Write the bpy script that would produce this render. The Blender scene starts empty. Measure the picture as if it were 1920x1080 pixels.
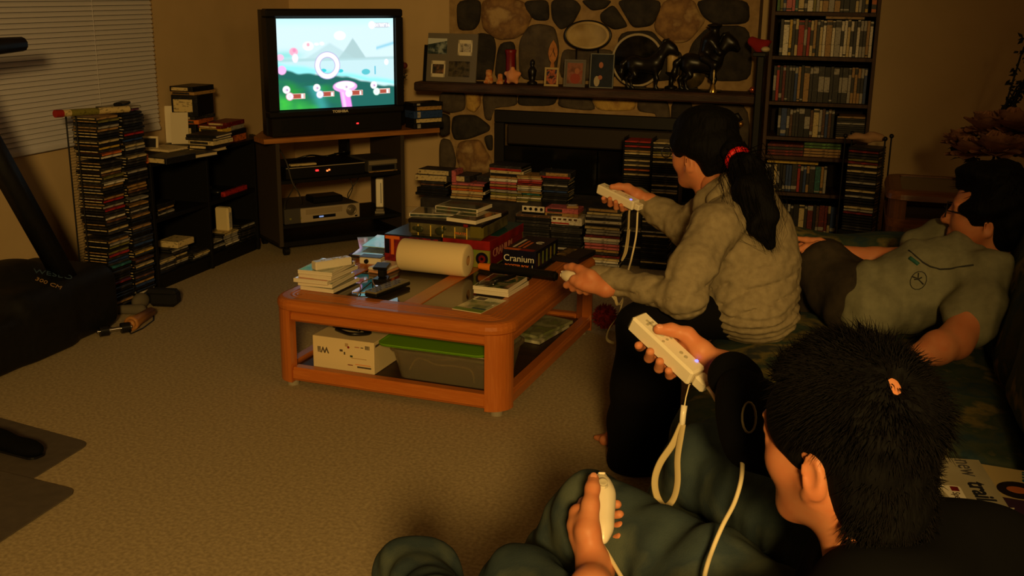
import bpy, math, random
import numpy as np
from mathutils import Vector, Matrix, Euler
PI = math.pi
rnd = random.Random(11)
COL = bpy.context.scene.collection
SC = bpy.context.scene

# ------------------------------------------------------------------ camera model (also turns a photo pixel into a point of the room)
F_PX, CAM_H = 2050.0, 1.38
YAW, PITCH, ROLL = math.radians(17.3), math.radians(15.3), 0.012
_f0 = Vector((-math.sin(YAW), math.cos(YAW), 0)); _r0 = Vector((math.cos(YAW), math.sin(YAW), 0)); _up = Vector((0, 0, 1))
CF = _f0 * math.cos(PITCH) - _up * math.sin(PITCH)
_u0 = _r0.cross(CF)
CR = _r0 * math.cos(ROLL) + _u0 * math.sin(ROLL)
CU = _u0 * math.cos(ROLL) - _r0 * math.sin(ROLL)
CAM = Vector((0, 0, CAM_H))
def ray(x, y): return (CF * F_PX + CR * (x - 960) - CU * (y - 540)) / F_PX
def atz(x, y, z=0.0):
    d = ray(x, y); return CAM + d * ((z - CAM_H) / d.z)
def atx(x, y, v):
    d = ray(x, y); return CAM + d * (v / d.x)
def aty(x, y, v):
    d = ray(x, y); return CAM + d * (v / d.y)
def atd(x, y, t): return CAM + ray(x, y) * t

# ------------------------------------------------------------------ colours and materials
def s2l(c):
    c = c / 255.0
    return c / 12.92 if c <= 0.04045 else ((c + 0.055) / 1.055) ** 2.4
def rgb(r, g, b): return (s2l(r), s2l(g), s2l(b), 1.0)
_mats = {}
def M(name, col, rough=0.6, metal=0.0, spec=0.4, var=None, var_scale=8.0, stretch=(1, 1, 1), detail=4.0, lo=0.35, hi=0.65,
      bump=0.0, bump_scale=60.0, bump_dist=0.01, emit=None, estr=1.0, trans=0.0, ior=1.45, coat=0.0, sheen=0.0, sss=0.0):
    """A node material; VAR gives a second colour mixed in by noise."""
    if name in _mats: return _mats[name]
    m = bpy.data.materials.new(name); m.use_nodes = True
    nt = m.node_tree; b = nt.nodes['Principled BSDF']; L = nt.links
    b.inputs['Base Color'].default_value = col
    b.inputs['Roughness'].default_value = rough; b.inputs['Metallic'].default_value = metal
    b.inputs['Specular IOR Level'].default_value = spec
    b.inputs['Transmission Weight'].default_value = trans; b.inputs['IOR'].default_value = ior
    b.inputs['Coat Weight'].default_value = coat; b.inputs['Sheen Weight'].default_value = sheen
    if sss:
        b.inputs['Subsurface Weight'].default_value = sss; b.inputs['Subsurface Radius'].default_value = (0.01, 0.004, 0.002); b.inputs['Subsurface Scale'].default_value = 0.6
    if emit: 
        b.inputs['Emission Color'].default_value = emit; b.inputs['Emission Strength'].default_value = estr
    if var or bump:
        tc = nt.nodes.new('ShaderNodeTexCoord'); mp = nt.nodes.new('ShaderNodeMapping')
        mp.inputs['Scale'].default_value = stretch; L.new(tc.outputs['Object'], mp.inputs['Vector'])
    if var:
        n = nt.nodes.new('ShaderNodeTexNoise'); n.inputs['Scale'].default_value = var_scale; n.inputs['Detail'].default_value = detail
        L.new(mp.outputs['Vector'], n.inputs['Vector'])
        r = nt.nodes.new('ShaderNodeValToRGB'); e = r.color_ramp.elements
        cols = [col] + (list(var) if isinstance(var, list) else [var])
        e[0].position, e[0].color = lo, cols[0]; e[1].position, e[1].color = hi, cols[-1]
        for i in range(1, len(cols) - 1):
            x = e.new(lo + (hi - lo) * i / (len(cols) - 1)); x.color = cols[i]
        L.new(n.outputs['Fac'], r.inputs['Fac']); L.new(r.outputs['Color'], b.inputs['Base Color'])
    if bump:
        n2 = nt.nodes.new('ShaderNodeTexNoise'); n2.inputs['Scale'].default_value = bump_scale; n2.inputs['Detail'].default_value = 3
        L.new(mp.outputs['Vector'], n2.inputs['Vector'])
        bp = nt.nodes.new('ShaderNodeBump'); bp.inputs['Strength'].default_value = bump; bp.inputs['Distance'].default_value = bump_dist
        L.new(n2.outputs['Fac'], bp.inputs['Height']); L.new(bp.outputs['Normal'], b.inputs['Normal'])
    _mats[name] = m
    return m

# ------------------------------------------------------------------ mesh builder
class MB:
    def __init__(self): self.v = []; self.f = []; self.mi = []; self.sm = []
    def add(self, vs, fs, mi=0, smooth=False, T=None):
        o = len(self.v)
        for p in vs:
            p = Vector(p); self.v.append(tuple(T @ p) if T else tuple(p))
        for q in fs:
            self.f.append([o + i for i in q]); self.mi.append(mi); self.sm.append(smooth)
        return self
    def box(self, x0, x1, y0, y1, z0, z1, bev=0.0, mi=0, T=None):
        x0, x1 = sorted((x0, x1)); y0, y1 = sorted((y0, y1)); z0, z1 = sorted((z0, z1))
        if bev <= 0:
            vs = [(x, y, z) for z in (z0, z1) for y in (y0, y1) for x in (x0, x1)]
            return self.add(vs, [(0, 2, 3, 1), (4, 5, 7, 6), (0, 1, 5, 4), (2, 6, 7, 3), (0, 4, 6, 2), (1, 3, 7, 5)], mi, False, T)
        b = min(bev, (x1 - x0) * .49, (y1 - y0) * .49, (z1 - z0) * .49)
        vs, idx = [], {}
        for i in (0, 1):
            for j in (0, 1):
                for k in (0, 1):
                    X, Y, Z = (x0, x1)[i], (y0, y1)[j], (z0, z1)[k]
                    sx, sy, sz = (1, -1)[i] * b, (1, -1)[j] * b, (1, -1)[k] * b
                    idx[i, j, k] = len(vs)
                    vs += [(X, Y + sy, Z + sz), (X + sx, Y, Z + sz), (X + sx, Y + sy, Z)]
        I = idx
        fs = []
        def q(a): fs.append(a)
        for i in (0, 1):
            a = [I[i, 0, 0], I[i, 1, 0], I[i, 1, 1], I[i, 0, 1]]; q(a if i else a[::-1])
            a = [I[0, i, 0] + 1, I[0, i, 1] + 1, I[1, i, 1] + 1, I[1, i, 0] + 1]; q(a if i else a[::-1])
            a = [I[0, 0, i] + 2, I[1, 0, i] + 2, I[1, 1, i] + 2, I[0, 1, i] + 2]; q(a if i else a[::-1])
        for i in (0, 1):
            for j in (0, 1):
                s = (i + j) % 2
                a = [I[i, j, 0], I[i, j, 1], I[i, j, 1] + 1, I[i, j, 0] + 1]; q(a if s else a[::-1])
                a = [I[i, 0, j], I[i, 1, j], I[i, 1, j] + 2, I[i, 0, j] + 2]; q(a[::-1] if s else a)
                a = [I[0, i, j] + 1, I[1, i, j] + 1, I[1, i, j] + 2, I[0, i, j] + 2]; q(a if s else a[::-1])
        for i in (0, 1):
            for j in (0, 1):
                for k in (0, 1):
                    c = I[i, j, k]; a = [c, c + 1, c + 2]; q(a if (i + j + k) % 2 else a[::-1])
        return self.add(vs, fs, mi, False, T)
    def cbox(self, c, s, bev=0.0, mi=0, T=None):
        return self.box(c[0] - s[0] / 2, c[0] + s[0] / 2, c[1] - s[1] / 2, c[1] + s[1] / 2, c[2] - s[2] / 2, c[2] + s[2] / 2, bev, mi, T)
    def cyl(self, p0, p1, r0, r1=None, n=16, mi=0, T=None, cap=True, smooth=True):
        r1 = r0 if r1 is None else r1
        p0, p1 = Vector(p0), Vector(p1); a = (p1 - p0).normalized()
        t = a.orthogonal().normalized(); w = a.cross(t)
        vs = []
        for p, r in ((p0, r0), (p1, r1)):
            for i in range(n):
                an = 2 * PI * i / n; vs.append(p + t * (r * math.cos(an)) + w * (r * math.sin(an)))
        self.add(vs, [(i, (i + 1) % n, n + (i + 1) % n, n + i) for i in range(n)], mi, smooth, T)
        if cap:
            self.add(vs[:n], [tuple(range(n))[::-1]], mi, False, T); self.add(vs[n:], [tuple(range(n))], mi, False, T)
        return self
    def tube(self, pts, r, n=8, mi=0, T=None, closed=False, flat=None):
        pts = [Vector(p) for p in pts]; m = len(pts)
        rs = r if isinstance(r, (list, tuple)) else [r] * m
        vs = []; up = None
        for i, p in enumerate(pts):
            a = pts[(i + 1) % m] - pts[i - 1] if closed else pts[min(i + 1, m - 1)] - pts[max(i - 1, 0)]
            a = a.normalized() if a.length > 1e-9 else Vector((0, 0, 1))
            if up is None: up = a.orthogonal().normalized() if flat is None else Vector(flat)
            up = (up - a * up.dot(a)); up = up.normalized() if up.length > 1e-6 else a.orthogonal().normalized()
            w = a.cross(up)
            for k in range(n):
                an = 2 * PI * k / n
                vs.append(p + up * (rs[i] * math.cos(an) * (0.25 if flat is not None else 1)) + w * (rs[i] * math.sin(an)))
        fs = []
        for i in range(m if closed else m - 1):
            j = (i + 1) % m
            for k in range(n): fs.append((i * n + k, i * n + (k + 1) % n, j * n + (k + 1) % n, j * n + k))
        if not closed: fs += [tuple(range(n))[::-1], tuple(range((m - 1) * n, m * n))]
        return self.add(vs, fs, mi, True, T)
    def lathe(self, prof, c=(0, 0, 0), n=24, mi=0, T=None, smooth=True, caps=True):
        c = Vector(c); vs = []
        for r, z in prof:
            for i in range(n):
                an = 2 * PI * i / n; vs.append(c + Vector((r * math.cos(an), r * math.sin(an), z)))
        m = len(prof); fs = []
        for j in range(m - 1):
            for i in range(n): fs.append((j * n + i, j * n + (i + 1) % n, (j + 1) * n + (i + 1) % n, (j + 1) * n + i))
        if caps and prof[0][0] > 1e-6: fs.append(tuple(range(n))[::-1])
        if caps and prof[-1][0] > 1e-6: fs.append(tuple(range((m - 1) * n, m * n)))
        return self.add(vs, fs, mi, smooth, T)
    def prism(self, poly, z0, z1, mi=0, T=None):
        n = len(poly); vs = [(x, y, z0) for x, y in poly] + [(x, y, z1) for x, y in poly]
        return self.add(vs, [tuple(range(n))[::-1], tuple(range(n, 2 * n))] + [(i, (i + 1) % n, n + (i + 1) % n, n + i) for i in range(n)], mi, False, T)
    def ball(self, c, r, n=14, m=9, mi=0, T=None, s=(1, 1, 1)):
        c = Vector(c); vs = [c + Vector((0, 0, -r * s[2]))]
        for j in range(1, m):
            ph = -PI / 2 + PI * j / m
            for i in range(n):
                an = 2 * PI * i / n
                vs.append(c + Vector((r * s[0] * math.cos(ph) * math.cos(an), r * s[1] * math.cos(ph) * math.sin(an), r * s[2] * math.sin(ph))))
        vs.append(c + Vector((0, 0, r * s[2]))); e = len(vs) - 1
        fs = [(0, 1 + (i + 1) % n, 1 + i) for i in range(n)]
        for j in range(m - 2):
            for i in range(n):
                a = 1 + j * n; fs.append((a + i, a + (i + 1) % n, a + n + (i + 1) % n, a + n + i))
        a = 1 + (m - 2) * n
        fs += [(a + i, a + (i + 1) % n, e) for i in range(n)]
        return self.add(vs, fs, mi, True, T)
    def mesh(self, name, mats):
        me = bpy.data.meshes.new(name); me.from_pydata(self.v, [], self.f)
        for m in mats: me.materials.append(m)
        me.polygons.foreach_set('material_index', self.mi); me.polygons.foreach_set('use_smooth', self.sm)
        me.update(); return me
    def build(self, name, mats, parent=None, loc=None, rot=None):
        mats = mats if isinstance(mats, (list, tuple)) else [mats]
        o = bpy.data.objects.new(name, self.mesh(name, mats)); COL.objects.link(o)
        if parent is not None: o.parent = parent
        if loc is not None: o.location = loc
        if rot is not None: o.rotation_euler = rot
        return o

def tag(o, label=None, cat=None, group=None, kind=None):
    if label: o['label'] = label
    if cat: o['category'] = cat
    if group: o['group'] = group
    if kind: o['kind'] = kind
    return o
def thing(name, label, cat, loc=(0, 0, 0), rz=0.0, group=None, rot=None):
    o = bpy.data.objects.new(name, None); COL.objects.link(o); o.empty_display_size = 0.05
    o.location = loc; o.rotation_euler = rot if rot is not None else (0, 0, rz)
    return tag(o, label, cat, group)
def struct(name, mb, mats):
    return tag(mb.build(name, mats), kind='structure')
def frame(o, x, y, z=None):
    """Matrix with the given axes."""
    x = Vector(x).normalized(); y = Vector(y); y = (y - x * y.dot(x)).normalized(); z = x.cross(y)
    m = Matrix.Identity(4)
    for i in range(3): m[i][0], m[i][1], m[i][2], m[i][3] = x[i], y[i], z[i], o[i]
    return m
_tcache = {}
def text(name, s, h, mat, T, parent=None, depth=0.0006, align='CENTER', sx=1.0, bold=0.0):
    """Raised lettering as a mesh; T places its baseline frame (x along the line, y up, z out of the surface)."""
    cu = bpy.data.curves.new('t', 'FONT'); cu.body = s; cu.size = h * 1.4; cu.extrude = depth; cu.align_x = align; cu.align_y = 'CENTER'; cu.offset = bold
    cu.resolution_u = 3
    t = bpy.data.objects.new('t', cu); COL.objects.link(t)
    me = bpy.data.meshes.new_from_object(t.evaluated_get(bpy.context.evaluated_depsgraph_get()))
    bpy.data.objects.remove(t); bpy.data.curves.remove(cu)
    me.transform(T @ Matrix.Diagonal((sx, 1, 1, 1)))
    me.materials.clear(); me.materials.append(mat)
    o = bpy.data.objects.new(name, me); COL.objects.link(o)
    if parent: o.parent = parent
    return o
def ordinal(n):
    return str(n) + ('th' if 10 <= n % 100 <= 20 else {1: 'st', 2: 'nd', 3: 'rd'}.get(n % 10, 'th'))

# ------------------------------------------------------------------ signed-distance bodies, polygonised by surface nets
def _smin(a, b, k):
    if k <= 1e-6: return np.minimum(a, b)
    h = np.maximum(k - np.abs(a - b), 0) / k
    return np.minimum(a, b) - h * h * k * 0.25
class SDF:
    def __init__(self, k=0.02): self.p = []; self.k = k; self.disp = None
    def cone(self, a, b, r0, r1=None, k=None, op=1):
        self.p.append(('c', Vector(a), Vector(b), r0, r0 if r1 is None else r1, self.k if k is None else k, op)); return self
    def chain(self, pts, rs, k=None, op=1):
        for i in range(len(pts) - 1): self.cone(pts[i], pts[i + 1], rs[i], rs[i + 1], k, op)
        return self
    def ell(self, c, r, R=None, k=None, op=1):
        self.p.append(('e', Vector(c), Vector(r), R if R is not None else Matrix.Identity(3), None, self.k if k is None else k, op)); return self
    def box(self, c, h, rad, R=None, k=None, op=1):
        self.p.append(('b', Vector(c), Vector(h), R if R is not None else Matrix.Identity(3), rad, self.k if k is None else k, op)); return self
    def _bb(self, q):
        if q[0] == 'c':
            r = max(q[3], q[4]); lo = [min(q[1][i], q[2][i]) - r for i in range(3)]; hi = [max(q[1][i], q[2][i]) + r for i in range(3)]
        else:
            r = max(q[2]) * (1.75 if q[0] == 'b' else 1.0); lo = [q[1][i] - r for i in range(3)]; hi = [q[1][i] + r for i in range(3)]
        return np.array(lo), np.array(hi)
    @staticmethod
    def _ev(q, X, Y, Z):
        if q[0] == 'c':
            a, b = q[1], q[2]; ba = b - a; l2 = max(ba.dot(ba), 1e-12)
            px, py, pz = X - a.x, Y - a.y, Z - a.z
            h = np.clip((px * ba.x + py * ba.y + pz * ba.z) / l2, 0, 1)
            return np.sqrt((px - ba.x * h) ** 2 + (py - ba.y * h) ** 2 + (pz - ba.z * h) ** 2) - (q[3] + (q[4] - q[3]) * h)
        c, R = q[1], q[3]; px, py, pz = X - c.x, Y - c.y, Z - c.z
        u = [R[0][i] * px + R[1][i] * py + R[2][i] * pz for i in range(3)]
        if q[0] == 'e':
            r = q[2]; k0 = np.sqrt((u[0] / r.x) ** 2 + (u[1] / r.y) ** 2 + (u[2] / r.z) ** 2)
            k1 = np.sqrt((u[0] / r.x ** 2) ** 2 + (u[1] / r.y ** 2) ** 2 + (u[2] / r.z ** 2) ** 2) + 1e-9
            return k0 * (k0 - 1.0) / k1
        h, rad = q[2], q[4]
        d = [np.abs(u[i]) - h[i] + rad for i in range(3)]
        return np.sqrt(sum(np.maximum(x, 0) ** 2 for x in d)) + np.minimum(np.maximum(np.maximum(d[0], d[1]), d[2]), 0) - rad
    def polygonise(self, res, pad=0.02):
        adds = [self._bb(q) for q in self.p if q[6] > 0]
        lo = np.min([a[0] for a in adds], 0) - pad; hi = np.max([a[1] for a in adds], 0) + pad
        n = np.ceil((hi - lo) / res).astype(int) + 1
        ax = [lo[i] + res * np.arange(n[i]) for i in range(3)]
        D = np.full(n, 0.5, np.float32)
        for q in self.p:
            a, b = self._bb(q); m = q[5] + 4 * res + 0.01
            i0 = np.clip(np.floor((a - m - lo) / res).astype(int), 0, n); i1 = np.clip(np.ceil((b + m - lo) / res).astype(int) + 1, 0, n)
            if np.any(i1 <= i0): continue
            sl = tuple(slice(i0[i], i1[i]) for i in range(3))
            G = np.meshgrid(*[ax[i][sl[i]].astype(np.float32) for i in range(3)], indexing='ij', sparse=True)
            d = self._ev(q, *G)
            D[sl] = _smin(D[sl], d, q[5]) if q[6] > 0 else -_smin(-D[sl], d, q[5])
        if self.disp is not None:
            near = np.abs(D) < 0.06
            idx = np.nonzero(near)
            D[idx] += self.disp(ax[0][idx[0]], ax[1][idx[1]], ax[2][idx[2]]).astype(np.float32)
        D[0] = D[-1] = 0.5; D[:, 0] = D[:, -1] = 0.5; D[:, :, 0] = D[:, :, -1] = 0.5
        S = D < 0
        cs = np.zeros(n - 1, np.int8); 
        for i in (0, 1):
            for j in (0, 1):
                for k in (0, 1): cs += S[i:n[0] - 1 + i, j:n[1] - 1 + j, k:n[2] - 1 + k]
        act = (cs > 0) & (cs < 8); ci = np.argwhere(act); vid = np.full(n - 1, -1, np.int64); vid[act] = np.arange(len(ci))
        acc = np.zeros((len(ci), 3)); cnt = np.zeros(len(ci))
        cor = [(i, j, k) for i in (0, 1) for j in (0, 1) for k in (0, 1)]
        vals = {c: D[ci[:, 0] + c[0], ci[:, 1] + c[1], ci[:, 2] + c[2]] for c in cor}
        for a in cor:
            for d in range(3):
                if a[d] == 0:
                    b = list(a); b[d] = 1; va, vb = vals[a], vals[tuple(b)]
                    x = (va < 0) != (vb < 0); t = np.where(x, va / np.where(x, va - vb, 1), 0)
                    pnt = np.tile(np.array(a, float), (len(ci), 1)); pnt[:, d] += t
                    acc[x] += pnt[x]; cnt[x] += 1
        V = lo + (ci + acc / np.maximum(cnt, 1)[:, None]) * res
        Fs = []
        for d in range(3):
            e, f = (d + 1) % 3, (d + 2) % 3
            sl0 = [slice(1, n[i] - 1) for i in range(3)]; sl0[d] = slice(0, n[d] - 1)
            sl1 = list(sl0); sl1[d] = slice(1, n[d])
            s0, s1 = S[tuple(sl0)], S[tuple(sl1)]
            w = np.argwhere(s0 != s1); off = np.array([1, 1, 1]); off[d] = 0; w = w + off
            ins = S[w[:, 0], w[:, 1], w[:, 2]]
            def cell(de, df):
                c = w.copy(); c[:, e] -= de; c[:, f] -= df; return vid[c[:, 0], c[:, 1], c[:, 2]]
            Q = np.stack([cell(0, 0), cell(1, 0), cell(1, 1), cell(0, 1)], 1)
            Q[~ins] = Q[~ins][:, ::-1]
            Fs.append(Q)
        return V, np.concatenate(Fs)
def relax(V, Q, it=2, lam=0.5):
    for _ in range(it):
        acc = np.zeros_like(V); c = np.zeros(len(V))
        for a, b in ((0, 1), (1, 2), (2, 3), (3, 0)):
            np.add.at(acc, Q[:, a], V[Q[:, b]]); np.add.at(acc, Q[:, b], V[Q[:, a]])
            np.add.at(c, Q[:, a], 1); np.add.at(c, Q[:, b], 1)
        V = V + lam * (acc / np.maximum(c, 1)[:, None] - V)
    return V
def mesh_np(name, parts, mats):
    """PARTS: [(V, Q, material index)] joined in one mesh."""
    vs, fs, mi, o = [], [], [], 0
    for V, Q, m in parts:
        vs.append(V); fs.append(np.asarray(Q) + o); mi.append(np.full(len(Q), m) if np.isscalar(m) else m); o += len(V)
    V = np.concatenate(vs); Q = np.concatenate(fs); mi = np.concatenate(mi).astype(np.int32)
    me = bpy.data.meshes.new(name); me.vertices.add(len(V)); me.vertices.foreach_set('co', V.astype(np.float32).ravel())
    me.loops.add(Q.size); me.loops.foreach_set('vertex_index', Q.astype(np.int32).ravel())
    me.polygons.add(len(Q)); me.polygons.foreach_set('loop_start', np.arange(0, Q.size, Q.shape[1], dtype=np.int32))
    for m in mats: me.materials.append(m)
    me.polygons.foreach_set('material_index', mi)
    me.polygons.foreach_set('use_smooth', np.ones(len(Q), bool)); me.update(calc_edges=True); me.validate()
    return me
def nobj(name, parts, mats, parent=None):
    o = bpy.data.objects.new(name, mesh_np(name, parts, mats)); COL.objects.link(o)
    if parent: o.parent = parent
    return o
def waves(freqs, amp, seed=0):
    """A cheap smooth noise for wrinkles: sum of sines in random directions."""
    r = np.random.RandomState(seed); ks = []
    for f in freqs:
        for _ in range(4):
            d = r.normal(size=3); d /= np.linalg.norm(d); ks.append((d * f, r.uniform(0, 6.28), amp / f * freqs[0]))
    def g(x, y, z):
        s = 0
        for k, ph, a in ks: s = s + a * np.sin(k[0] * x + k[1] * y + k[2] * z + ph)
        return s
    return g
# ================================================================== the room
MW = M('wall_paint', rgb(205, 176, 132), .85, var=rgb(196, 168, 124), var_scale=3, bump=.15, bump_scale=300, bump_dist=.002)
MCARPET = M('carpet_pile', rgb(188, 168, 132), .95, spec=.1, var=rgb(158, 140, 108), var_scale=90, detail=6, bump=.35, bump_scale=700, bump_dist=.003)
MCEIL = M('ceiling_paint', rgb(214, 205, 190), .9)
WX, BY, RX, FY, HZ = -3.36, 6.15, 2.6, -2.6, 2.45
struct('floor', MB().box(WX - .1, RX + .1, FY - .1, BY + .1, -.1, 0), MCARPET)
struct('ceiling', MB().box(WX - .1, RX + .1, FY - .1, BY + .1, HZ, HZ + .1), MCEIL)
wy0, wy1, wz0, wz1 = 2.2, 4.70, .70, 2.05
wl = MB(); wl.box(WX - .1, WX, FY, wy0, 0, HZ); wl.box(WX - .1, WX, wy1, BY, 0, HZ); wl.box(WX - .1, WX, wy0, wy1, 0, wz0); wl.box(WX - .1, WX, wy0, wy1, wz1, HZ)
struct('wall_left', wl, MW)
struct('wall_back', MB().box(WX, RX, BY, BY + .1, 0, HZ), MW)
struct('wall_right', MB().box(RX, RX + .1, FY, BY, 0, HZ), MW)
struct('wall_front', MB().box(WX, RX, FY - .1, FY, 0, HZ), MW)
struct('wall_light_blocker', MB().box(.55, RX, -.35, -.25, 0, HZ), MW)  # unseen light blocker, added to shade the boy, the man and the right wall
MTRIM = M('painted_trim', rgb(190, 166, 128), .5)
struct('baseboard_left', MB().box(WX, WX + .012, FY, BY, 0, .08, .003), MTRIM)
struct('baseboard_back', MB().box(WX, RX, BY - .012, BY, 0, .08, .003), MTRIM)
win = MB(); win.box(WX - .09, WX - .07, wy0, wy1, wz0, wz1)
MNIGHT = M('night_glass', rgb(16, 18, 24), .05, spec=.6)
w = struct('window_1', win, MNIGHT)
fr = MB()
for a, b, c, d in ((wy0, wy1, wz0, wz0 + .03), (wy0, wy1, wz1 - .03, wz1), (wy0, wy0 + .03, wz0, wz1), (wy1 - .03, wy1, wz0, wz1)): fr.box(WX - .07, WX - .03, a, b, c, d)
fr.build('window_frame', MTRIM, w)
# the blind: head rail, slats, bottom rail, cords
MSLAT = M('blind_slat', rgb(208, 204, 212), .5)
bl = thing('venetian_blind', 'closed pale venetian blind over the window behind the CD tower', 'blind', (WX + .012, 0, 0))
by0, by1 = 2.15, 4.725
MB().box(-.01, .04, by0, by1, 2.04, 2.09, .004).build('head_rail', MSLAT, bl)
MB().box(-.004, .022, by0, by1, .678, .698, .004).build('bottom_rail', MSLAT, bl)
sl = MB(); nz = 59
z = .708
while z < 2.035:
    # a slightly crowned slat, tilted nearly shut
    c = [(-.001, z + .0125), (.008, z + .007), (.0135, z - .001), (.016, z - .0105)]
    th = .0009
    vs = []
    for yy in (by0, by1):
        vs += [(x, yy, zz) for x, zz in c] + [(x - th, yy, zz - th) for x, zz in c]
    n = 4; fs = []
    for i in range(3):
        fs += [(i, i + 1, 8 + i + 1, 8 + i), (4 + i + 1, 4 + i, 12 + i, 12 + i + 1)]
    fs += [(0, 8, 12, 4), (3, 7, 15, 11), (0, 4, 5, 1), (1, 5, 6, 2), (2, 6, 7, 3), (8, 9, 13, 12), (9, 10, 14, 13), (10, 11, 15, 14)]
    sl.add(vs, fs, 0, False)
    z += .0218
sl.build('slat_panel', MSLAT, bl)
for yy in (2.5, 3.4, 4.28):
    MB().cyl((.019, yy, .69), (.019, yy, 2.05), .0014, n=6).build('lift_cord', MSLAT, bl)

# ================================================================== stone chimney breast
FY0 = 5.95            # face of the stonework
ML, MR = -2.24, -.53
MMORT = M('mortar', rgb(168, 138, 96), .95, var=rgb(146, 118, 80), var_scale=20, bump=.5, bump_scale=120, bump_dist=.004)
ob = [-1.93, -.78, .70]     # firebox opening: x0, x1, top
ch = MB()
ch.box(ML, ob[0], FY0, BY - .005, 0, HZ - .005); ch.box(ob[1], MR, FY0, BY - .005, 0, HZ - .005); ch.box(ob[0], ob[1], FY0, BY - .005, ob[2], HZ - .005)
chim = struct('wall_chimney', ch, MMORT)
STONES = {
 'dark': M('stone_dark', rgb(58, 52, 46), .9, var=rgb(40, 36, 34), var_scale=18, bump=.6, bump_scale=40, bump_dist=.01),
 'grey': M('stone_grey', rgb(92, 80, 66), .9, var=rgb(70, 60, 52), var_scale=14, bump=.6, bump_scale=40, bump_dist=.01),
 'tan': M('stone_tan', rgb(158, 122, 76), .9, var=[rgb(120, 88, 58), rgb(176, 146, 100)], var_scale=10, bump=.6, bump_scale=40, bump_dist=.01),
 'gold': M('stone_gold', rgb(176, 136, 70), .9, var=[rgb(196, 158, 84), rgb(140, 100, 60)], var_scale=12, bump=.6, bump_scale=40, bump_dist=.01)}
stone_px = [  # outlines of the fieldstones seen in the face, traced in the photograph
 ('dark', [(858, 2), (902, 0), (900, 40), (889, 56), (860, 56)]),
 ('tan', [(906, 0), (975, 0), (1000, 22), (985, 60), (965, 72), (935, 74), (908, 55), (904, 30)]),
 ('dark', [(985, 2), (1028, 0), (1030, 38), (1005, 38), (988, 20)]),
 ('dark', [(1034, 0), (1078, 0), (1090, 14), (1074, 44), (1052, 56), (1036, 36)]),
 ('dark', [(1092, 0), (1148, 0), (1135, 16), (1112, 20), (1098, 8)]),
 ('dark', [(1126, 26), (1150, 8), (1172, 40), (1176, 50), (1152, 56), (1128, 40)]),
 ('dark', [(1158, 0), (1236, 0), (1238, 20), (1222, 48), (1188, 52), (1172, 26)]),
 ('tan', [(1246, 0), (1300, 0), (1310, 26), (1322, 40), (1290, 78), (1258, 80), (1232, 60), (1228, 46)]),
 ('dark', [(1306, 0), (1402, 0), (1404, 44), (1340, 46), (1318, 30)]),
 ('dark', [(1330, 50), (1404, 50), (1408, 150), (1330, 150), (1290, 110), (1300, 80)]),
 ('grey', [(974, 80), (992, 50), (1012, 46), (1040, 52), (1048, 90), (1040, 148), (976, 148)]),
 ('dark', [(900, 62), (925, 68), (930, 90), (922, 148), (872, 148), (870, 80)]),
 ('dark', [(936, 82), (966, 78), (968, 148), (928, 148)]),
 ('grey', [(1056, 92), (1090, 96), (1150, 92), (1155, 150), (1050, 150)]),
 ('dark', [(1160, 62), (1222, 58), (1240, 80), (1280, 100), (1270, 150), (1160, 150)]),
 ('grey', [(826, 172), (872, 172), (872, 206), (846, 212), (826, 204)]),
 ('gold', [(876, 172), (900, 172), (902, 196), (890, 211), (876, 204)]),
 ('grey', [(905, 172), (966, 174), (970, 198), (924, 202), (922, 226), (910, 222)]),
 ('dark', [(974, 176), (1046, 177), (1038, 198), (972, 198)]),
 ('grey', [(1052, 177), (1104, 178), (1118, 208), (1046, 200)]),
 ('gold', [(1110, 180), (1190, 183), (1190, 207), (1122, 207)]),
 ('grey', [(1198, 184), (1252, 186), (1258, 236), (1240, 240), (1236, 212), (1196, 208)]),
 ('dark', [(1258, 188), (1300, 190), (1302, 300), (1262, 290)]),
 ('grey', [(1306, 192), (1404, 196), (1402, 330), (1306, 330)]),
 ('dark', [(826, 212), (844, 218), (844, 250), (826, 256)]),
 ('dark', [(850, 220), (862, 216), (892, 216), (918, 236), (916, 246), (880, 260), (854, 262), (848, 244)]),
 ('tan', [(862, 266), (900, 262), (912, 284), (922, 300), (918, 326), (894, 330), (866, 322), (856, 290)]),
 ('grey', [(826, 260), (846, 264), (856, 300), (850, 330), (826, 330)]),
 ('dark', [(908, 256), (924, 252), (924, 282), (916, 280)]),
 ('dark', [(1240, 250), (1258, 246), (1262, 340), (1238, 340)]),
]
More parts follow.
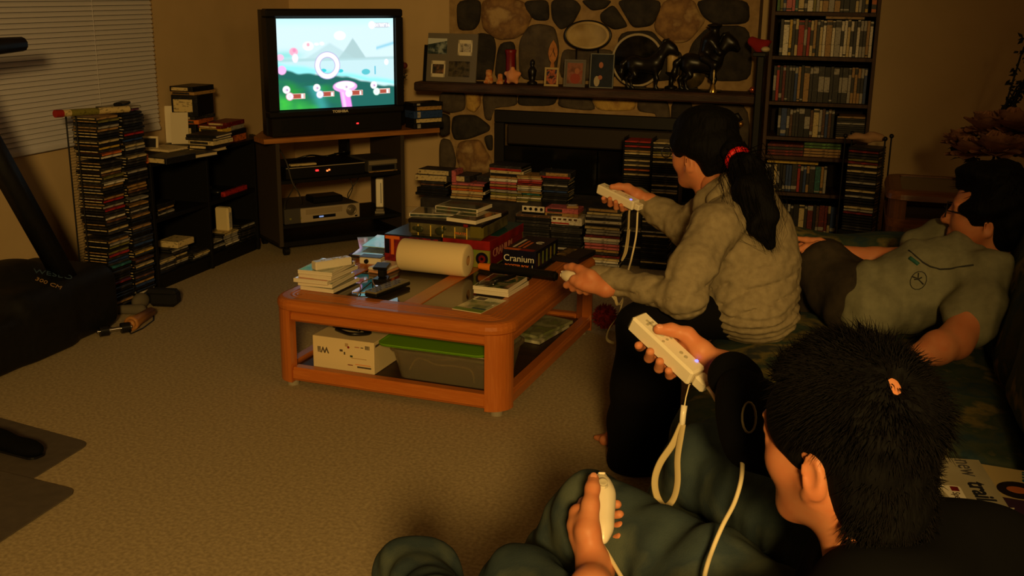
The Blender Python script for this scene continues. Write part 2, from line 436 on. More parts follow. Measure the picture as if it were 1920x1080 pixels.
def stone(kind, poly):
    pts = [aty(x, y, FY0) for x, y in poly]
    P = [Vector((p.x, p.z)) for p in pts]
    c = sum(P, Vector((0, 0))) / len(P)
    # densify and round the outline, then dome it
    ring = []
    for i in range(len(P)):
        a, b, d = P[i - 1], P[i], P[(i + 1) % len(P)]
        q0 = b + (a - b) * .3; q2 = b + (d - b) * .3
        for t in (0, .35, .65, 1):
            q = q0 * (1 - t) ** 2 + b * (2 * t * (1 - t)) + q2 * t ** 2
            ring.append(c + (q - c) * 1.05)
    n = len(ring); vs = []; rr = random.Random(len(poly) * 7 + int(c.x * 1000))
    bulge = rr.uniform(.012, .028)
    levels = [(1.0, .0), (.99, .012), (.94, .012 + bulge * .6), (.75, .012 + bulge * .92), (.4, .012 + bulge)]
    for s, h in levels:
        for q in ring:
            p = c + (q - c) * s
            vs.append((p.x, FY0 + .004 - h - rr.uniform(0, .003) * (s < .98), p.y))
    vs.append((c.x, FY0 - .012 - bulge, c.y))
    fs = []
    for j in range(len(levels) - 1):
        for i in range(n): fs.append((j * n + i, j * n + (i + 1) % n, (j + 1) * n + (i + 1) % n, (j + 1) * n + i))
    b = (len(levels) - 1) * n
    fs += [(b + i, b + (i + 1) % n, len(vs) - 1) for i in range(n)]
    # outward is -y: flip if needed
    area = sum(ring[i].x * ring[(i + 1) % n].y - ring[(i + 1) % n].x * ring[i].y for i in range(n))
    if area < 0: fs = [f[::-1] for f in fs]
    m = MB(); m.add(vs, fs, 0, True); m.build('fieldstone', STONES[kind], chim)
for k, p in stone_px: stone(k, p)
# firebox with a dark insert, lintel band and glass doors
MIRON = M('black_iron', rgb(22, 20, 18), .45, spec=.4)
MSOOT = M('soot', rgb(9, 8, 8), .95)
fb = thing('fireplace_insert', 'dark metal fireplace insert set in the stone wall under the mantel', 'fireplace', (0, 0, 0))
MB().box(ob[0] + .002, ob[1] - .002, BY - .03, BY - .008, .02, ob[2] - .002).build('back_panel', MSOOT, fb)
f = MB(); f.box(ob[0] - .03, ob[1] + .03, FY0 - .035, FY0 - .012, ob[2] - .05, ob[2] + .02, .004)
f.box(ob[0] - .03, ob[0] + .03, FY0 - .035, FY0 - .012, .01, ob[2] - .05, .004); f.box(ob[1] - .03, ob[1] + .03, FY0 - .035, FY0 - .012, .01, ob[2] - .05, .004)
f.build('surround', MIRON, fb)
MB().box(ob[0] + .05, ob[1] - .05, FY0 - .045, FY0 - .015, ob[2] - .17, ob[2] - .055, .008).build('hood_band', M('hood_metal', rgb(52, 44, 36), .4, metal=.3), fb)
MSMOKED = M('smoked_glass', rgb(14, 14, 13), .12, spec=.5)
for a, b in ((ob[0] + .035, -1.36), (-1.35, ob[1] - .035)):
    d = MB(); d.box(a, b, FY0 - .03, FY0 - .02, .03, ob[2] - .18); dd = d.build('glass_door', MSMOKED, fb)
    k = MB(); k.cyl(((a + b) / 2, FY0 - .03, .4), ((a + b) / 2, FY0 - .05, .4), .008, n=10); k.build('door_knob', MIRON, dd)
# mantel beam
MMANT = M('mantel_wood', rgb(74, 50, 38), .6, var=rgb(48, 32, 25), var_scale=6, stretch=(1, 8, 8), bump=.3, bump_scale=30)
mt = MB(); mt.box(-2.37, -.475, 5.72, FY0 - .018, .825, .875, .008)
tag(mt.build('mantel_shelf', MMANT), 'long dark wooden mantel beam on the stone chimney breast', 'mantel')
MZ = .8755
# ================================================================== cases and books: makers
MCASE = M('case_plastic_dark', rgb(20, 20, 20), .3, spec=.4)
MCLEAR = M('case_plastic_grey', rgb(60, 56, 52), .3, spec=.4)
MPAGE = M('paper_pages', rgb(214, 196, 158), .85, var=rgb(190, 170, 132), var_scale=2, stretch=(1, 1, 120))
PAL = {'black': rgb(18, 18, 20), 'charcoal': rgb(42, 40, 40), 'cream': rgb(206, 184, 132), 'pale grey': rgb(164, 158, 148), 'white': rgb(226, 216, 196),
       'tan': rgb(170, 132, 78), 'red': rgb(168, 40, 30), 'dark red': rgb(96, 26, 24), 'green': rgb(66, 104, 50), 'olive': rgb(122, 116, 52),
       'blue': rgb(42, 66, 120), 'teal': rgb(36, 92, 92), 'orange': rgb(206, 108, 36), 'yellow': rgb(206, 170, 66), 'pink': rgb(196, 100, 104),
       'brown': rgb(84, 56, 36), 'purple': rgb(80, 50, 92)}
def mark(c, f): return tuple(min(1, x * f) for x in c[:3]) + (1,)
SPINE = {}
for _k, _c in PAL.items():
    lum = sum(_c[:3])
    SPINE[_k] = M('spine_' + _k.replace(' ', '_'), _c, .45, var=mark(_c, .45) if lum > .25 else mark(_c, 2.6), var_scale=55, stretch=(1, 1, 2.5), lo=.56, hi=.62, detail=3)
def pick(weights):
    ks = list(weights); return rnd.choices(ks, [weights[k] for k in ks])[0]
DARKISH = {'black': 12, 'charcoal': 7, 'cream': 2.4, 'pale grey': 2, 'white': .8, 'tan': 2, 'red': .8, 'dark red': 1, 'green': .25, 'olive': .7, 'blue': .6, 'teal': .25, 'orange': .6, 'yellow': .8, 'brown': 1}
BRIGHT = {'black': 3, 'charcoal': 2, 'cream': 4, 'pale grey': 3, 'white': 3, 'tan': 3, 'red': 1.5, 'dark red': 1.2, 'green': 1.2, 'olive': 1.2, 'blue': 1.5, 'teal': 1, 'orange': 1, 'yellow': 1.2, 'pink': 1, 'brown': 1, 'purple': .6}
def case_mesh(name, w, d, h, wrap=False):
    """A plastic case lying flat: spine along x at -y. Slots: body, spine, edge."""
    m = MB(); m.box(-w / 2, w / 2, -d / 2, d / 2, 0, h, min(.0012, h * .15), 0)
    e = .0004
    m.box(-w / 2 + .004, w / 2 - .004, -d / 2 - e, -d / 2 + .001, h * .12, h * .88, 0, 1)          # spine insert
    m.box(-w / 2 - e, -w / 2 + .001, -d / 2 + .006, d / 2 - .004, h * .35, h * .7, 0, 2)            # end edges
    m.box(w / 2 - .001, w / 2 + e, -d / 2 + .006, d / 2 - .004, h * .35, h * .7, 0, 2)
    m.box(-w / 2 + .01, w / 2 - .003, -d / 2 + .003, d / 2 - .003, h - .001, h + e, 0, 1)           # front insert under the lid
    return m.mesh(name, [MCASE, MCASE, MCASE])
ME_CD = case_mesh('cd_case', .142, .124, .0100)
ME_DVD = case_mesh('dvd_case', .190, .135, .0145)
def put(name, mesh, mats, loc, rot, label, cat, group=None):
    o = bpy.data.objects.new(name, mesh); COL.objects.link(o)
    for i, m in enumerate(mats): o.material_slots[i].link = 'OBJECT'; o.material_slots[i].material = m
    o.location = loc; o.rotation_euler = rot if not isinstance(rot, (int, float)) else (0, 0, rot)
    return tag(o, label, cat, group)
def cd(loc, rz, col, label, group, edge=None, body=None): 
    return put('cd_case', ME_CD, [body or MCASE, SPINE[col], SPINE[edge] if edge else MCLEAR], loc, rz, label, 'CD case', group)
def dvd(loc, rot, col, label, group, body=None, edge=None):
    return put('dvd_case', ME_DVD, [body or MCASE, SPINE[col], SPINE[edge] if edge else MCASE], loc, rot, label, 'DVD case', group)
def book(px, py, z, sx, sy, sz, rz, cover, label, group=None, cat='book', name='book', pages='front', mat=None):
    """A book or tape box; (px, py) is the photo pixel of its lowest near corner (between the -y and the +x face) at height z."""
    c = atz(px, py, z); R = Matrix.Rotation(rz, 4, 'Z')
    t = thing(name, label, cat, (c.x, c.y, z), rz, group)
    cm = mat or SPINE[cover]; th = min(.0035, sz * .2)
    b = MB(); b.box(-sx, 0, 0, sy, 0, th, .0008); b.box(-sx, 0, 0, sy, sz - th, sz, .0008)
    if pages == 'front': b.box(-sx, 0, sy - th, sy, th, sz - th); p = (-sx + .003, -.003, .004, sy - th, th, sz - th)
    elif pages == 'side': b.box(-sx, -sx + th, 0, sy, th, sz - th); p = (-sx + th, -.003, .003, sy - .003, th, sz - th)
    elif pages == 'spine': b.box(-sx, 0, 0, th, th, sz - th); p = (-sx + .003, -.003, th, sy - .004, th, sz - th)
    else: b = MB(); b.box(-sx, 0, 0, sy, 0, sz, .0015); p = None
    b.build('cover' if p else 'box_shell', cm, t)
    if p: MB().box(*p).build('page_block', MPAGE, t)
    elif sz > .012: MB().box(-sx * .92, -sx * .08, -.0006, .001, sz * .15, sz * .85).build('spine_label', SPINE['cream' if cover in ('black', 'charcoal', 'blue', 'dark red') else 'charcoal'], t)
    return t

# ================================================================== wire CD tower beside the window
MWIRE = M('black_wire', rgb(14, 14, 14), .4, spec=.4)
tw = thing('cd_rack', 'tall black wire CD tower standing by the blind, packed with CDs', 'CD rack', (-3.07, 3.98, 0))
b = MB(); b.box(-.11, .09, -.19, .19, 0, .016, .004); b.build('base', MWIRE, tw)
for x, y in ((-.069, -.172), (-.02, -.172), (-.069, .172), (-.02, .172), (-.069, -.0005)):
    MB().cyl((x, y, .016), (x, y, .865), .0035, n=8).build('post', MWIRE, tw)
rg = MB()
NL = 66; P = .0125; Z0 = .022
for k in range(NL):
    zz = Z0 + k * P - .0012
    rg.cyl((-.069, -.172, zz), (-.069, .172, zz), .0009, n=4)
rg.build('rung_wires', MWIRE, tw)
for k in range(NL):
    for side, yy in (('window-side', 3.895), ('shelf-side', 4.062)):
        if rnd.random() < .04: continue
        col = pick(DARKISH); ed = rnd.choice(['cream', 'pale grey', 'tan', 'charcoal', 'cream', 'black'])
        cd((-3.062 + rnd.uniform(-.006, .008), yy + rnd.uniform(-.003, .003), Z0 + k * P), PI / 2 + rnd.uniform(-.02, .02), col,
           f'{col} spined CD case, {ordinal(NL - k)} from top in the wire tower\'s {side} column', 'CD cases in the wire tower', ed)
ZT = Z0 + NL * P
roll = thing('paper_roll', 'cream rolled paper with a red end lying on top of the CD tower', 'paper roll', (-3.05, 3.9, ZT + .016))
MRED = M('red_paint', rgb(150, 36, 26), .5)
a, b_ = Vector((-.02, -.20, .010)), Vector((.055, .13, -.001))
MB().cyl(a, b_, .014, n=14).build('tube', SPINE['cream'], roll)
MB().cyl(a - (b_ - a).normalized() * .03, a + (b_ - a).normalized() * .004, .0155, n=14).build('end_cap', MRED, roll)
MB().cyl(a + (b_ - a) * .12, a + (b_ - a) * .52, .0147, n=14).build('label_band', SPINE['olive'], roll)
cd((-3.075, 4.065, ZT), PI / 2 + .15, 'dark red', 'dark red CD case lying loose on top of the wire tower', None)
cd((-3.075, 4.07, ZT + .0115), PI / 2 - .1, 'pale grey', 'grey CD case topmost on the wire tower beside the paper roll', None, 'black')
r_ = thing('remote_control', 'small dark remote lying on the topmost CD of the wire tower', 'remote', (-3.07, 4.09, ZT + .023), .3)
MB().box(-.02, .02, -.055, .055, 0, .014, .004).build('body', MCASE, r_)
k_ = MB(); [k_.cbox((x * .01, y * .014, .0145), (.006, .008, .002), .0006) for x in (-1, 0, 1) for y in range(-3, 3)]; k_.build('keypad', SPINE['charcoal'], r_)

# ================================================================== black media shelf along the left wall
MBLK = M('black_laminate', rgb(15, 14, 14), .55, spec=.25)
SX0, SX1, SY0, SY1, SZ = -3.335, -3.03, 4.20, 5.12, .60
sh = thing('media_shelf', 'low black laminate shelf unit along the left wall, cluttered with books on top', 'shelf', (SX0, SY0, 0))
dx, dy = SX1 - SX0, SY1 - SY0
for y in (0, dy - .018, dy / 2 - .009): MB().box(0, dx, y, y + .018, .0, SZ - .018, .001).build('side_panel', MBLK, sh)
for z in (.05, .32): MB().box(.006, dx - .004, .018, dy - .018, z, z + .018, .001).build('shelf_board', MBLK, sh)
MB().box(-.0, dx + .005, -.005, dy + .005, SZ - .018, SZ, .002).build('top_board', MBLK, sh)
MB().box(0, .005, .018, dy - .018, .068, SZ - .018).build('back_panel', MBLK, sh)
MB().box(dx - .03, dx - .012, .018, dy - .018, 0, .05).build('plinth', MBLK, sh)
ST = SZ + .0005
G = 'books and boxes piled on the black shelf'
# pile nearest the CD tower
book(312, 309, ST, .14, .20, .028, -.12, 'black', 'black boxed book lowest in the pile at the shelf\'s near end', G, pages='none')
book(360, 299, ST, .13, .17, .020, -.2, 'charcoal', 'charcoal book lying flat beside the orange tab on the shelf', G, pages='spine')
book(316, 286, ST + .0285, .15, .14, .012, -.1, 'cream', 'cream paperback on top of the pile nearest the CD tower', G, pages='side')
cart = thing('carton', 'small orange carton standing at the shelf\'s front edge', 'carton', Vector((-3.035, 4.20, ST)), -.1)
MB().box(-.034, 0, -.012, 0, 0, .042, .001).build('box_shell', SPINE['orange'], cart)
# small framed picture leaning behind
MFR = M('cream_frame', rgb(214, 198, 160), .5)
def picture(name, label, cat, T, w, h, fw, fm, art, depth=.012, group=None, mat_w=0, mm=None):
    t = thing(name, label, cat, T.to_translation(), group=group, rot=T.to_euler())
    f = MB(); 
    f.box(-w / 2, w / 2, 0, depth, 0, fw, .001); f.box(-w / 2, w / 2, 0, depth, h - fw, h, .001)
    f.box(-w / 2, -w / 2 + fw, 0, depth, fw, h - fw, .001); f.box(w / 2 - fw, w / 2, 0, depth, fw, h - fw, .001)
    f.box(-w / 2 + fw * .5, w / 2 - fw * .5, depth * .6, depth * .9, fw * .5, h - fw * .5); f.build('frame', fm, t)
    if mm: MB().box(-w / 2 + fw, w / 2 - fw, depth * .4, depth * .6, fw, h - fw).build('mount', mm, t)
    mw_ = fw + mat_w
    MB().box(-w / 2 + mw_, w / 2 - mw_, depth * .3, depth * .55, mw_, h - mw_).build('photograph', art, t)
    return t
def lean(c, rz, tilt): return Matrix.Translation(c) @ Matrix.Rotation(rz, 4, 'Z') @ Matrix.Rotation(-tilt, 4, 'X')
MART1 = M('photo_dark_portrait', rgb(26, 24, 24), .4, var=[rgb(34, 32, 34), rgb(130, 84, 58)], var_scale=14, lo=.55, hi=.72)
pt = picture('photo_frame', 'small cream picture frame leaning at the back of the black shelf\'s pile', 'photo frame', lean(Vector((-3.20, 4.37, ST + .032)), .25, .2), .17, .062, .010, MFR, MART1)
# cards standing against the wall
for i, (x, y, w_, h_, rz, tl) in enumerate(((326, 240, .085, .10, .5, .1), (336, 243, .085, .075, .45, .18))):
    c = atx(x, y - 4, (-3.315, -3.262)[i]); h_ += c.z - ST - .001; c.z = ST + .001
    o = MB().box(-w_ / 2, w_ / 2, 0, .002, 0, h_).build('greeting_card', M('card_white', rgb(222, 210, 186), .7) if i == 0 else M('card_ivory', rgb(210, 196, 168), .7), None)
    o.matrix_world = lean(c, rz, tl); tag(o, ('tall white card standing behind the ivory card on the shelf', 'ivory card standing in front of the white card on the shelf')[i], 'card', 'cards standing on the black shelf')
# middle pile
q = [('cream', .10, .16, .020, (402, 287), 'green and cream book lowest in the middle pile on the shelf', 'side'), ('black', .12, .18, .018, None, 'black book second lowest in the middle pile on the shelf', 'none'),
     ('cream', .14, .17, .020, None, 'thick cream spined book halfway up the middle pile on the shelf', 'none'), ('charcoal', .15, .17, .014, None, 'charcoal book second from the top of the middle pile', 'spine'),
     ('black', .16, .16, .013, None, 'black paperback on top of the middle pile on the shelf', 'spine')]
z = ST; c0 = atz(402, 287, ST)
def stack_at(c, items, group, name='book', cat='book', jit=.012, rz0=0.0):
    z = c.z
    for k, (col, sx, sy, sz, lab, pg, nm, ct) in enumerate(items):
        rz = rz0 + rnd.uniform(-.12, .12)
        t = thing(nm or name, lab, ct or cat, (c.x + rnd.uniform(-jit, jit), c.y + rnd.uniform(-jit, jit), z), rz, group)
        th = min(.003, sz * .2); b = MB()
        if pg == 'none':
            b.box(-sx / 2, sx / 2, -sy / 2, sy / 2, 0, sz, .0015); b.build('box_shell', SPINE[col], t)
            if sz > .012:
                lb = 'cream' if col in ('black', 'charcoal', 'blue', 'dark red', 'brown') else 'charcoal'
                MB().box(-sx * .42, sx * .3, -sy / 2 - .0006, -sy / 2 + .001, sz * .2, sz * .8).build('spine_label', SPINE[lb], t)
        else:
            b.box(-sx / 2, sx / 2, -sy / 2, sy / 2, 0, th, .0008); b.box(-sx / 2, sx / 2, -sy / 2, sy / 2, sz - th, sz, .0008)
            if pg == 'spine': b.box(-sx / 2, sx / 2, -sy / 2, -sy / 2 + th, th, sz - th); p = (-sx / 2 + .003, sx / 2 - .003, -sy / 2 + th, sy / 2 - .003, th, sz - th)
            else: b.box(-sx / 2, sx / 2, sy / 2 - th, sy / 2, th, sz - th); p = (-sx / 2 + .003, sx / 2 - .003, -sy / 2 + .003, sy / 2 - th, th, sz - th)
            b.build('cover', SPINE[col], t); MB().box(*p).build('page_block', MPAGE, t)
        z += sz + .0004
    return z
z = stack_at(Vector((c0.x - .065, c0.y + .055, ST)), [(a[0], a[1], a[2], a[3], a[5], 'spine' if a[6] == 'side' else a[6], None, None) for a in q], G)
zz = stack_at(Vector((c0.x - .04, c0.y + .21, z - .02)), [('orange', .12, .12, .016, 'orange spined paperback bridging the middle and far piles', 'none', None, None), ('dark red', .17, .11, .014, 'red and orange paperback lying across the shelf\'s middle pile', 'none', None, None)], G, rz0=.1) if False else None
c1 = atz(473, 277, ST)
z1 = stack_at(Vector((-3.115, 4.98, ST)), [('orange', .12, .19, .034, 'bright orange tape box lowest in the shelf\'s far pile', 'none', 'video_box', 'video box'), ('black', .12, .19, .026, 'black tape box with cream label in the shelf\'s far pile', 'none', 'video_box', 'video box'),
     ('pale grey', .11, .19, .022, 'pale grey tape box in the shelf\'s far pile', 'none', 'video_box', 'video box'), ('dark red', .11, .19, .022, 'dark red tape box on the shelf\'s far pile', 'none', 'video_box', 'video box')], 'tape boxes on the black shelf', jit=.006)
# tall pile against the wall
z2 = stack_at(Vector((-3.268, 4.935, ST)), [('black', .13, .20, .095, 'black carton at the foot of the tall pile against the wall', 'none', 'carton', 'carton'), ('orange', .13, .19, .022, 'orange labelled tape box low in the tall pile by the wall', 'none', 'video_box', 'video box'), ('charcoal', .13, .19, .018, 'charcoal tape box above the orange one in the tall pile', 'none', 'video_box', 'video box'),
     ('black', .14, .20, .105, 'big black boxed set in the middle of the tall pile', 'none', 'boxed_set', 'boxed set'), ('tan', .14, .19, .016, 'red and tan book second from the top of the tall pile', 'none', None, None), ('black', .135, .19, .026, 'black box with cream spine topping the tall pile by the wall', 'none', 'video_box', 'video box')], 'tall pile on the black shelf', jit=.005, rz0=.05)
stack_at(Vector((-3.12, 4.885, ST)), [('charcoal', .13, .075, .030, 'charcoal box beneath the yellow book on the shelf', 'none', 'carton', 'carton'), ('black', .14, .075, .030, 'black box between the middle and far piles on the shelf', 'none', 'carton', 'carton'),('yellow', .14, .08, .018, 'yellow and orange spined book between the middle and far piles', 'none', None, None), ('dark red', .14, .085, .014, 'red covered book lying crosswise above the yellow one', 'none', None, None)], G, jit=.003)
# what lies in the shelf
Gs = 'CD cases inside the black shelf'
for j, (yy, n, x) in enumerate(((4.291, 7, -3.11), (4.435, 9, -3.13), (4.579, 4, -3.11), (4.742, 5, -3.12), (4.886, 7, -3.12), (5.030, 9, -3.11))):
    z = .0685
    for k in range(n):
        col = pick({'black': 3, 'charcoal': 3, 'cream': 2, 'pale grey': 3, 'white': .6})
        cd((x + rnd.uniform(-.01, .01), yy, z), PI / 2, col, f'{col} spined CD case, {ordinal(k + 1)} up in the shelf\'s {ordinal(j + 1)} CD pile', Gs); z += .0106
o = MB().box(-.055, .055, -.07, .07, 0, .03, .002).build('cardboard_box', SPINE['cream'], None, (-3.095, 4.45, .0685 + 9 * .0106)); tag(o, 'flat cream box on the CD pile inside the black shelf', 'box')
o = MB().box(-.012, .012, -.12, .12, 0, .024, .003).build('boxed_game', SPINE['red'], None, (-3.055, 4.93, .3385), (0, 0, .05)); tag(o, 'long bright red box lying on the black shelf\'s middle board', 'box')
t = thing('router', 'upright cream plastic router standing inside the black shelf near the TV', 'router', (-3.09, 4.886, .0685 + 7 * .0106 + .002), 0)
MB().box(-.05, .03, -.022, .022, 0, .125, .008).build('casing', M('cream_plastic', rgb(220, 200, 150), .4), t)
MB().box(.029, .0315, -.014, .014, .02, .10, .001).build('front_strip', SPINE['pale grey'], t)
for k in range(5):
    col = pick(DARKISH); cd((-3.13, 4.36 + rnd.uniform(-.02, .02), .3385 + k * .0106), PI / 2 + rnd.uniform(-.2, .2), col, f'{col} spined CD case, {ordinal(k + 1)} up on the black shelf\'s middle board', Gs)
t = thing('game_controller', 'dark game controller lying on the black shelf\'s middle board', 'controller', (-3.14, 4.79, .3385), 1.4)
b = MB(); b.ball((0, 0, .022), .03, s=(2.0, 1.0, .7)); b.ball((-.055, -.02, .018), .024, s=(1, 1.6, .7)); b.ball((.055, -.02, .018), .024, s=(1, 1.6, .7)); b.build('shell', MCASE, t)
for sx in (-1, 1): MB().cyl((sx * .03, -.01, .036), (sx * .03, -.01, .05), .008, n=10).build('thumbstick', SPINE['charcoal'], t)

# ================================================================== treadmill
MTM = M('treadmill_plastic', rgb(17, 17, 17), .55, spec=.25, var=rgb(22, 22, 22), var_scale=40)
tm = thing('treadmill', 'black treadmill with motor hood and slanting upright against the left wall', 'treadmill', (0, 0, 0))
s = SDF(.05)
s.box((-3.08, 3.42, .13), (.22, .30, .14), .07); s.ell((-3.12, 3.38, .20), (.19, .20, .13)); s.box((-3.09, 3.1, .10), (.24, .32, .10), .04)
V, Q = s.polygonise(.012); V = V[:]; V[:, 2] = np.maximum(V[:, 2], .004)
nobj('motor_hood', [(relax(V, Q, 2), Q, 0)], [MTM], tm)
MB().box(-3.32, -2.84, 1.5, 2.85, .03, .14, .015).build('deck', MTM, tm)
MB().box(-3.27, -2.89, 1.5, 2.80, .140, .146).build('running_belt', M('belt_rubber', rgb(24, 24, 24), .9), tm)
u = MB(); p0, p1 = Vector((-2.93, 3.47, .24)), Vector((-2.93, 3.02, 1.06))
u.tube([p0, p1], .045, n=4); u.build('upright', MTM, tm)
MB().tube([p1, Vector((-2.93, 2.99, 1.12)), Vector((-2.93, 3.1, 1.16)), Vector((-2.93, 3.36, 1.165))], [.03, .03, .034, .026], n=10).build('handrail', MTM, tm)
MB().box(-3.3, -2.9, 2.78, 2.92, 1.14, 1.20, .02).build('console', MTM, tm)
MLB = M('lettering_blue', rgb(62, 82, 104), .5); MLT = M('lettering_tan', rgb(160, 126, 84), .5)
from mathutils.bvhtree import BVHTree
_hd = [c_ for c_ in tm.children if c_.name.startswith('motor_hood')][0]
_hb = BVHTree.FromPolygons([v.co.copy() for v in _hd.data.vertices], [tuple(p.vertices) for p in _hd.data.polygons])
def on_hood(x, y): h = _hb.ray_cast(CAM, ray(x, y).normalized()); return h[0], h[1]
for s_, h_, m_, pa_, pb_ in (('WESLO', .040, MLB, (70, 514), (126, 524)), ('300 CM', .020, MLT, (66, 527), (112, 544))):
    a_, na_ = on_hood(*pa_); b_, nb_ = on_hood(*pb_); n_ = (na_ + nb_).normalized(); x_ = (b_ - a_); T = frame((a_ + b_) / 2 + n_ * .012, x_, n_.cross(x_))
    text('lettering', s_, h_ * x_.length / (.14 if s_ == 'WESLO' else .085), m_, T, tm)
# ================================================================== things on the floor at the left
MMAT = M('mat_vinyl', rgb(92, 82, 72), .6, var=rgb(84, 75, 66), var_scale=30)
def rounded(poly, r=.04):
    out = []
    P = [Vector((p[0], p[1])) for p in poly]; n = len(P)
    for i in range(n):
        a, b, c = P[i - 1], P[i], P[(i + 1) % n]
        q0 = b + (a - b).normalized() * r; q2 = b + (c - b).normalized() * r
        for t in (0, .25, .5, .75, 1): q = q0 * (1 - t) ** 2 + b * 2 * t * (1 - t) + q2 * t * t; out.append((q.x, q.y))
    return out
A = [atz(x, y) for x, y in ((-120, 752), (170, 832), (60, 900), (-160, 1010))]
tag(MB().prism(rounded([(p.x, p.y) for p in A])[::-1], .0005, .004).build('chair_mat', MMAT), 'grey plastic chair mat under the dark slipper, corner pointing at the table', 'mat')
A = [atz(x, y) for x, y in ((-200, 838), (147, 923), (-30, 1040), (-330, 1200))]
tag(MB().prism(rounded([(p.x, p.y) for p in A])[::-1], .0045, .008).build('chair_mat', MMAT), 'grey plastic chair mat overlapping the other, nearest the camera', 'mat')
c = atz(20, 843, .0085)
sl_ = thing('slipper', 'black slipper lying on the grey chair mats at the picture\'s edge', 'slipper', (c.x, c.y, .0085), -.15)
s = SDF(.02); s.ell((.06, 0, .022), (.075, .036, .024)); s.ell((-.06, 0, .026), (.09, .038, .03)); V, Q = s.polygonise(.006); V[:, 2] = np.maximum(V[:, 2], .006)
nobj('upper', [(V, Q, 0)], [M('black_felt', rgb(10, 10, 10), .95, spec=.1)], sl_)
MB().prism(rounded([(-.14, -.032), (.12, -.03), (.13, .0), (.12, .03), (-.14, .032)], .02), 0, .007).build('sole', MCASE, sl_)
MWOOD1 = M('turned_wood', rgb(176, 122, 62), .5, var=rgb(150, 98, 48), var_scale=6, stretch=(1, 1, 14))
c = atz(245, 608, .03); e = atz(284, 588, .022)
hn = thing('wooden_horn', 'tan hollow wooden tube with a black cord loop on the carpet', 'wooden tube', (c.x, c.y, 0))
d = Vector((e.x - c.x, e.y - c.y, 0)); L_ = d.length; d.normalize()
b = MB(); T = frame(Vector((0, 0, .031)), Vector((0, 0, 1)).cross(d), Vector((0, 0, 1)))  # z axis along d
T = Matrix.Translation((0, 0, .031)) @ d.to_track_quat('Z', 'Y').to_matrix().to_4x4()
b.lathe([(.018, .03), (.018, .0), (.030, .0), (.031, .012), (.024, .05), (.020, L_)], n=20, T=T); b.build('tube', MWOOD1, hn)
ps = [d * (.02 + .0 * i) for i in range(1)]
MB().tube([Vector((d.x * L_, d.y * L_, .03)) + Vector((.01, -.0, -.005)), d * L_ + Vector((.03, -.03, .004)), d * (L_ * .6) + Vector((.045, -.07, .004)), d * .02 + Vector((.03, -.06, .004)), Vector((.01, -.025, .008))], .003, n=6).build('cord_loop', MCASE, hn)
cloth = MB(); c = atz(238, 590, .0)
s = SDF(.03); s.cone((c.x - .03, c.y, .02), (c.x + .05, c.y + .03, .02), .02, .024).ell((c.x - .0, c.y + .1, .035), (.03, .05, .035)); V, Q = s.polygonise(.006); V[:, 2] = np.maximum(V[:, 2], .002)
tag(nobj('sock', [(V, Q, 0)], [M('grey_knit', rgb(96, 88, 74), .95)]), 'crumpled grey sock behind the wooden tube on the carpet', 'sock')
c = atz(292, 568, 0)
bag = thing('camera_bag', 'small black camera bag on the carpet in front of the CD tower', 'bag', (c.x + .06, c.y - .03, 0), .2)
MB().box(-.06, .07, -.03, .05, 0, .075, .018).build('body', M('black_nylon', rgb(13, 13, 15), .8), bag)
MB().box(-.063, .073, -.034, .02, .058, .082, .01).build('flap', M('black_nylon_flap', rgb(18, 18, 20), .8), bag)
MB().tube([(-.06, 0, .06), (-.09, -.03, .03), (-.10, .02, .006), (-.06, .07, .005)], .004, n=6).build('strap', MCASE, bag)
c = atz(222, 622, 0)
t = thing('dumbbell', 'short dark dumbbell with a shiny end beside the treadmill hood', 'dumbbell', (c.x + .010, c.y - .035, .022), .9)
b = MB(); b.cyl((-.06, 0, 0), (-.025, 0, 0), .022, n=14); b.cyl((.025, 0, 0), (.06, 0, 0), .022, n=14); b.build('weights' if False else 'weight', MCASE, t)
MB().cyl((-.07, 0, 0), (.068, 0, 0), .009, n=12).build('grip_bar', M('chrome', rgb(200, 200, 200), .15, metal=1), t)
# ================================================================== television and its stand, set across the corner
TA = math.radians(50.7)
TVROOT = Vector((-2.85, 4.90, 0)); TVM = Matrix.Translation(TVROOT) @ Matrix.Rotation(TA, 4, 'Z')
def tvp(s, y, z): return TVM @ Vector((s, y, z))
MOAK = M('oak_edge', rgb(176, 116, 56), .5, var=rgb(140, 88, 40), var_scale=5, stretch=(1, 12, 12))
MSTB = M('stand_black', rgb(14, 13, 13), .5, spec=.3)
st = thing('tv_stand', 'black TV stand with tan top edge set across the corner', 'TV stand', TVROOT, TA)
tb = MB(); tb.prism([(0, 0), (1.02, 0), (1.02, .14), (.80, .50), (.22, .50), (0, .14)], .606, .630); tb.build('top_board', MOAK, st)
for x in (.075, .795): MB().box(x, x + .022, .035, .42, .055, .606, .002).build('side_panel', M('stand_side', rgb(58, 48, 38), .7), st)
MB().box(.797 - .2, .797 - .185, .30, .42, .41, .606, .001).build('divider', MSTB, st)
for z in (.385, .148): MB().box(.097, .795, .04, .42, z, z + .018, .002).build('shelf_board', MSTB, st)
MB().box(.075, .817, .05, .42, .048, .075, .002).build('base_board', MSTB, st)
for x, y in ((.12, .07), (.78, .07), (.12, .38), (.78, .38)):
    o = MB(); o.cyl((x - .012, y, .022), (x + .012, y, .022), .022, n=14); o.box(x - .006, x + .006, y - .01, y + .01, .03, .048); o.build('caster', MSTB, st)
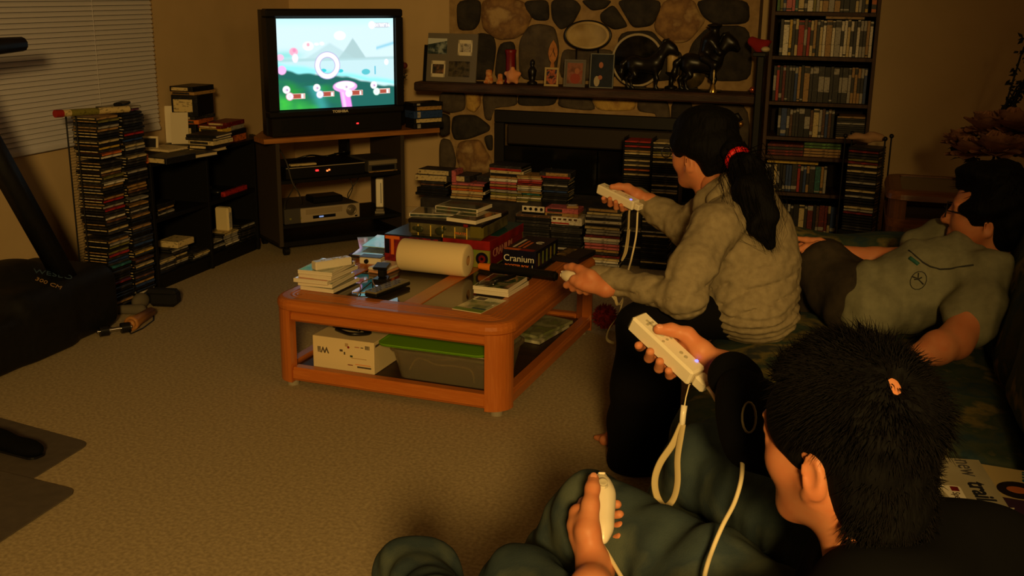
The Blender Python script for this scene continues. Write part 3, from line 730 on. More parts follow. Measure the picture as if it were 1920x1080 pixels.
# --- television
tv = thing('television', 'large black tube television showing a bright racing game', 'television', TVROOT + Vector((0, 0, .6305)), TA)
MTV = M('tv_cabinet', rgb(21, 19, 18), .45, spec=.35)
x0, x1, zt, zb = .05, .815, .64, .0
sx0, sx1, sz0, sz1 = .110, .765, .138, .592
f = MB(); Y0 = .025
f.box(x0, x1, Y0, Y0 + .07, sz1 + .006, zt, .008); f.box(x0, x1, Y0, Y0 + .07, .10, sz0 - .006, .006)
f.box(x0, sx0 - .006, Y0, Y0 + .07, sz0 - .006, sz1 + .006, .004); f.box(sx1 + .006, x1, Y0, Y0 + .07, sz0 - .006, sz1 + .006, .004)
f.build('bezel', MTV, tv)
lp = MB(); lp.box(x0 + .012, x1 - .012, Y0 + .006, Y0 + .07, .0, .10, .006); lo = lp.build('lower_panel', MTV, tv)
MB().box(x0 + .06, x0 + .30, Y0 + .003, Y0 + .01, .025, .085, .002).build('speaker_grille', M('speaker_cloth', rgb(14, 14, 14), .9, bump=.6, bump_scale=300), lo)
MB().box(.50, .62, Y0 + .003, Y0 + .01, .02, .06, .002).build('control_flap', MTV, lo)
sd = MB(); pr = [(Y0 + .07, 0, .0), (.20, .02, .0), (.46, .16, .08)]
vs = []
for yy, ins, dz in pr:
    vs += [(x0 + .004 + ins, yy, .004 + dz * .3), (x1 - .004 - ins, yy, .004 + dz * .3), (x1 - .004 - ins, yy, zt - .006 - dz), (x0 + .004 + ins, yy, zt - .006 - dz)]
fs = [(8, 9, 10, 11)[::-1]] + [(0, 1, 2, 3)]
for j in range(2):
    for i in range(4): fs.append((j * 4 + i, j * 4 + 4 + i, j * 4 + 4 + (i + 1) % 4, j * 4 + (i + 1) % 4))
sd.add(vs, fs); sd.build('back_shell', MTV, tv)
# picture tube: a gently curved glass whose own glow is the game picture
NU, NV = 240, 168
U, Vv = np.meshgrid(np.linspace(0, 1, NU), np.linspace(0, 1, NV))       # v runs down the picture
def sm(a, b, x): t = np.clip((x - a) / (b - a), 0, 1); return t * t * (3 - 2 * t)
pic = np.zeros((NV, NU, 3))
def over(mask, col):
    m = np.clip(mask, 0, 1)[..., None]; pic[:] = pic * (1 - m) + np.array(col) * m
nz1 = waves([9, 17, 31], .5, 3)
def N(sx=1, sy=1, off=0): return np.clip(.5 + .22 * nz1(U * sx + off, Vv * sy, U * 0), 0, 1)
over(np.ones_like(U), (.66, .86, .90))
over(sm(.0, .12, .12 - Vv) * .5, (.45, .95, .95))
mt_ = np.maximum(1 - np.abs(U - .63) / .13 * (1 + .2 * N(2, 2)), 0) * .22
over(sm(-.015, .015, Vv - (.44 - mt_)) * (Vv < .47) * .8, (.36, .55, .56))
mt_ = np.maximum(1 - np.abs(U - .43) / .22, 0) * .18
over(sm(-.02, .02, Vv - (.45 - mt_)) * (Vv < .47) * .55, (.44, .66, .68))
over(sm(.43, .47, Vv) * .6, (.52, .78, .82))
over(np.exp(-((Vv - (.30 + (.95 - U) * .35)) / .018) ** 2) * (U > .84), (.30, .66, .82))
shore = .49 + .235 * U + .02 * N(3, 1, 2)
over(sm(-.03, .03, Vv - (shore - .02)), (.30, .90, .92))
over(sm(-.01, .02, Vv - (shore + .02)) * (U > .3) * .75, (.72, .92, .92))
over(sm(-.01, .02, Vv - (shore + .075)) * .9, (.10, .70, .72))
land = .535 + .235 * U + .018 * np.sin(U * 9) + .03 * (N(4, 2) - .5)
over(sm(-.015, .02, Vv - land), (.012, .13, .11))
over(sm(-.02, .06, Vv - (land + .10)) * (1 - sm(.35, .6, U)) * N(3, 3), (.02, .30, .05))
over(sm(.0, .12, Vv - (.78 + U * .5)) * (U < .35) * (.3 + .7 * N(5, 4, 7)), (.05, .55, .06))
over(np.exp(-((U - .33 + (Vv - .9) * -.3) / .05) ** 2) * (Vv > .74) * .7, (.05, .38, .40))
over(np.exp(-(((U - .06) / .13) ** 2 + ((Vv - .40) / .05) ** 2)) * .9, (.25, .75, .72))
for (a, b, ra, rb, c) in ((.02, .42, .03, .035, (1, .55, .75)), (.03, .56, .035, .05, (1, .5, .9)), (.13, .36, .035, .045, (1, .45, .6)), (.14, .43, .025, .05, (1, .85, .95)), (.25, .30, .045, .05, (1, .97, .95)), (.25, .285, .012, .02, (1, .45, .55)),
                          (.135, .345, .014, .02, (.95, .3, .5)), (.32, .28, .02, .015, (1, 1, 1)), (.365, .275, .02, .02, (1, 1, 1)), (.52, .19, .05, .05, (.98, 1, .98)), (.93, .50, .02, .035, (1, .98, 1))):
    d = ((U - a) / ra) ** 2 + ((Vv - b) / rb) ** 2; over(sm(1.25, .75, d), c)
def disc(a, b, r, c, soft=.004, asp=.70):
    d = np.sqrt((U - a) ** 2 + ((Vv - b) * asp) ** 2); over(sm(r + soft, r - soft, d), c)
for a, b in ((.37, .575), (.515, .585)): over(sm(1.3, .7, ((U - a) / .025) ** 2 + ((Vv - b) / .02) ** 2), (.05, .62, .70))
over(sm(1.2, .8, ((U - .74) / .038) ** 2 + ((Vv - .605) / .033) ** 2), (.10, .55, .62))
over((np.abs(U - .825) < .006) * (np.abs(Vv - .59) < .05), (.15, .55, .70))
d = np.sqrt((U - .405) ** 2 + ((Vv - .52) * .70) ** 2)
over(sm(.016, .011, np.abs(d - .085) - .010), (.45, .42, .72)); over(sm(.016, .010, np.abs(d - .085) - .004), (1.1, 1.05, 1.1))
st_ = .545 + (Vv - .8) * .12
over((Vv > .76) * sm(.050, .035, np.abs(U - st_)), (1.0, .32, 1.0)); over((Vv > .76) * sm(.02, .005, np.abs(U - st_ + .018)), (1.1, .6, 1.05))
over(sm(1.15, .85, ((U - .553) / .105) ** 2 + ((Vv - .765) / .065) ** 2), (1.0, .45, .95)); over(sm(1.2, .7, ((U - .553) / .085) ** 2 + ((Vv - .750) / .045) ** 2), (1.1, 1.05, 1.1))
for a, b, tint in ((.085, .845, (.92, .35, .55)), (.335, .835, (.45, .55, .95)), (.585, .835, (.95, .9, .95)), (.835, .830, (.45, .85, .65))):
    disc(a - .025, b - .068, .030, (1.0, 1.0, 1.05)); disc(a - .022, b - .066, .012, (.75, .6, .85)); disc(a - .018, b - .064, .005, (.5, .2, .4))
    over((U > a) * (U < a + .125) * (np.abs(Vv - (b + .008)) < .030), (.85, .60, .52)); over((U > a) * (U < a + .118) * (np.abs(Vv - (b + .008)) < .023), (.42, .08, .05))
    over((np.abs(U - (a + .103)) < .010) * (np.abs(Vv - (b + .008)) < .022), (1.0, .95, .92))
    disc(a, b + .008, .031, tint); disc(a, b + .008, .026, (1.0, 1.0, 1.05)); disc(a, b + .010, .011, tuple(x * .75 + .2 for x in tint)); disc(a, b + .010, .006, (1, 1, 1.05))
over((U > .80) * (U < .955) * (np.abs(Vv - .078) < .026), (.50, .55, .62)); over((U > .80) * (U < .95) * (np.abs(Vv - .078) < .020), (.62, .66, .74))
disc(.805, .075, .030, (1.02, .98, 1.0))
edge = np.minimum(np.minimum(U, 1 - U) * 1.4, np.minimum(Vv, 1 - Vv))
verts = np.zeros((NV, NU, 3)); verts[..., 0] = sx0 + (sx1 - sx0) * U; verts[..., 2] = sz1 + (sz0 - sz1) * Vv
verts[..., 1] = Y0 + .020 - .012 * (1 - (2 * U - 1) ** 2) * (1 - .5 * (2 * Vv - 1) ** 2) * 1.0
idx = np.arange(NU * NV).reshape(NV, NU)
Q = np.stack([idx[:-1, :-1], idx[1:, :-1], idx[1:, 1:], idx[:-1, 1:]], -1).reshape(-1, 4)
MSCR = bpy.data.materials.new('tv_picture'); MSCR.use_nodes = True
nt = MSCR.node_tree; b = nt.nodes['Principled BSDF']; b.inputs['Base Color'].default_value = (.02, .02, .02, 1); b.inputs['Roughness'].default_value = .2
at = nt.nodes.new('ShaderNodeAttribute'); at.attribute_name = 'game_picture'
nt.links.new(at.outputs['Color'], b.inputs['Emission Color']); b.inputs['Emission Strength'].default_value = 1.15
scr = nobj('screen', [(verts.reshape(-1, 3), Q, 0)], [MSCR], tv)
ca = scr.data.color_attributes.new('game_picture', 'FLOAT_COLOR', 'POINT')
buf = np.ones((NU * NV, 4), np.float32); buf[:, :3] = pic.reshape(-1, 3); ca.data.foreach_set('color', buf.ravel())
MGLOW = M('screen_white', (1, 1, 1, 1), .5, emit=(1, 1, 1, 1), estr=1.3)
text('screen_timer', "01'00\"16", .018, MGLOW, frame(Vector((.698, Y0 + .0135, sz1 - .0355)), (1, 0, 0), (0, 0, 1)), scr, depth=.0002)
MSILV = M('silver_print', rgb(240, 228, 200), .5)
text('lettering', 'TOSHIBA', .013, MSILV, frame(Vector((.437, Y0 + .0005, .118)), (1, 0, 0), (0, 0, 1)), tv, sx=1.2, bold=.0006)
MLED = M('red_led', rgb(255, 30, 30), .3, emit=(1, .02, .02, 1), estr=3)
MB().box(.529, .541, Y0 + .001, Y0 + .007, .046, .053).build('standby_light', MLED, tv)
# --- devices in the stand
def device(name, label, cat, s, y, z): return thing(name, label, cat, tvp(s, y, z), TA)
MGREY = M('grey_plastic', rgb(70, 66, 62), .5); MSIL = M('silver_face', rgb(196, 178, 148), .35, metal=.35)
t = device('disc_player', 'slim black disc player with red lights on the stand\'s middle shelf', 'disc player', .135, .05, .4035)
MB().box(0, .45, .01, .30, 0, .066, .003).build('casing', MSTB, t); MB().box(0, .45, .006, .012, .058, .0615).build('trim_strip', MSIL, t)
MB().box(.165, .18, .004, .011, .034, .042).build('standby_light', MLED, t)
for i, x in enumerate((.226, .238)): MB().box(x, x + .008, .004, .011, .028 + .004 * i, .036 + .004 * i).build('display_digit', M('orange_led', rgb(255, 120, 60), .3, emit=(1, .25, .06, 1), estr=1.5), t)
t = device('remote_control', 'pale remote lying on top of the black disc player', 'remote', .165, .075, .470)
MB().box(0, .145, -.012, .022, 0, .011, .003).build('body', SPINE['cream'], t)
t = device('cable_box', 'dull silver cable box beside the disc player in the stand', 'cable box', .608, .05, .4035)
MB().box(0, .175, .01, .25, 0, .068, .004).build('casing', MGREY, t); MB().box(.002, .173, .004, .012, .042, .064, .001).build('face_plate', M('dull_silver', rgb(150, 136, 110), .4, metal=.3), t); MB().box(.02, .155, .003, .012, .012, .036).build('display_window', MCASE, t)
MB().box(.002, .173, .004, .012, .002, .007).build('trim_strip', SPINE['tan'], t)
t = device('video_recorder', 'silver faced video recorder with round dial on the stand\'s lower shelf', 'video recorder', .115, .045, .1665)
MB().box(0, .43, .012, .33, 0, .082, .003).build('casing', MGREY, t); MB().box(.088, .43, .003, .013, .002, .080, .003).build('face_plate', MSIL, t)
MB().box(.115, .325, .0005, .004, .045, .072, .001).build('tape_flap', M('silver_flap', rgb(170, 152, 122), .4, metal=.3), t)
MB().box(.155, .285, .0005, .004, .020, .036).build('display_window', M('display_dark', rgb(14, 16, 26), .2), t)
MB().box(.19, .215, -.0003, .001, .024, .032).build('display_digit', M('blue_led', rgb(120, 160, 255), .3, emit=(.35, .5, 1, 1), estr=.5), t)
k = MB(); T = Matrix.Translation((.378, .004, .046)) @ Matrix.Rotation(PI / 2, 4, 'X'); k.lathe([(.030, -.001), (.030, .004), (.026, .007), (.024, .004), (.019, .004), (.017, .012), (.012, .014), (0, .0145)], n=28, T=T); k.build('jog_dial', M('dial_metal', rgb(120, 108, 88), .35, metal=.5), t)
MB().box(.40, .413, .001, .004, .008, .016).build('button', MCASE, t)
for x in (.01, .07): MB().cyl((x + .02, .012, .03), (x + .02, .004, .03), .006, n=10).build('jack', SPINE['olive'], t)
t = device('power_adapter', 'black adapter box lying on top of the video recorder', 'adapter', .31, .12, .249)
MB().box(0, .17, 0, .12, 0, .036, .006).build('casing', MCASE, t)
MWP = M('white_gloss', rgb(226, 214, 190), .3, spec=.5)
t = thing('game_console', 'upright white game console with disc slot in the TV stand', 'game console', tvp(.686, .09, .1668), TA - .50)
R = Matrix.Translation((0, 0, .034)) @ Matrix.Rotation(-.10, 4, 'X')
MB().box(-.0205, .0205, 0, .16, .0, .157, .004, T=R).build('casing', MWP, t)
MB().box(.006, .010, -.001, .002, .022, .135, 0, T=R).build('disc_slot', MCASE, t)
MB().box(-.016, -.008, -.001, .002, .143, .149, 0, T=R).build('power_light', SPINE['white'], t)
o = MB(); o.prism([(-.026, -.008), (.026, -.008), (.018, .15), (-.018, .15)], 0, .012); o.box(-.022, .022, .0, .14, .012, .024, .003); o.build('cradle', M('cradle_grey', rgb(132, 122, 104), .45), t)
def cable(name, label, pts, r=.003, mat=None, cat='cable'):
    P = [Vector(p) for p in pts]; out = []
    for i in range(len(P) - 1):
        a, b, c, d = P[max(i - 1, 0)], P[i], P[i + 1], P[min(i + 2, len(P) - 1)]
        for k in range(8):
            t = k / 8; out.append(.5 * ((2 * b) + (c - a) * t + (2 * a - 5 * b + 4 * c - d) * t * t + (3 * b - a - 3 * c + d) * t ** 3))
    out.append(P[-1])
    return tag(MB().tube(out, r, n=7).build(name, mat or M('cable_grey', rgb(66, 62, 58), .6)), label, cat)
cable('cable', 'grey cable hanging at the left inside the TV stand', [tvp(.135, .15, .56), tvp(.130, .035, .50), tvp(.15, .02, .40), tvp(.19, .03, .33), tvp(.23, .10, .26)], .004)
cable('cable', 'dark looped cable between the stand\'s two shelves at its left', [tvp(.30, .30, .36), tvp(.2, .2, .29), tvp(.14, .1, .285), tvp(.108, .03, .26)], .003)
cable('cable', 'dark cable sagging behind the white console', [tvp(.58, .30, .38), tvp(.60, .25, .30), tvp(.55, .22, .22), tvp(.60, .25, .17)], .003)
cable('cable', 'thin cable crossing behind the console to the shelf above', [tvp(.70, .34, .38), tvp(.65, .3, .32), tvp(.6, .32, .24), tvp(.64, .33, .17)], .003)
cable('cable', 'thin wire hanging down the wall at the stand\'s right', [tvp(.90, .20, .600), tvp(.91, .25, .45), tvp(.88, .27, .25), tvp(.87, .3, .006)], .003)
cable('wire_tangle', 'dark tangle of wires on the stand\'s upper compartment', [tvp(.2, .2, .475), tvp(.3, .14, .51), tvp(.42, .2, .49), tvp(.5, .12, .52), tvp(.56, .2, .5), tvp(.5, .26, .49)], .005, MCASE)
# tapes and books at the stand's right end
z = .6305
for k, (sz, col, w, lab) in enumerate(((.030, 'black', .185, 'black tape box lowest on the TV stand beside the television'), (.026, 'cream', .175, 'cream spined tape box second up beside the television'), (.040, 'blue', .180, 'thick dark blue box in the pile beside the television'),
                                      (.026, 'tan', .170, 'tan spined tape box near the top of the television\'s pile'), (.018, 'black', .185, 'black case topping the pile beside the television'))):
    t = thing('video_box', lab, 'video box', tvp(.960 + rnd.uniform(-.004, .004), .015, z), TA + rnd.uniform(-.02, .02), 'tape boxes beside the television')
    MB().box(-w / 2, w / 2, 0, .105, 0, sz, .0015).build('box_shell', SPINE['black' if col in ('cream', 'tan') else col], t)
    if col in ('cream', 'tan'): MB().box(-w / 2 + .012, w / 2 - .004, -.001, .001, .003, sz - .003).build('spine_label', SPINE[col], t)
    else: MB().box(-w / 2 + .02, -w / 2 + .04, -.001, .001, .004, sz - .004).build('spine_label', SPINE['pale grey'], t)
    z += sz + .0005
# dark dried flowers behind the set
pl = thing('flower_pot', 'dark potted artificial plant peeping out behind the television', 'plant', tvp(.885, .235, .6305), 0)
MB().lathe([(.035, 0), (.05, .02), (.055, .07), (.048, .12), (.052, .125), (.044, .122)], n=18).build('pot', MCASE, pl)
MLEAF = M('dark_leaf', rgb(38, 34, 24), .7); MPET = M('dark_red_petal', rgb(92, 30, 26), .7)
def sprig(mb, base, tip, n, ls, seed, w=.45):
    r = random.Random(seed); base, tip = Vector(base), Vector(tip); mb.cyl(base, tip, .003, .0015, n=5)
    for k in range(n):
        p = base.lerp(tip, .25 + .75 * k / max(n - 1, 1)); d = Vector((r.uniform(-1, 1), r.uniform(-1, 1), r.uniform(-.3, .8))).normalized()
        s_ = d.cross(Vector((0, 0, 1))).normalized() * ls * w; q = p + d * ls; m_ = p + d * ls * .5 + Vector((0, 0, ls * .12))
        mb.add([p, m_ - s_ * .5, q, m_ + s_ * .5, m_ + Vector((0, 0, .003))], [(0, 1, 4), (1, 2, 4), (2, 3, 4), (3, 0, 4)])
lv = MB()
for k in range(9):
    an = k * .7; sprig(lv, (0, 0, .11), (.045 * math.cos(an), .045 * math.sin(an), .28 + .02 * (k % 4)), 9, .032, k)
lv.build('foliage', MLEAF, pl)
for k in range(5):
    an = k * 1.3 + .4; b = MB(); b.ball((.04 * math.cos(an), .04 * math.sin(an), .33 + .02 * (k % 3)), .018, n=10, m=6); b.build('bloom', MPET, pl)
# boards leaning between the shelf and the stand
for i, (y, hh, x0_) in enumerate(((5.148, .37, -3.16), (5.136, .33, -3.12))):
    o = MB().box(-.035, .035, -.003, .003, 0, hh, .001).build('leaning_board', M('grey_board', rgb(74, 66, 58), .8)); o.location = (x0_, y, .010); o.rotation_euler = (0, -.14, 0)
    tag(o, ('narrow grey board leaning nearest the TV stand, beside the black shelf', 'narrow grey board leaning nearest the black shelf, beside the TV stand')[i], 'board', 'boards leaning beside the TV stand')
# ================================================================== hearth and the piles of discs in front of it
HTZ = .27
tag(MB().box(-2.25, -.53, 5.50, FY0 - .046, 0, HTZ, .01).build('hearth', STONES['dark']), 'raised dark stone hearth buried under piles of discs', 'hearth', kind='structure')
CASEB = {'cream': M('case_white', rgb(214, 202, 176), .35), 'dark': MCASE, 'grey': M('case_grey', rgb(96, 90, 82), .35)}
def pile(phrase, xa, xb, ytop, Y, kind, zb, weights=BRIGHT, group=None, rz=0.0, jit=.006, limit=60, first=None, zmax=None):
    """A pile of lying cases with their spines to the room, from height ZB up to the photo row YTOP seen at depth Y."""
    a, b = aty(xa, ytop, Y), aty(xb, ytop, Y); cx = (a.x + b.x) / 2; ztop = zmax or (a.z + b.z) / 2
    z = zb; k = 0; seq = []
    th = {'dvd': .0149, 'cd': .0106, 'vhs': .0258}[kind]
    n = max(1, min(limit, int(round((ztop - zb) / th))))
    for k in range(n):
        col = first[n - 1 - k] if first and n - 1 - k < len(first) else pick(weights)
        pos = ordinal(n - k) + ' from top' if n - k > 1 else 'topmost'
        r = rz + rnd.uniform(-.05, .05); dxy = (rnd.uniform(-jit, jit), rnd.uniform(-jit, jit))
        if kind == 'cd':
            o = cd((cx + dxy[0], Y + .064 + dxy[1], z), r, col, f'{col} spined CD case, {pos} in the {phrase}', group, rnd.choice(['charcoal', 'cream', 'pale grey', 'black']))
        elif kind == 'dvd':
            o = dvd((cx + dxy[0], Y + .070 + dxy[1], z), r, col, f'{col} spined DVD case, {pos} in the {phrase}', group, body=rnd.choice([MCASE, MCASE, MCASE, CASEB['grey']]) if col not in ('white', 'cream') else rnd.choice([CASEB['cream'], MCASE]))
        else:
            t = thing('video_box', f'{col} tape box, {pos} in the {phrase}', 'video box', (cx + dxy[0], Y + .002 + dxy[1], z), r, group)
            MB().box(-.095, .095, 0, .105, 0, .0252, .0015).build('box_shell', SPINE[col], t); MB().box(-.08, .07, -.0006, .001, .004, .021).build('spine_label', SPINE['charcoal' if col in ('cream', 'white', 'tan') else 'cream'], t)
        z += th
    return z
DK = {'black': 8, 'charcoal': 5, 'brown': 1, 'dark red': 1, 'pale grey': 1, 'blue': 1}
gA = 'disc cases piled by the hearth'
pile('dark pile beside the TV stand', 746, 776, 337, 5.32, 'dvd', 0, DK, 'cases in the dark pile beside the TV stand', rz=.5) if False else None
zB = pile('dark pile under the two cream tapes', 772, 848, 350, 5.56, 'dvd', HTZ + .001, DK, 'cases under the cream tapes')
zC = pile('pile under the two cream tapes', 772, 848, 335, 5.57, 'cd', zB, DK, 'CDs under the cream tapes', limit=3)
for k, (sz, lab) in enumerate(((.034, 'thick cream tape box beside the fireplace, under another'), (.028, 'cream tape box topping the pile left of the fireplace'))):
    c = aty(818, 310, 5.60); t = thing('video_box', lab, 'video box', (c.x - .01 + .012 * k, 5.585 + .006 * k, zC + .001 + .0345 * k), .03 - .08 * k, 'cream tape boxes by the fireplace')
    MB().box(-.11, .10, 0, .125, 0, sz, .002).build('box_shell', SPINE['charcoal'], t); MB().box(-.108, .075, -.001, .002, .002, sz - .002).build('spine_label', SPINE['cream'], t); MB().box(-.10, -.092, -.0016, 0, sz * .4, sz * .6).build('emblem', SPINE['brown'], t)
    MB().box(-.10, .095, .005, .12, sz - .001, sz + .0006).build('cover_print', SPINE['charcoal'], t)
o = MB().box(-.012, .012, 0, .12, 0, .15, .001).build('book', SPINE['pink'], None, (aty(845, 370, 5.53).x + .012, 5.545, HTZ + .001), (0, 0, 0)); tag(o, 'thin magenta book standing upright beside the cream tapes', 'book')
zc = pile('pile right of the magenta book', 846, 906, 346, 5.53, 'dvd', HTZ + .001, {'pink': 2, 'tan': 3, 'cream': 3, 'red': 1, 'white': 2}, 'cases right of the magenta book', first=['pink', 'tan', 'orange', 'cream'])
c = aty(872, 335, 5.56)
t = thing('video_box', 'grey topped box with cream end on the pile right of the magenta book', 'video box', (c.x, 5.55, zc), -.12)
MB().box(-.07, .03, 0, .16, 0, .034, .002).build('box_shell', SPINE['charcoal'], t); MB().box(-.068, .0, -.001, .002, .004, .031).build('spine_label', SPINE['cream'], t)
t = thing('video_box', 'dark box with pale edge lying behind the grey topped one', 'video box', (c.x + .085, 5.60, zc), -.12)
MB().box(-.035, .045, 0, .16, 0, .03, .002).build('box_shell', SPINE['charcoal'], t); MB().box(.044, .046, .005, .155, .006, .024).build('spine_label', SPINE['pale grey'], t)
pile('tall pile at the firebox', 921, 979, 308, 5.56, 'dvd', HTZ + .001, BRIGHT, 'cases at the firebox\'s left side', first=['charcoal', 'red', 'cream', 'black', 'tan', 'white', 'pink', 'tan', 'red', 'pale grey', 'olive'], rz=-.05)
pile('firebox\'s low pile', 972, 1012, 331, 5.55, 'cd', HTZ + .001, BRIGHT, 'CDs in front of the firebox', first=['tan', 'cream', 'pink', 'red', 'dark red', 'cream', 'white', 'pale grey'])
zE = pile('pile under the red topped box', 1016, 1066, 336, 5.56, 'cd', HTZ + .001, DARKISH, 'CDs under the red topped box')
c = aty(1042, 330, 5.58)
t = thing('boxed_set', 'wide box with red and cream spine topping a pile by the firebox', 'boxed set', (c.x, 5.565, zE + .0005), .02)
MB().box(-.085, .085, 0, .125, 0, .034, .002).build('box_shell', SPINE['charcoal'], t); MB().box(-.083, .083, -.001, .001, .002, .012).build('spine_label', SPINE['red'], t); MB().box(-.05, .07, -.001, .001, .014, .03).build('cover_print', SPINE['tan'], t)
# front row standing on the carpet
zF = pile('pile under the four-portrait case', 978, 1020, 402, 5.34, 'dvd', 0, DK, 'cases under the four-portrait case', limit=17)
c = aty(999, 385, 5.34)
t = thing('dvd_case', 'case with four dark portraits along its cream spine, by the hearth', 'DVD case', (c.x, 5.35, zF), 0)
MB().box(-.062, .062, 0, .13, 0, .045, .002).build('box_shell', MCASE, t); MB().box(-.060, .060, -.001, .001, .012, .043).build('spine_label', SPINE['white'], t)
for i in range(4):
    MB().cyl((-.043 + .029 * i, .0, .028), (-.043 + .029 * i, -.0016, .028), .0085, n=12).build('portrait', MCASE, t)
zG = pile('pile under the white striped tape', 1022, 1092, 424, 5.36, 'dvd', 0, DARKISH, 'cases under the white striped tape', limit=16)
c = aty(1057, 420, 5.36)
t = thing('video_box', 'white tape box with dark and red print on the pile beside the table', 'video box', (c.x, 5.352, zG + .0005), 0)
MB().box(-.098, .098, 0, .12, 0, .040, .002).build('box_shell', SPINE['white'], t)
for i in range(6): MB().box(-.085 + .028 * i, -.068 + .028 * i, -.001, .001, .024, .034).build('print_mark', SPINE['brown'], t)
MB().box(-.09, .03, -.001, .001, .004, .012).build('spine_label', SPINE['red'], t)
zG += .041
for k, (col, h) in enumerate((('tan', .018), ('pink', .024))):
    t = thing('video_box', ('tan tape box above the white striped one', 'pink edged tape box above the tan one')[k], 'video box', (c.x - .01, 5.36, zG), .02 - .05 * k)
    MB().box(-.092, .085, 0, .11, 0, h, .0015).build('box_shell', SPINE[col], t); MB().box(-.08, .0, -.0008, .001, .004, h - .004).build('spine_label', SPINE['charcoal'], t); zG += h + .0005
t = thing('cassette', 'small pale cassette topping the pile with the white striped tape', 'cassette', (c.x + .04, 5.38, zG), .3)
MB().box(-.03, .03, 0, .06, 0, .012, .002).build('shell', SPINE['tan'], t); MB().box(-.022, .022, .012, .05, .0115, .0125).build('label_sheet', SPINE['white'], t)
zH = pile('carpet pile by the woman\'s arm', 1097, 1165, 398, 5.38, 'dvd', 0, {'cream': 3, 'white': 2, 'pink': 2, 'tan': 2, 'pale grey': 3, 'charcoal': 2, 'dark red': 1, 'black': 2}, 'cases beside the woman\'s arm')
t = thing('boxed_set', 'dark picture box lying on the pile nearest the woman\'s hand', 'boxed set', (aty(1131, 400, 5.38).x, 5.375, zH + .0005), -.04)
MB().box(-.085, .09, 0, .14, 0, .022, .002).build('box_shell', SPINE['charcoal'], t); MB().box(-.075, .075, -.0008, .001, .005, .017).build('spine_label', SPINE['tan'], t)
pile('carpet column behind the woman\'s cord', 1203, 1256, 402, 5.40, 'cd', 0, {'black': 9, 'charcoal': 4, 'dark red': 1, 'pale grey': 1.5, 'cream': 1}, 'CDs in the column behind the cord', jit=.002)
pile('short column beside the hanging strap', 1168, 1198, 430, 5.44, 'cd', 0, {'black': 9, 'charcoal': 4, 'dark red': 1, 'pale grey': 1}, 'CDs beside the hanging strap', jit=.002)
# two CD racks on the hearth
for (xa, xb, nm, Y, first) in ((1171, 1222, 'left', 5.58, ['red', 'black', 'red', 'black', 'tan', 'cream', 'black', 'black', 'cream', 'charcoal', 'cream', 'black', 'orange', 'black', 'cream']), (1223, 1275, 'right', 5.58, ['cream', 'charcoal', 'pale grey', 'black', 'olive', 'cream', 'yellow', 'black', 'cream', 'black'])):
    a = aty(xa, 256, Y); b_ = aty(xb, 256, Y); cx = (a.x + b_.x) / 2 + (.004 if nm == 'right' else 0)
    word = {'left': 'slim black CD rack on the hearth, the one farther from the bookcase', 'right': 'slim black CD rack on the hearth, partly hidden by the woman\'s face'}[nm]
    t = thing('cd_rack', word, 'CD rack', (cx, Y, HTZ), 0, 'CD racks on the hearth')
    for x in (-.0742, .0722): MB().box(x, x + .002, 0, .13, .0, .375).build('side_panel', MWIRE, t)
    MB().box(-.0742, .0742, 0, .13, 0.001, .006).build('base', MWIRE, t)
    n = 29; z = HTZ + .009
    for k in range(n):
        i = n - 1 - k; col = first[i] if i < len(first) else pick({'black': 6, 'charcoal': 4, 'cream': 3, 'green': .4, 'pale grey': 1.5})
        cd((cx, Y + .062 + rnd.uniform(-.002, .002), z), 0, col, f'{col} spined CD case, {ordinal(n - k)} from top in the hearth\'s {"farther" if nm == "left" else "nearer"} CD rack', 'CDs in the racks on the hearth'); z += .0122
# fireside tools
ft = thing('fire_tools', 'dark fireside tools with curved handle against the stone by the bookcase', 'fire tools', (-.615, 5.72, HTZ + .001), 0)
MB().lathe([(.0, 0), (.07, 0), (.07, .012), (.02, .02), (0, .02)], n=20).build('base', MIRON, ft)
hp = [Vector((0, 0, .02)), Vector((0, 0, .40)), Vector((-.01, -.0, .46)), Vector((.0, -.0, .49)), Vector((.03, -.0, .50)), Vector((.05, -.0, .47))]
MB().tube(hp, .013, n=10).build('stand_pole', MIRON, ft)
MB().tube([Vector((.015, -.025, .08)), Vector((.015, -.025, .40))], .008, n=8).build('poker', M('steel', rgb(112, 104, 88), .4, metal=.6), ft)
MB().ball((.05, -.0, .455), .016, n=10, m=7).build('knob', M('brass', rgb(176, 130, 60), .3, metal=.8), ft)

# ================================================================== on the mantel
MDK = M('dark_bronze', rgb(17, 14, 12), .35, spec=.4, var=rgb(26, 22, 18), var_scale=30)
def mz(px, y=5.80): return Vector((aty(px, 150, y).x, y, MZ))
# collage frame: grey mount with four snapshots
pcol = thing('photo_frame', 'large grey collage frame holding four snapshots at the mantel\'s TV end', 'photo frame', (0, 0, 0), group=None)
pa, pb = aty(799, 146, 5.80).x, aty(893, 146, 5.80).x
W_ = pb - pa; H_ = .265
pcol.matrix_world = lean(Vector(((pa + pb) / 2, 5.79, MZ + .001)), -.03, .16)
MMOUNT = M('grey_mount', rgb(112, 104, 94), .8)
MB().box(-W_ / 2 - .022, -W_ / 2, .004, .02, 0, .2, .001).build('side_wing', MCASE, pcol)
MB().box(-W_ / 2, W_ / 2, 0, .012, 0, H_, .001).build('mount', MMOUNT, pcol)
snaps = [(-.30, .73, .115, .085, 'photo_lake', [rgb(20, 30, 32), rgb(56, 70, 76), rgb(150, 160, 160)]), (.26, .71, .085, .085, 'photo_group', [rgb(30, 26, 26), rgb(200, 190, 176), rgb(60, 50, 46)]),
         (-.26, .26, .085, .090, 'photo_couple', [rgb(46, 46, 50), rgb(70, 60, 54), rgb(160, 110, 80)]), (.16, .27, .125, .085, 'photo_garden', [rgb(50, 46, 36), rgb(90, 80, 62), rgb(40, 34, 36)])]
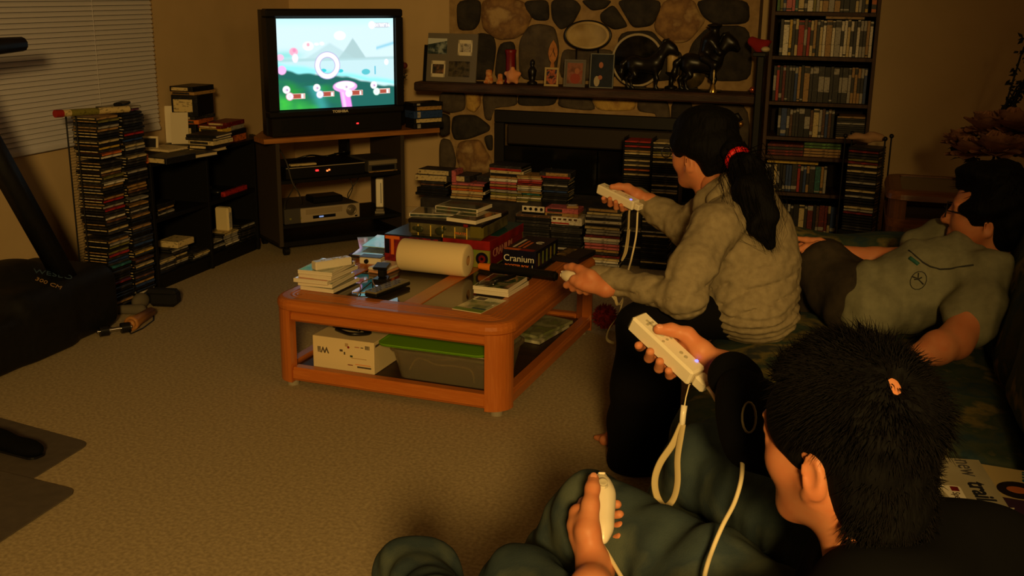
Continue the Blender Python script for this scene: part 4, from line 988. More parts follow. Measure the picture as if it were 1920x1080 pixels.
MWHITE = M('print_border', rgb(222, 210, 184), .6)
for i, (u, v, w_, h_, nm, cols) in enumerate(snaps):
    cx, cz = u * W_, v * H_
    ph = MB().box(cx - w_ / 2, cx + w_ / 2, -.0015, .0005, cz - h_ / 2, cz + h_ / 2).build('snapshot', M(nm, cols[0], .4, var=cols[1:], var_scale=22, lo=.35, hi=.62), pcol)
    if i in (1, 2):
        t_ = .012; fm = MB(); 
        for (a, b, c, d) in ((cx - w_ / 2, cx + w_ / 2, cz + h_ / 2 - t_ * 1.6, cz + h_ / 2), (cx - w_ / 2, cx + w_ / 2, cz - h_ / 2, cz - h_ / 2 + t_ * 1.6), (cx - w_ / 2, cx - w_ / 2 + t_ * .7, cz - h_ / 2, cz + h_ / 2), (cx + w_ / 2 - t_ * .7, cx + w_ / 2, cz - h_ / 2, cz + h_ / 2)):
            fm.box(a, b, -.0022, -.0014, c, d)
        fm.build('white_border', MWHITE, ph)
    if i == 0:
        MB().add([(cx - w_ / 2, -.0022, cz + .008), (cx + w_ / 2, -.0022, cz + .030), (cx + w_ / 2, -.0022, cz + h_ / 2), (cx - w_ / 2, -.0022, cz + h_ / 2), ], [(0, 1, 2, 3)]).build('sky_print', M('sky_print', rgb(196, 200, 196), .5), ph)
# red pillar candle
c = mz(957, 5.86); t = thing('candle', 'dark red pillar candle at the back of the mantel', 'candle', c)
MB().lathe([(.032, .0), (.034, .01), (.027, .03), (.026, .15), (.03, .165), (.032, .18), (.028, .184), (.02, .178), (0, .176)], n=22).build('wax', M('red_wax', rgb(120, 20, 20), .4, sss=.0), t)
MB().cyl((0, 0, .176), (0, 0, .188), .0015, n=6).build('wick', MCASE, t)
# little orange figures
for k, (px, h_, lab) in enumerate(((917, .075, 'small orange and cream plush figure left of the star on the mantel'), (938, .055, 'tiny orange squatting figurine beside the peach star'))):
    c = mz(px, 5.77); t = thing('figurine', lab, 'figurine', c)
    MF = M('orange_fur', rgb(186, 92, 40), .9, var=rgb(214, 160, 96), var_scale=60)
    s = SDF(.012); s.cone((0, 0, h_ * .2), (0, 0, h_ * .9), h_ * .14, h_ * .12); s.ell((0, 0, h_ * .32), (h_ * .30, h_ * .26, h_ * .34)).ell((0, -.004, h_ * .78), (h_ * .24, h_ * .22, h_ * .22)).ell((-h_ * .15, 0, h_ * .93), (h_ * .09,) * 3, k=.004).ell((h_ * .15, 0, h_ * .93), (h_ * .08,) * 3, k=.004).ell((-h_ * .22, -h_ * .2, h_ * .14), (h_ * .13, h_ * .2, h_ * .12)).ell((h_ * .22, -h_ * .2, h_ * .14), (h_ * .13, h_ * .2, h_ * .12))
    V, Q = s.polygonise(.003, .01); V[:, 2] = np.maximum(V[:, 2], 0); nobj('body', [(V, Q, 0)], [MF], t)
    for sx in (-1, 1): MB().ball((sx * h_ * .08, -h_ * .22, h_ * .82), h_ * .03, n=8, m=5).build('eye', MCASE, t)
# peach star cushion-like figure
c = mz(961, 5.765); t = thing('star_figure', 'peach five-pointed star ornament standing on the mantel', 'star ornament', c)
s = SDF(.018); 
for k in range(5):
    an = PI / 2 + k * 2 * PI / 5; s.cone((0, 0, .048), (.038 * math.cos(an), 0, .048 + .038 * math.sin(an)), .022, .012)
V, Q = s.polygonise(.0035, .01); V[:, 2] = np.maximum(V[:, 2], .001); nobj('body', [(V, Q, 0)], [M('peach_plush', rgb(222, 148, 98), .85)], t)
for sx in (-1, 1): MB().ball((sx * .010, -.021, .056), .003, n=8, m=5).build('eye', MCASE, t)
# dark statuette
c = mz(998, 5.84); t = thing('statuette', 'slim dark statuette between the star and the small portrait', 'statuette', c)
MB().lathe([(.028, 0), (.028, .012), (.014, .02), (.02, .05), (.024, .075), (.012, .095), (.008, .10), (.014, .112), (.013, .125), (.004, .135), (0, .136)], n=18).build('figure', MDK, t)
# carved wooden paddle behind the little portrait
c = mz(1034, 5.85); t = thing('carved_paddle', 'carved tan wooden leaf-shaped paddle behind the small portrait frame', 'carving', c)
sh_ = [(.0, .24), (.014, .22), (.024, .19), (.026, .165), (.018, .135), (.008, .12), (.011, .10), (.016, .05), (.018, 0)]
poly = [(-x, z) for x, z in sh_] + [(x, z) for x, z in sh_[::-1]]
T = lean(Vector((0, 0, 0)), 0, .1) @ Matrix.Rotation(PI / 2, 4, 'X')
MB().prism(poly[::-1], -.008, 0, T=T).build('blade', M('carved_wood', rgb(190, 124, 62), .5, var=rgb(160, 98, 44), var_scale=30), t)
d = MB(); 
for k in range(7): d.tube([(-.016 + .003 * k, .168 - .02 + .006 * k, .0009), (0, .18, .0012), (.016 - .002 * k, .15 + .008 * k, .0009)], .0012, n=4, T=T)
d.build('carving', MCASE, t)
MGOLD = M('gilt', rgb(206, 180, 120), .35, metal=.4)
ART = {'a': M('portrait_small', rgb(60, 40, 36), .4, var=[rgb(190, 100, 60), rgb(44, 50, 70)], var_scale=30, lo=.4, hi=.6), 'b': M('portrait_red', rgb(112, 70, 52), .4, var=[rgb(150, 96, 74), rgb(140, 60, 44)], var_scale=16, lo=.35, hi=.65), 'c': M('portrait_navy', rgb(26, 34, 46), .4, var=[rgb(30, 38, 52), rgb(22, 26, 36)], var_scale=14)}
pw = lambda a, b: aty(b, 140, 5.77).x - aty(a, 140, 5.77).x
p1_ = picture('photo_frame', 'smallest cream portrait frame in front of the carved paddle', 'photo frame', lean(mz(1033, 5.765), -.04, .12), pw(1019, 1046), .10, .011, MGOLD, ART['a'])
p2_ = picture('photo_frame', 'scallop edged portrait frame with a reddish picture mid-mantel', 'photo frame', lean(mz(1076, 5.775), -.04, .14), pw(1056, 1097), .145, .010, MMOUNT, ART['b'], mat_w=.008)
p3_ = picture('photo_frame', 'tall portrait frame with a thin pale border and navy picture', 'photo frame', lean(mz(1127, 5.775), -.03, .10), pw(1105, 1150), .18, .005, M('pewter', rgb(140, 140, 130), .4, metal=.4), ART['c'])
# simple figures printed in the portraits
MSKIN0 = M('printed_skin', rgb(170, 104, 70), .5); MDRS = M('printed_dress', rgb(176, 160, 128), .5)
def printed(parent, items):
    for (cx, cz, rx, rz_, m, y) in items:
        b = MB(); n = 14; b.add([(cx + rx * math.cos(2 * PI * i / n), y, cz + rz_ * math.sin(2 * PI * i / n)) for i in range(n)], [tuple(range(n))[::-1]]); b.build('printed_figure', m, parent)
ph = [c_ for c_ in p3_.children if c_.name.startswith('photograph')][0]
printed(ph, [(-.006, .12, .012, .016, MSKIN0, .0032), (-.026, .035, .016, .028, MDRS, .0033), (-.008, .055, .012, .012, MSKIN0, .0031)])
ph = [c_ for c_ in p2_.children if c_.name.startswith('photograph')][0]
printed(ph, [(.012, .085, .013, .016, MSKIN0, .0032), (.004, .045, .028, .028, M('printed_red', rgb(150, 62, 44), .5), .0034)])
# oval platter on the stonework
c = aty(1101, 66, 5.86); t = thing('platter', 'oval brass platter standing behind the portraits on the mantel', 'platter', (c.x, 5.875, 0))
zc_ = aty(1101, 66, 5.875).z; rx_ = (aty(1143, 66, 5.875).x - aty(1059, 66, 5.875).x) / 2; rz_ = (aty(1101, 40, 5.875).z - aty(1101, 93, 5.875).z) / 2
T = Matrix.Translation((0, 0, zc_)) @ Matrix.Rotation(PI / 2 - .1, 4, 'X') @ Matrix.Diagonal((rx_, rz_, 1, 1))
MB().lathe([(1.06, -.004), (1.08, .006), (1.0, .010), (.97, .006)], n=40, T=T, caps=False).build('rim', MDK, t)
MB().lathe([(.98, .002), (.98, .005), (.8, .001), (.4, -.001), (0, -.002)], n=40, T=T).build('dish', M('old_brass', rgb(196, 170, 118), .6, var=rgb(150, 122, 76), var_scale=6), t)
e_ = MB(); e_.tube([(-.06, -.0, MZ + .004), (-.06, .0, zc_ - rz_ * .9), ], .005, n=6); e_.tube([(.06, 0, MZ + .004), (.06, .0, zc_ - rz_ * .9)], .005, n=6); e_.box(-.08, .08, -.02, .02, MZ + .0005, MZ + .008); e_.build('easel', MDK, t)
# round dark plate with a pale rim behind the horse
zc_ = MZ + .145; c = aty(1196, 100, 5.87)
t = thing('plate', 'round dark plate with pale edge standing behind the horse statue', 'plate', (c.x, 5.872, 0)); T = Matrix.Translation((0, 0, zc_)) @ Matrix.Rotation(PI / 2 - .08, 4, 'X')
MB().lathe([(.0, .0), (.07, .001), (.085, .008), (.128, .012)], n=40, T=T).build('dish', M('dark_glaze', rgb(40, 38, 36), .25, var=rgb(90, 84, 70), var_scale=14), t); MB().lathe([(.128, .009), (.128, .015), (.140, .014), (.140, .008)], n=40, T=T, caps=False).build('rim', M('pale_glaze', rgb(176, 160, 130), .3), t)
MB().box(-.05, .05, -.03, .02, MZ + .0005, MZ + .012).build('easel', MDK, t)
# horse statues
def horse(name, label, c, s_, rz, head_up=0.0, mane=True):
    t = thing(name, label, 'horse statue', c, rz)
    s = SDF(.03 * s_ / .2)
    q = lambda *p: Vector(p) * s_
    s.ell(q(0, 0, .62), q(.40, .17, .19)); s.ell(q(.26, 0, .64), q(.20, .17, .21)); s.ell(q(-.27, 0, .66), q(.20, .18, .20))
    s.chain([q(.34, 0, .72), q(.52, 0, .98 + head_up * .5), q(.60, 0, 1.12 + head_up)], [s_ * .15, s_ * .10, s_ * .085])
    s.chain([q(.58, 0, 1.12 + head_up), q(.72, 0, 1.02 + head_up), q(.84, 0, .90 + head_up)], [s_ * .09, s_ * .075, s_ * .05])
    for y in (-.035, .035): s.cone(q(.57, y, 1.18 + head_up), q(.58, y * 1.2, 1.28 + head_up), s_ * .028, s_ * .008, k=.004)
    for x, y, f in ((.30, -.09, .10), (.32, .09, -.06)): s.chain([q(x, y, .5), q(x + f * .6, y, .28), q(x + f * .3, y, .06), q(x + f * .3 + .04, y, .025)], [s_ * .075, s_ * .042, s_ * .030, s_ * .04], k=.012 * s_ / .2)
    for x, y, f in ((-.32, -.09, .05), (-.34, .09, -.08)): s.chain([q(x, y, .55), q(x + .06 + f, y, .36), q(x - .06 + f, y, .26), q(x - .02 + f, y, .05), q(x + .03 + f, y, .025)], [s_ * .10, s_ * .06, s_ * .038, s_ * .03, s_ * .04], k=.012 * s_ / .2)
    V, Q = s.polygonise(max(.0035, .017 * s_), .01); V[:, 2] = np.maximum(V[:, 2], .002)
    nobj('body', [(relax(V, Q, 1), Q, 0)], [MDK], t)
    s2 = SDF(.02 * s_ / .2); s2.chain([q(-.44, 0, .74), q(-.56, 0, .62), q(-.60, 0, .40), q(-.56, 0, .2)], [s_ * .045, s_ * .06, s_ * .055, s_ * .015]); V, Q = s2.polygonise(max(.003, .017 * s_), .01); nobj('tail', [(V, Q, 0)], [MDK], t)
    s3 = SDF(.01); s3.chain([q(.20, 0, .84), q(.38, 0, 1.0 + head_up * .5), q(.50, 0, 1.2 + head_up), q(.60, 0, 1.26 + head_up)], [s_ * .04, s_ * .05, s_ * .05, s_ * .025]); V, Q = s3.polygonise(max(.003, .017 * s_), .01); nobj('mane', [(V, Q, 0)], [MDK], t)
    MB().box(-.55 * s_, .50 * s_, -.2 * s_, .2 * s_, 0, .03 * s_, .003).build('plinth', MDK, t)
    return t
hc = mz(1207, 5.80)
horse('horse_statue', 'black horse statue facing the bookcase in the middle of the mantel', hc, .205, 0, .02)
hc2 = mz(1312, 5.83)
hs2 = horse('horse_statue', 'larger black rearing-necked horse statue with rider nearest the bookcase', hc2, .225, 0, .08)
s = SDF(.02); cc = hc2 + Vector((.0, 0, .13)); 
s.chain([cc + Vector((.02, 0, .04)), cc + Vector((.05, 0, .13)), cc + Vector((.06, 0, .155))], [.035, .045, .02]).ell(cc + Vector((.065, 0, .185)), (.022, .022, .027)).chain([cc + Vector((.05, -.03, .13)), cc + Vector((.10, -.04, .07)), cc + Vector((.13, -.01, .08))], [.016, .013, .01]).chain([cc + Vector((.02, -.04, .04)), cc + Vector((.08, -.055, .01)), cc + Vector((.07, -.055, -.06))], [.022, .018, .014]).ell(cc + Vector((.062, 0, .205)), (.04, .04, .008))
V, Q = s.polygonise(.004, .01); V = V - np.array(hc2); nobj('rider', [(V, Q, 0)], [MDK], hs2)
# cream candle, bell, glimmering ornaments
c = mz(1259, 5.885); t = thing('candle', 'cream pillar candle behind the black horse\'s head', 'candle', c)
MB().lathe([(.034, 0), (.034, .012), (.012, .02), (.012, .07), (.032, .085), (.032, .09)], n=18).build('holder', MDK, t); MB().lathe([(.028, .09), (.029, .19), (.025, .195), (0, .192)], n=18).build('wax', M('cream_wax', rgb(196, 166, 110), .4), t)
c = mz(1338, 5.745); t = thing('bell', 'slim brass handbell standing at the mantel\'s front edge', 'bell', c)
MB().lathe([(.020, 0), (.021, .004), (.014, .02), (.010, .04), (.004, .048)], n=20).build('bell_cup', M('bright_brass', rgb(214, 176, 96), .25, metal=.9), t); MB().lathe([(.004, .048), (.006, .055), (.003, .07), (.006, .10), (.003, .115), (0, .118)], n=12).build('handle', MGOLD, t)
c = mz(1412, 5.755); t = thing('ornament', 'small copper ball ornament at the mantel\'s bookcase end', 'ornament', c)
MB().ball((0, 0, .022), .016, s=(1, 1, 1)).build('ball', M('copper', rgb(206, 110, 80), .25, metal=.8), t); MB().lathe([(.014, 0), (.014, .004), (.006, .008)], n=14).build('foot', MDK, t)
c = mz(1290, 5.885); t = thing('dish', 'dull gilt dish propped between the two horse statues', 'dish', (c.x, 5.905, 0)); T = Matrix.Translation((.02, 0, MZ + .075)) @ Matrix.Rotation(PI / 2 - .12, 4, 'X')
MB().lathe([(0, 0), (.05, .002), (.068, .012), (.068, .015)], n=30, T=T).build('dish', M('dull_gilt', rgb(120, 98, 50), .35, metal=.4, var=rgb(60, 54, 34), var_scale=18), t); MB().box(-.01, .05, -.02, .02, MZ + .0005, MZ + .01).build('easel', MDK, t)

# ================================================================== the bookcase
MBC = M('bookcase_wood', rgb(78, 54, 40), .6, var=rgb(58, 40, 30), var_scale=8, stretch=(6, 6, 1))
bx0, bx1, bfy = -.46, .065, 5.85
bc = thing('bookcase', 'tall brown bookcase packed with discs beside the chimney breast', 'bookcase', (bx0, bfy, 0))
bw = bx1 - bx0; bd = BY - .02 - bfy
for x in (0, bw - .018): MB().box(x, x + .018, 0, bd, 0, 2.0, .001).build('side_panel', MBC, bc)
MB().box(.018, bw - .018, bd - .005, bd, 0, 2.0).build('back_panel', M('bookcase_back', rgb(34, 25, 20), .8), bc)
SHZ = [.04, .155, .365, .555, .655, .835, 1.065, 1.285, 1.52, 1.76, 1.98]
for z in SHZ: MB().box(.018, bw - .018, .002, bd - .005, z - .018, z, .001).build('shelf_board', MBC, bc)
SHN = {1: 'lowest seen', 2: 'second seen', 5: 'fourth', 6: 'wide-gapped', 7: 'upper', 4: 'mixed'}
def upright(z, x, w, h, d, col, label, group, name='dvd_case', cat='DVD case', y=None):
    """A case standing on the shelf, spine to the room."""
    vr = rnd.randint(0, 4); h = round(h / .003) * .003; key = (name, round(w, 4), round(h, 4), vr)
    if key not in _upm:
        b0, b1 = ((.86, .94), (.10, .22), (.30, .72), (.05, .09), (.80, .96))[vr]
        m = MB(); m.box(-w / 2, w / 2, 0, d, 0, h, .001, 0); m.box(-w / 2 + .001, w / 2 - .001, -.0006, .001, .003, h - .003, 0, 1); m.box(-w / 2 + .001, w / 2 - .001, -.0010, 0, h * b0, h * b1, 0, 2)
        _upm[key] = m.mesh(name, [MCASE] * 3)
    dark = col in ('black', 'charcoal', 'brown', 'dark red', 'blue', 'teal', 'purple', 'green')
    put(name, _upm[key], [MCASE, SPINE[col], SPINE['pale grey' if dark else 'charcoal']], (x, bfy + .018 + (y or 0), z), rnd.uniform(-.01, .01), label, cat, group)
_upm = {}
ROWW = {'cream': 5, 'tan': 3, 'pale grey': 4, 'white': 2, 'charcoal': 4, 'black': 4, 'olive': 2, 'red': 1, 'pink': 1, 'green': 1, 'blue': 1.4, 'orange': .7, 'brown': 1.5, 'teal': .7, 'yellow': .8}
ROWD = {'cream': 2, 'tan': 2, 'pale grey': 2, 'charcoal': 5, 'black': 6, 'olive': 1, 'dark red': 1.2, 'brown': 2, 'blue': 1, 'teal': .6, 'red': .5}
def row(si, phrase, h, xa, xb, wts, name='dvd_case', cat='DVD case', ws=(.0148, .0148, .0148, .028)):
    x = bx0 + .019 + xa; i = 1; z = SHZ[si] + .0005
    while True:
        w = rnd.choice(ws); 
        if x + w > bx0 + .019 + xb: break
        col = pick(wts); upright(z, x + w / 2, w, h * rnd.uniform(.965, 1.0), .135, col, f'{col} spined {cat}, {ordinal(i)} from chimney side on the bookcase\'s {phrase} shelf', f'cases on the bookcase\'s {phrase} shelf', name, cat, rnd.uniform(0, .006)); x += w + .0005; i += 1
    return x
IW = bw - .038
row(7, 'topmost seen', .190, .004, IW - .028, ROWW)
upright(SHZ[7] + .0005, bx1 - .033, .024, .185, .13, 'orange', 'orange picture-spined case at the wall end of the topmost seen shelf', None)
row(6, 'second seen', .186, .030, IW, ROWW)
o = MB().box(-.018, .018, 0, .10, 0, .14, .002).build('video_box', SPINE['tan'], None, (bx0 + .045, bfy + .02, SHZ[6] + .0005)); 
tag(o, 'wide tan tape box at the chimney end of the second seen shelf', 'video box'); bpy.data.objects.remove(o)
row(5, 'third seen', .185, .012, IW, ROWD)
xr = row(4, 'fourth seen', .150, .05, .345, ROWD)
z = SHZ[4] + .0005
for k in range(11):
    col = pick({'black': 5, 'charcoal': 4, 'cream': 2, 'pale grey': 2, 'tan': 1}) if k != 10 else 'tan'
    if z + .0106 > SHZ[5] - .02: break
    cd((bx0 + .019 + .414, bfy + .09, z), 0, col, f'{col} spined CD case, {ordinal(k + 1)} up in the bookcase\'s fourth shelf flat pile', 'flat CDs on the bookcase'); z += .0106
z = SHZ[3] + .0005
for j, (xc, n) in enumerate(((.10, 4), (.285, 5))):
    z = SHZ[3] + .0005
    for k in range(n):
        col = pick({'cream': 2, 'tan': 2, 'dark red': 2, 'green': 1, 'charcoal': 3, 'brown': 1}); dvd((bx0 + .019 + xc, bfy + .09, z), rnd.uniform(-.02, .02), col, f'{col} spined DVD case, {ordinal(k + 1)} up in the {("first", "second")[j]} flat pile on the bookcase\'s shelf', 'flat DVD cases on the bookcase'); z += .0149
row(2, 'fifth seen', .148, .004, .33, ROWD); 
o = MB().box(0, .26, .0, .12, 0, .010, .001).build('magazine', SPINE['yellow'], None, (bx0 + .03, bfy + .02, SHZ[2] + .1495)); tag(o, 'thin yellow edged magazine lying on the fifth seen row of cases', 'magazine')
row(1, 'lowest seen', .150, .06, .40, ROWD)
for (xc, zsh, ln, col, lab) in ((.34, SHZ[6] + .1868, .17, 'tan', 'thin tan case lying on top of the bookcase\'s second seen row'),):
    dvd((bx0 + .019 + xc, bfy + .09, zsh), 0, col, lab, None)
# dark pedestal with a red cloth between mantel and bookcase
c = aty(1425, 95, 5.80)
t = thing('pedestal', 'narrow black pedestal between the mantel end and the bookcase', 'pedestal', (-.4995 + .0, 5.70, 0))
b = MB(); b.box(-.024 + .028, .024 + .012, -.06, .06, .0, c.z - .02, .003); b.build('column', MSTB, t); b = MB(); b.box(-.02 + .0, .045 + .0, -.08, .08, c.z - .02, c.z, .003); b.build('top_board', MSTB, t)
s = SDF(.02); s.chain([Vector((-.53, 5.70, c.z + .05)), Vector((-.49, 5.69, c.z + .035)), Vector((-.455, 5.69, c.z + .055))], [.018, .026, .018]); s.disp = waves([90], .006, 4)
V, Q = s.polygonise(.006); o = nobj('red_cloth', [(V, Q, 0)], [M('red_felt', rgb(140, 28, 26), .95)]); tag(o, 'crumpled red cloth on the black pedestal by the bookcase', 'cloth')
V, Q = SDF(.02).ell((-.462, 5.66, c.z + .014), (.022, .03, .014)).polygonise(.004); o = nobj('white_cuff', [(V, Q, 0)], [M('white_fleece', rgb(206, 190, 150), .95)]); tag(o, 'white fleece trim beside the red cloth on the pedestal', 'cloth')
# wire CD rack in front of the bookcase
rk = thing('cd_rack', 'wire CD rack with ball-topped posts in front of the bookcase', 'CD rack', (.035, 5.30, 0), -.25)
for x, y in ((-.075, -.02), (.105, -.02), (-.075, .1), (.105, .1)):
    p = MB(); p.cyl((x, y, 0), (x, y, .735), .004, n=8); p.build('post', MWIRE, rk); MB().ball((x, y, .742), .011, n=10, m=7).build('ball_finial', MWIRE, rk)
MB().box(-.085, .115, -.03, .11, .0, .012, .003).build('base', MWIRE, rk)
Rk = Matrix.Translation((.035, 5.30, 0)) @ Matrix.Rotation(-.25, 4, 'Z')
for k in range(52):
    z = .014 + k * .0131; p = Rk @ Vector((.015, .041, z)); col = pick({'black': 7, 'charcoal': 4, 'cream': 1.6, 'pale grey': 2, 'olive': .6, 'dark red': .5})
    if z < .30: continue
    cd(p, -.25 + rnd.uniform(-.02, .02), col, f'{col} spined CD case, {ordinal(52 - k)} from top in the rack before the bookcase', 'CDs in the rack before the bookcase', rnd.choice(['charcoal', 'cream', 'pale grey']))
MB().box(-.07, .10, -.018, .1, .012, .30, .002).build('storage_tray', MWIRE, rk)
s = SDF(.02); p = Rk @ Vector((.0, .03, .735)); s.ell(p + Vector((-.03, 0, .0)), (.05, .04, .018)).ell(p + Vector((.03, -.01, .004)), (.045, .03, .02)).cone(p + Vector((.02, 0, .01)), p + Vector((.075, -.01, .006)), .014, .012); s.disp = waves([120], .003, 9)
V, Q = s.polygonise(.005); V[:, 2] = np.maximum(V[:, 2], .014 + 51 * .0131 + .0107); o = nobj('crumpled_paper', [(V, Q, 0)], [M('peach_paper', rgb(180, 140, 104), .9)]); tag(o, 'crumpled peach tissue paper on top of the CD rack before the bookcase', 'paper')
# ================================================================== coffee table
TBA = math.radians(-3.0); TBC = Vector((-1.432, 3.769, 0)); TH = .33
_TB = Matrix.Translation((-1.45, 3.81, 0)) @ Matrix.Rotation(TBA, 4, 'Z')
def tl(x, y, z=TH + .0006): return _TB @ Vector((x, y, z))
MTW = M('table_oak', rgb(190, 108, 42), .38, spec=.4, var=[rgb(184, 102, 38), rgb(194, 112, 46)], var_scale=7, stretch=(1.2, 14, 14), coat=.12, bump=.08, bump_scale=60)
MTW2 = M('table_oak_upright', rgb(188, 106, 41), .32, spec=.5, var=[rgb(182, 100, 37), rgb(192, 110, 45)], var_scale=7, stretch=(14, 14, 1.2), coat=.35)
MTW3 = M('table_oak_side', rgb(188, 106, 41), .32, spec=.5, var=[rgb(182, 100, 37), rgb(192, 110, 45)], var_scale=7, stretch=(14, 1.2, 14), coat=.35)
def rrect(hx, hy, r, n=6):
    r = max(r, .002); out = []
    for (sx, sy, a0) in ((1, 1, 0), (-1, 1, PI / 2), (-1, -1, PI), (1, -1, 3 * PI / 2)):
        for i in range(n + 1):
            a = a0 + PI / 2 * i / n; out.append((sx * (hx - r) + r * math.cos(a), sy * (hy - r) + r * math.sin(a)))
    return out
def sweep(mb, hx, hy, r, prof, n=8, mi=0, closed=True, smooth=False):
    rings = [[(x, y, z) for x, y in rrect(hx - d, hy - d, r - d, n)] for d, z in prof]
    m = len(rings[0]); vs = [p for ring in rings for p in ring]; fs = []
    k = len(prof)
    for j in range(k if closed else k - 1):
        for i in range(m): fs.append((j * m + i, j * m + (i + 1) % m, ((j + 1) % k) * m + (i + 1) % m, ((j + 1) % k) * m + i))
    mb.add(vs, fs, mi, smooth)
HX, HY, RW = .452, .545, .135
ct = thing('coffee_table', 'low oak coffee table with glass top inlays and rounded corner posts', 'coffee table', TBC, TBA)
pf = [(.012, TH - .045), (.002, TH - .036), (.0, TH - .024), (.002, TH - .012), (.010, TH - .003), (.020, TH), (.040, TH)]
for k in range(4):
    d = .045 + k * .016; pf += [(d, TH), (d + .004, TH - .003), (d + .008, TH)]
pf += [(RW, TH), (RW, TH - .004), (RW + .012, TH - .004), (RW + .012, TH - .03)]
m = MB(); sweep(m, HX, HY, .10, pf, 8); m.build('top_frame', MTW, ct)
sx0_, sx1_ = .012, .078
MB().box(sx0_, sx1_, -HY + RW + .004, HY - RW - .004, TH - .028, TH - .0005, .002).build('center_strip', MTW3, ct)
MGL = M('bronze_glass', rgb(96, 84, 68), .03, spec=1.0, trans=.75, ior=1.55)
for a, b in ((-HX + RW + .001, sx0_ - .001), (sx1_ + .001, HX - RW - .001)):
    MB().box(a, b, -HY + RW + .001, HY - RW - .001, TH - .010, TH - .0035).build('glass_panel', MGL, ct)
ZB0, ZB1, ZT0 = .03, .080, .250
def rail(a, b, c, d, z0, z1, nm, mat):
    q = MB(); q.box(a, b, c, d, z0, z1, .004); q.box(a - (.006 if a < -.3 and b < -.3 else 0), b + (.006 if a > .3 and b > .3 else 0), c - (.006 if c < -.3 and d < -.3 else 0), d + (.006 if c > .3 and d > .3 else 0), z0 + (z1 - z0) * .12, z0 + (z1 - z0) * .86, .005)
    q.build(nm, mat, ct)
pr_ = .085
for sgn in (-1, 1):
    y0, y1 = sorted((sgn * (HY - .018), sgn * (HY - .058))); rail(-HX + pr_, HX - pr_, y0, y1, ZB0, ZB1, 'bottom_rail', MTW); rail(-HX + pr_, HX - pr_, y0, y1, ZT0, TH - .046, 'apron', MTW)
    x0_, x1_ = sorted((sgn * (HX - .018), sgn * (HX - .058))); rail(x0_, x1_, -HY + pr_, HY - pr_, ZB0, ZB1, 'bottom_rail', MTW3); rail(x0_, x1_, -HY + pr_, HY - pr_, ZT0, TH - .046, 'apron', MTW3)
for qx in (-1, 1):
    for qy in (-1, 1):
        pts = []
        for i in range(9):
            a = PI / 2 * i / 8; pts.append((HX - .010 - .075 + .075 * math.cos(a), HY - .010 - .075 + .075 * math.sin(a)))
        pts += [(HX - .085, HY - .05), (HX - .05, HY - .085)]
        pts = [(qx * x, qy * y) for x, y in pts]
        if qx * qy < 0: pts = pts[::-1]
        q = MB(); q.prism(pts, .024, TH - .040); q.build('corner_post', MTW2, ct)
        c_ = MB(); c_.cyl((qx * (HX - .06), qy * (HY - .06), .0), (qx * (HX - .06), qy * (HY - .06), .025), .022, n=16); c_.build('caster', M('clear_caster', rgb(150, 140, 120), .3), ct)
MSHF = M('table_shelf', rgb(58, 36, 24), .5, var=rgb(44, 28, 20), var_scale=6, stretch=(1, 12, 12))
MB().box(-HX + .05, HX - .05, -HY + .05, HY - .05, .048, .062).build('shelf_panel', MSHF, ct)
SHF = .0626

# ------------------------------------------------------------------ on the table
MPT = M('paper_towel', rgb(232, 208, 160), .9, bump=.25, bump_scale=260, bump_dist=.002)
r_ = thing('paper_towel_roll', 'white paper towel roll lying on its side in the middle of the coffee table', 'paper towel', tl(-.03, -.043, TH + .0626), TBA)
m = MB(); T = Matrix.Rotation(-PI / 2, 4, 'Y') ; T = Matrix.Translation((.138, 0, 0)) @ T
m.lathe([(.019, 0), (.054, 0), (.060, .003), (.062, .008), (.062, .268), (.060, .273), (.054, .276), (.019, .276), (.019, 0)], n=40, T=T, caps=False); m.build('towel', MPT, r_)
m = MB(); m.lathe([(.0185, .001), (.0185, .275), (.0165, .275), (.0165, .001), (.0185, .001)], n=24, T=T, caps=False); m.build('core_tube', M('cardboard_core', rgb(150, 110, 66), .9), r_)
def rot_at(x, y, z, rz): return tl(x, y, z), TBA + rz
MRG = M('box_print_red', rgb(150, 30, 26), .35, var=rgb(96, 20, 22), var_scale=14); MDB = M('box_print_navy', rgb(24, 24, 48), .3, var=rgb(16, 14, 26), var_scale=20)
MORN = M('print_orange', rgb(220, 110, 40), .4); MYEL = M('print_yellow', rgb(214, 180, 70), .4); MWHT = M('print_white', rgb(236, 228, 208), .4); MGRN = M('print_green', rgb(110, 130, 50), .4, var=rgb(140, 120, 50), var_scale=20)
MTEALP = M('print_teal', rgb(30, 78, 84), .25)
def plate(parent, name, mat, cx, cz, w, h, y=-.0006, T=None):
    return MB().box(cx - w / 2, cx + w / 2, y, .0006, cz - h / 2, cz + h / 2, 0, 0, T).build(name, mat, parent)
FRONT = lambda x, z, y=-.0007: frame(Vector((x, y, z)), (1, 0, 0), (0, 0, 1))
# game box with the big T
p, a = rot_at(-.300, .068, TH + .0006, 0.0); t = thing('board_game', 'dark game box with a big orange T on its front, behind the towel roll', 'board game', p, a)
MB().box(0, .235, 0, .27, 0, .108, .0015).build('box_shell', M('game_lid', rgb(30, 36, 48), .25), t)
plate(t, 'front_print', M('front_red_blue', rgb(60, 18, 40), .4, var=[rgb(140, 34, 26), rgb(24, 24, 60)], var_scale=16), .117, .052, .233, .104)
text('lettering', 'T', .075, MORN, FRONT(.036, .060, -.0012), t, bold=.0015); text('lettering', 'o', .035, MORN, FRONT(.072, .045, -.0012), t)
plate(t, 'print_panel', MDB, .012, .06, .02, .06, -.0011); plate(t, 'print_dot', MCASE, .075, .02, .02, .016, -.0011)
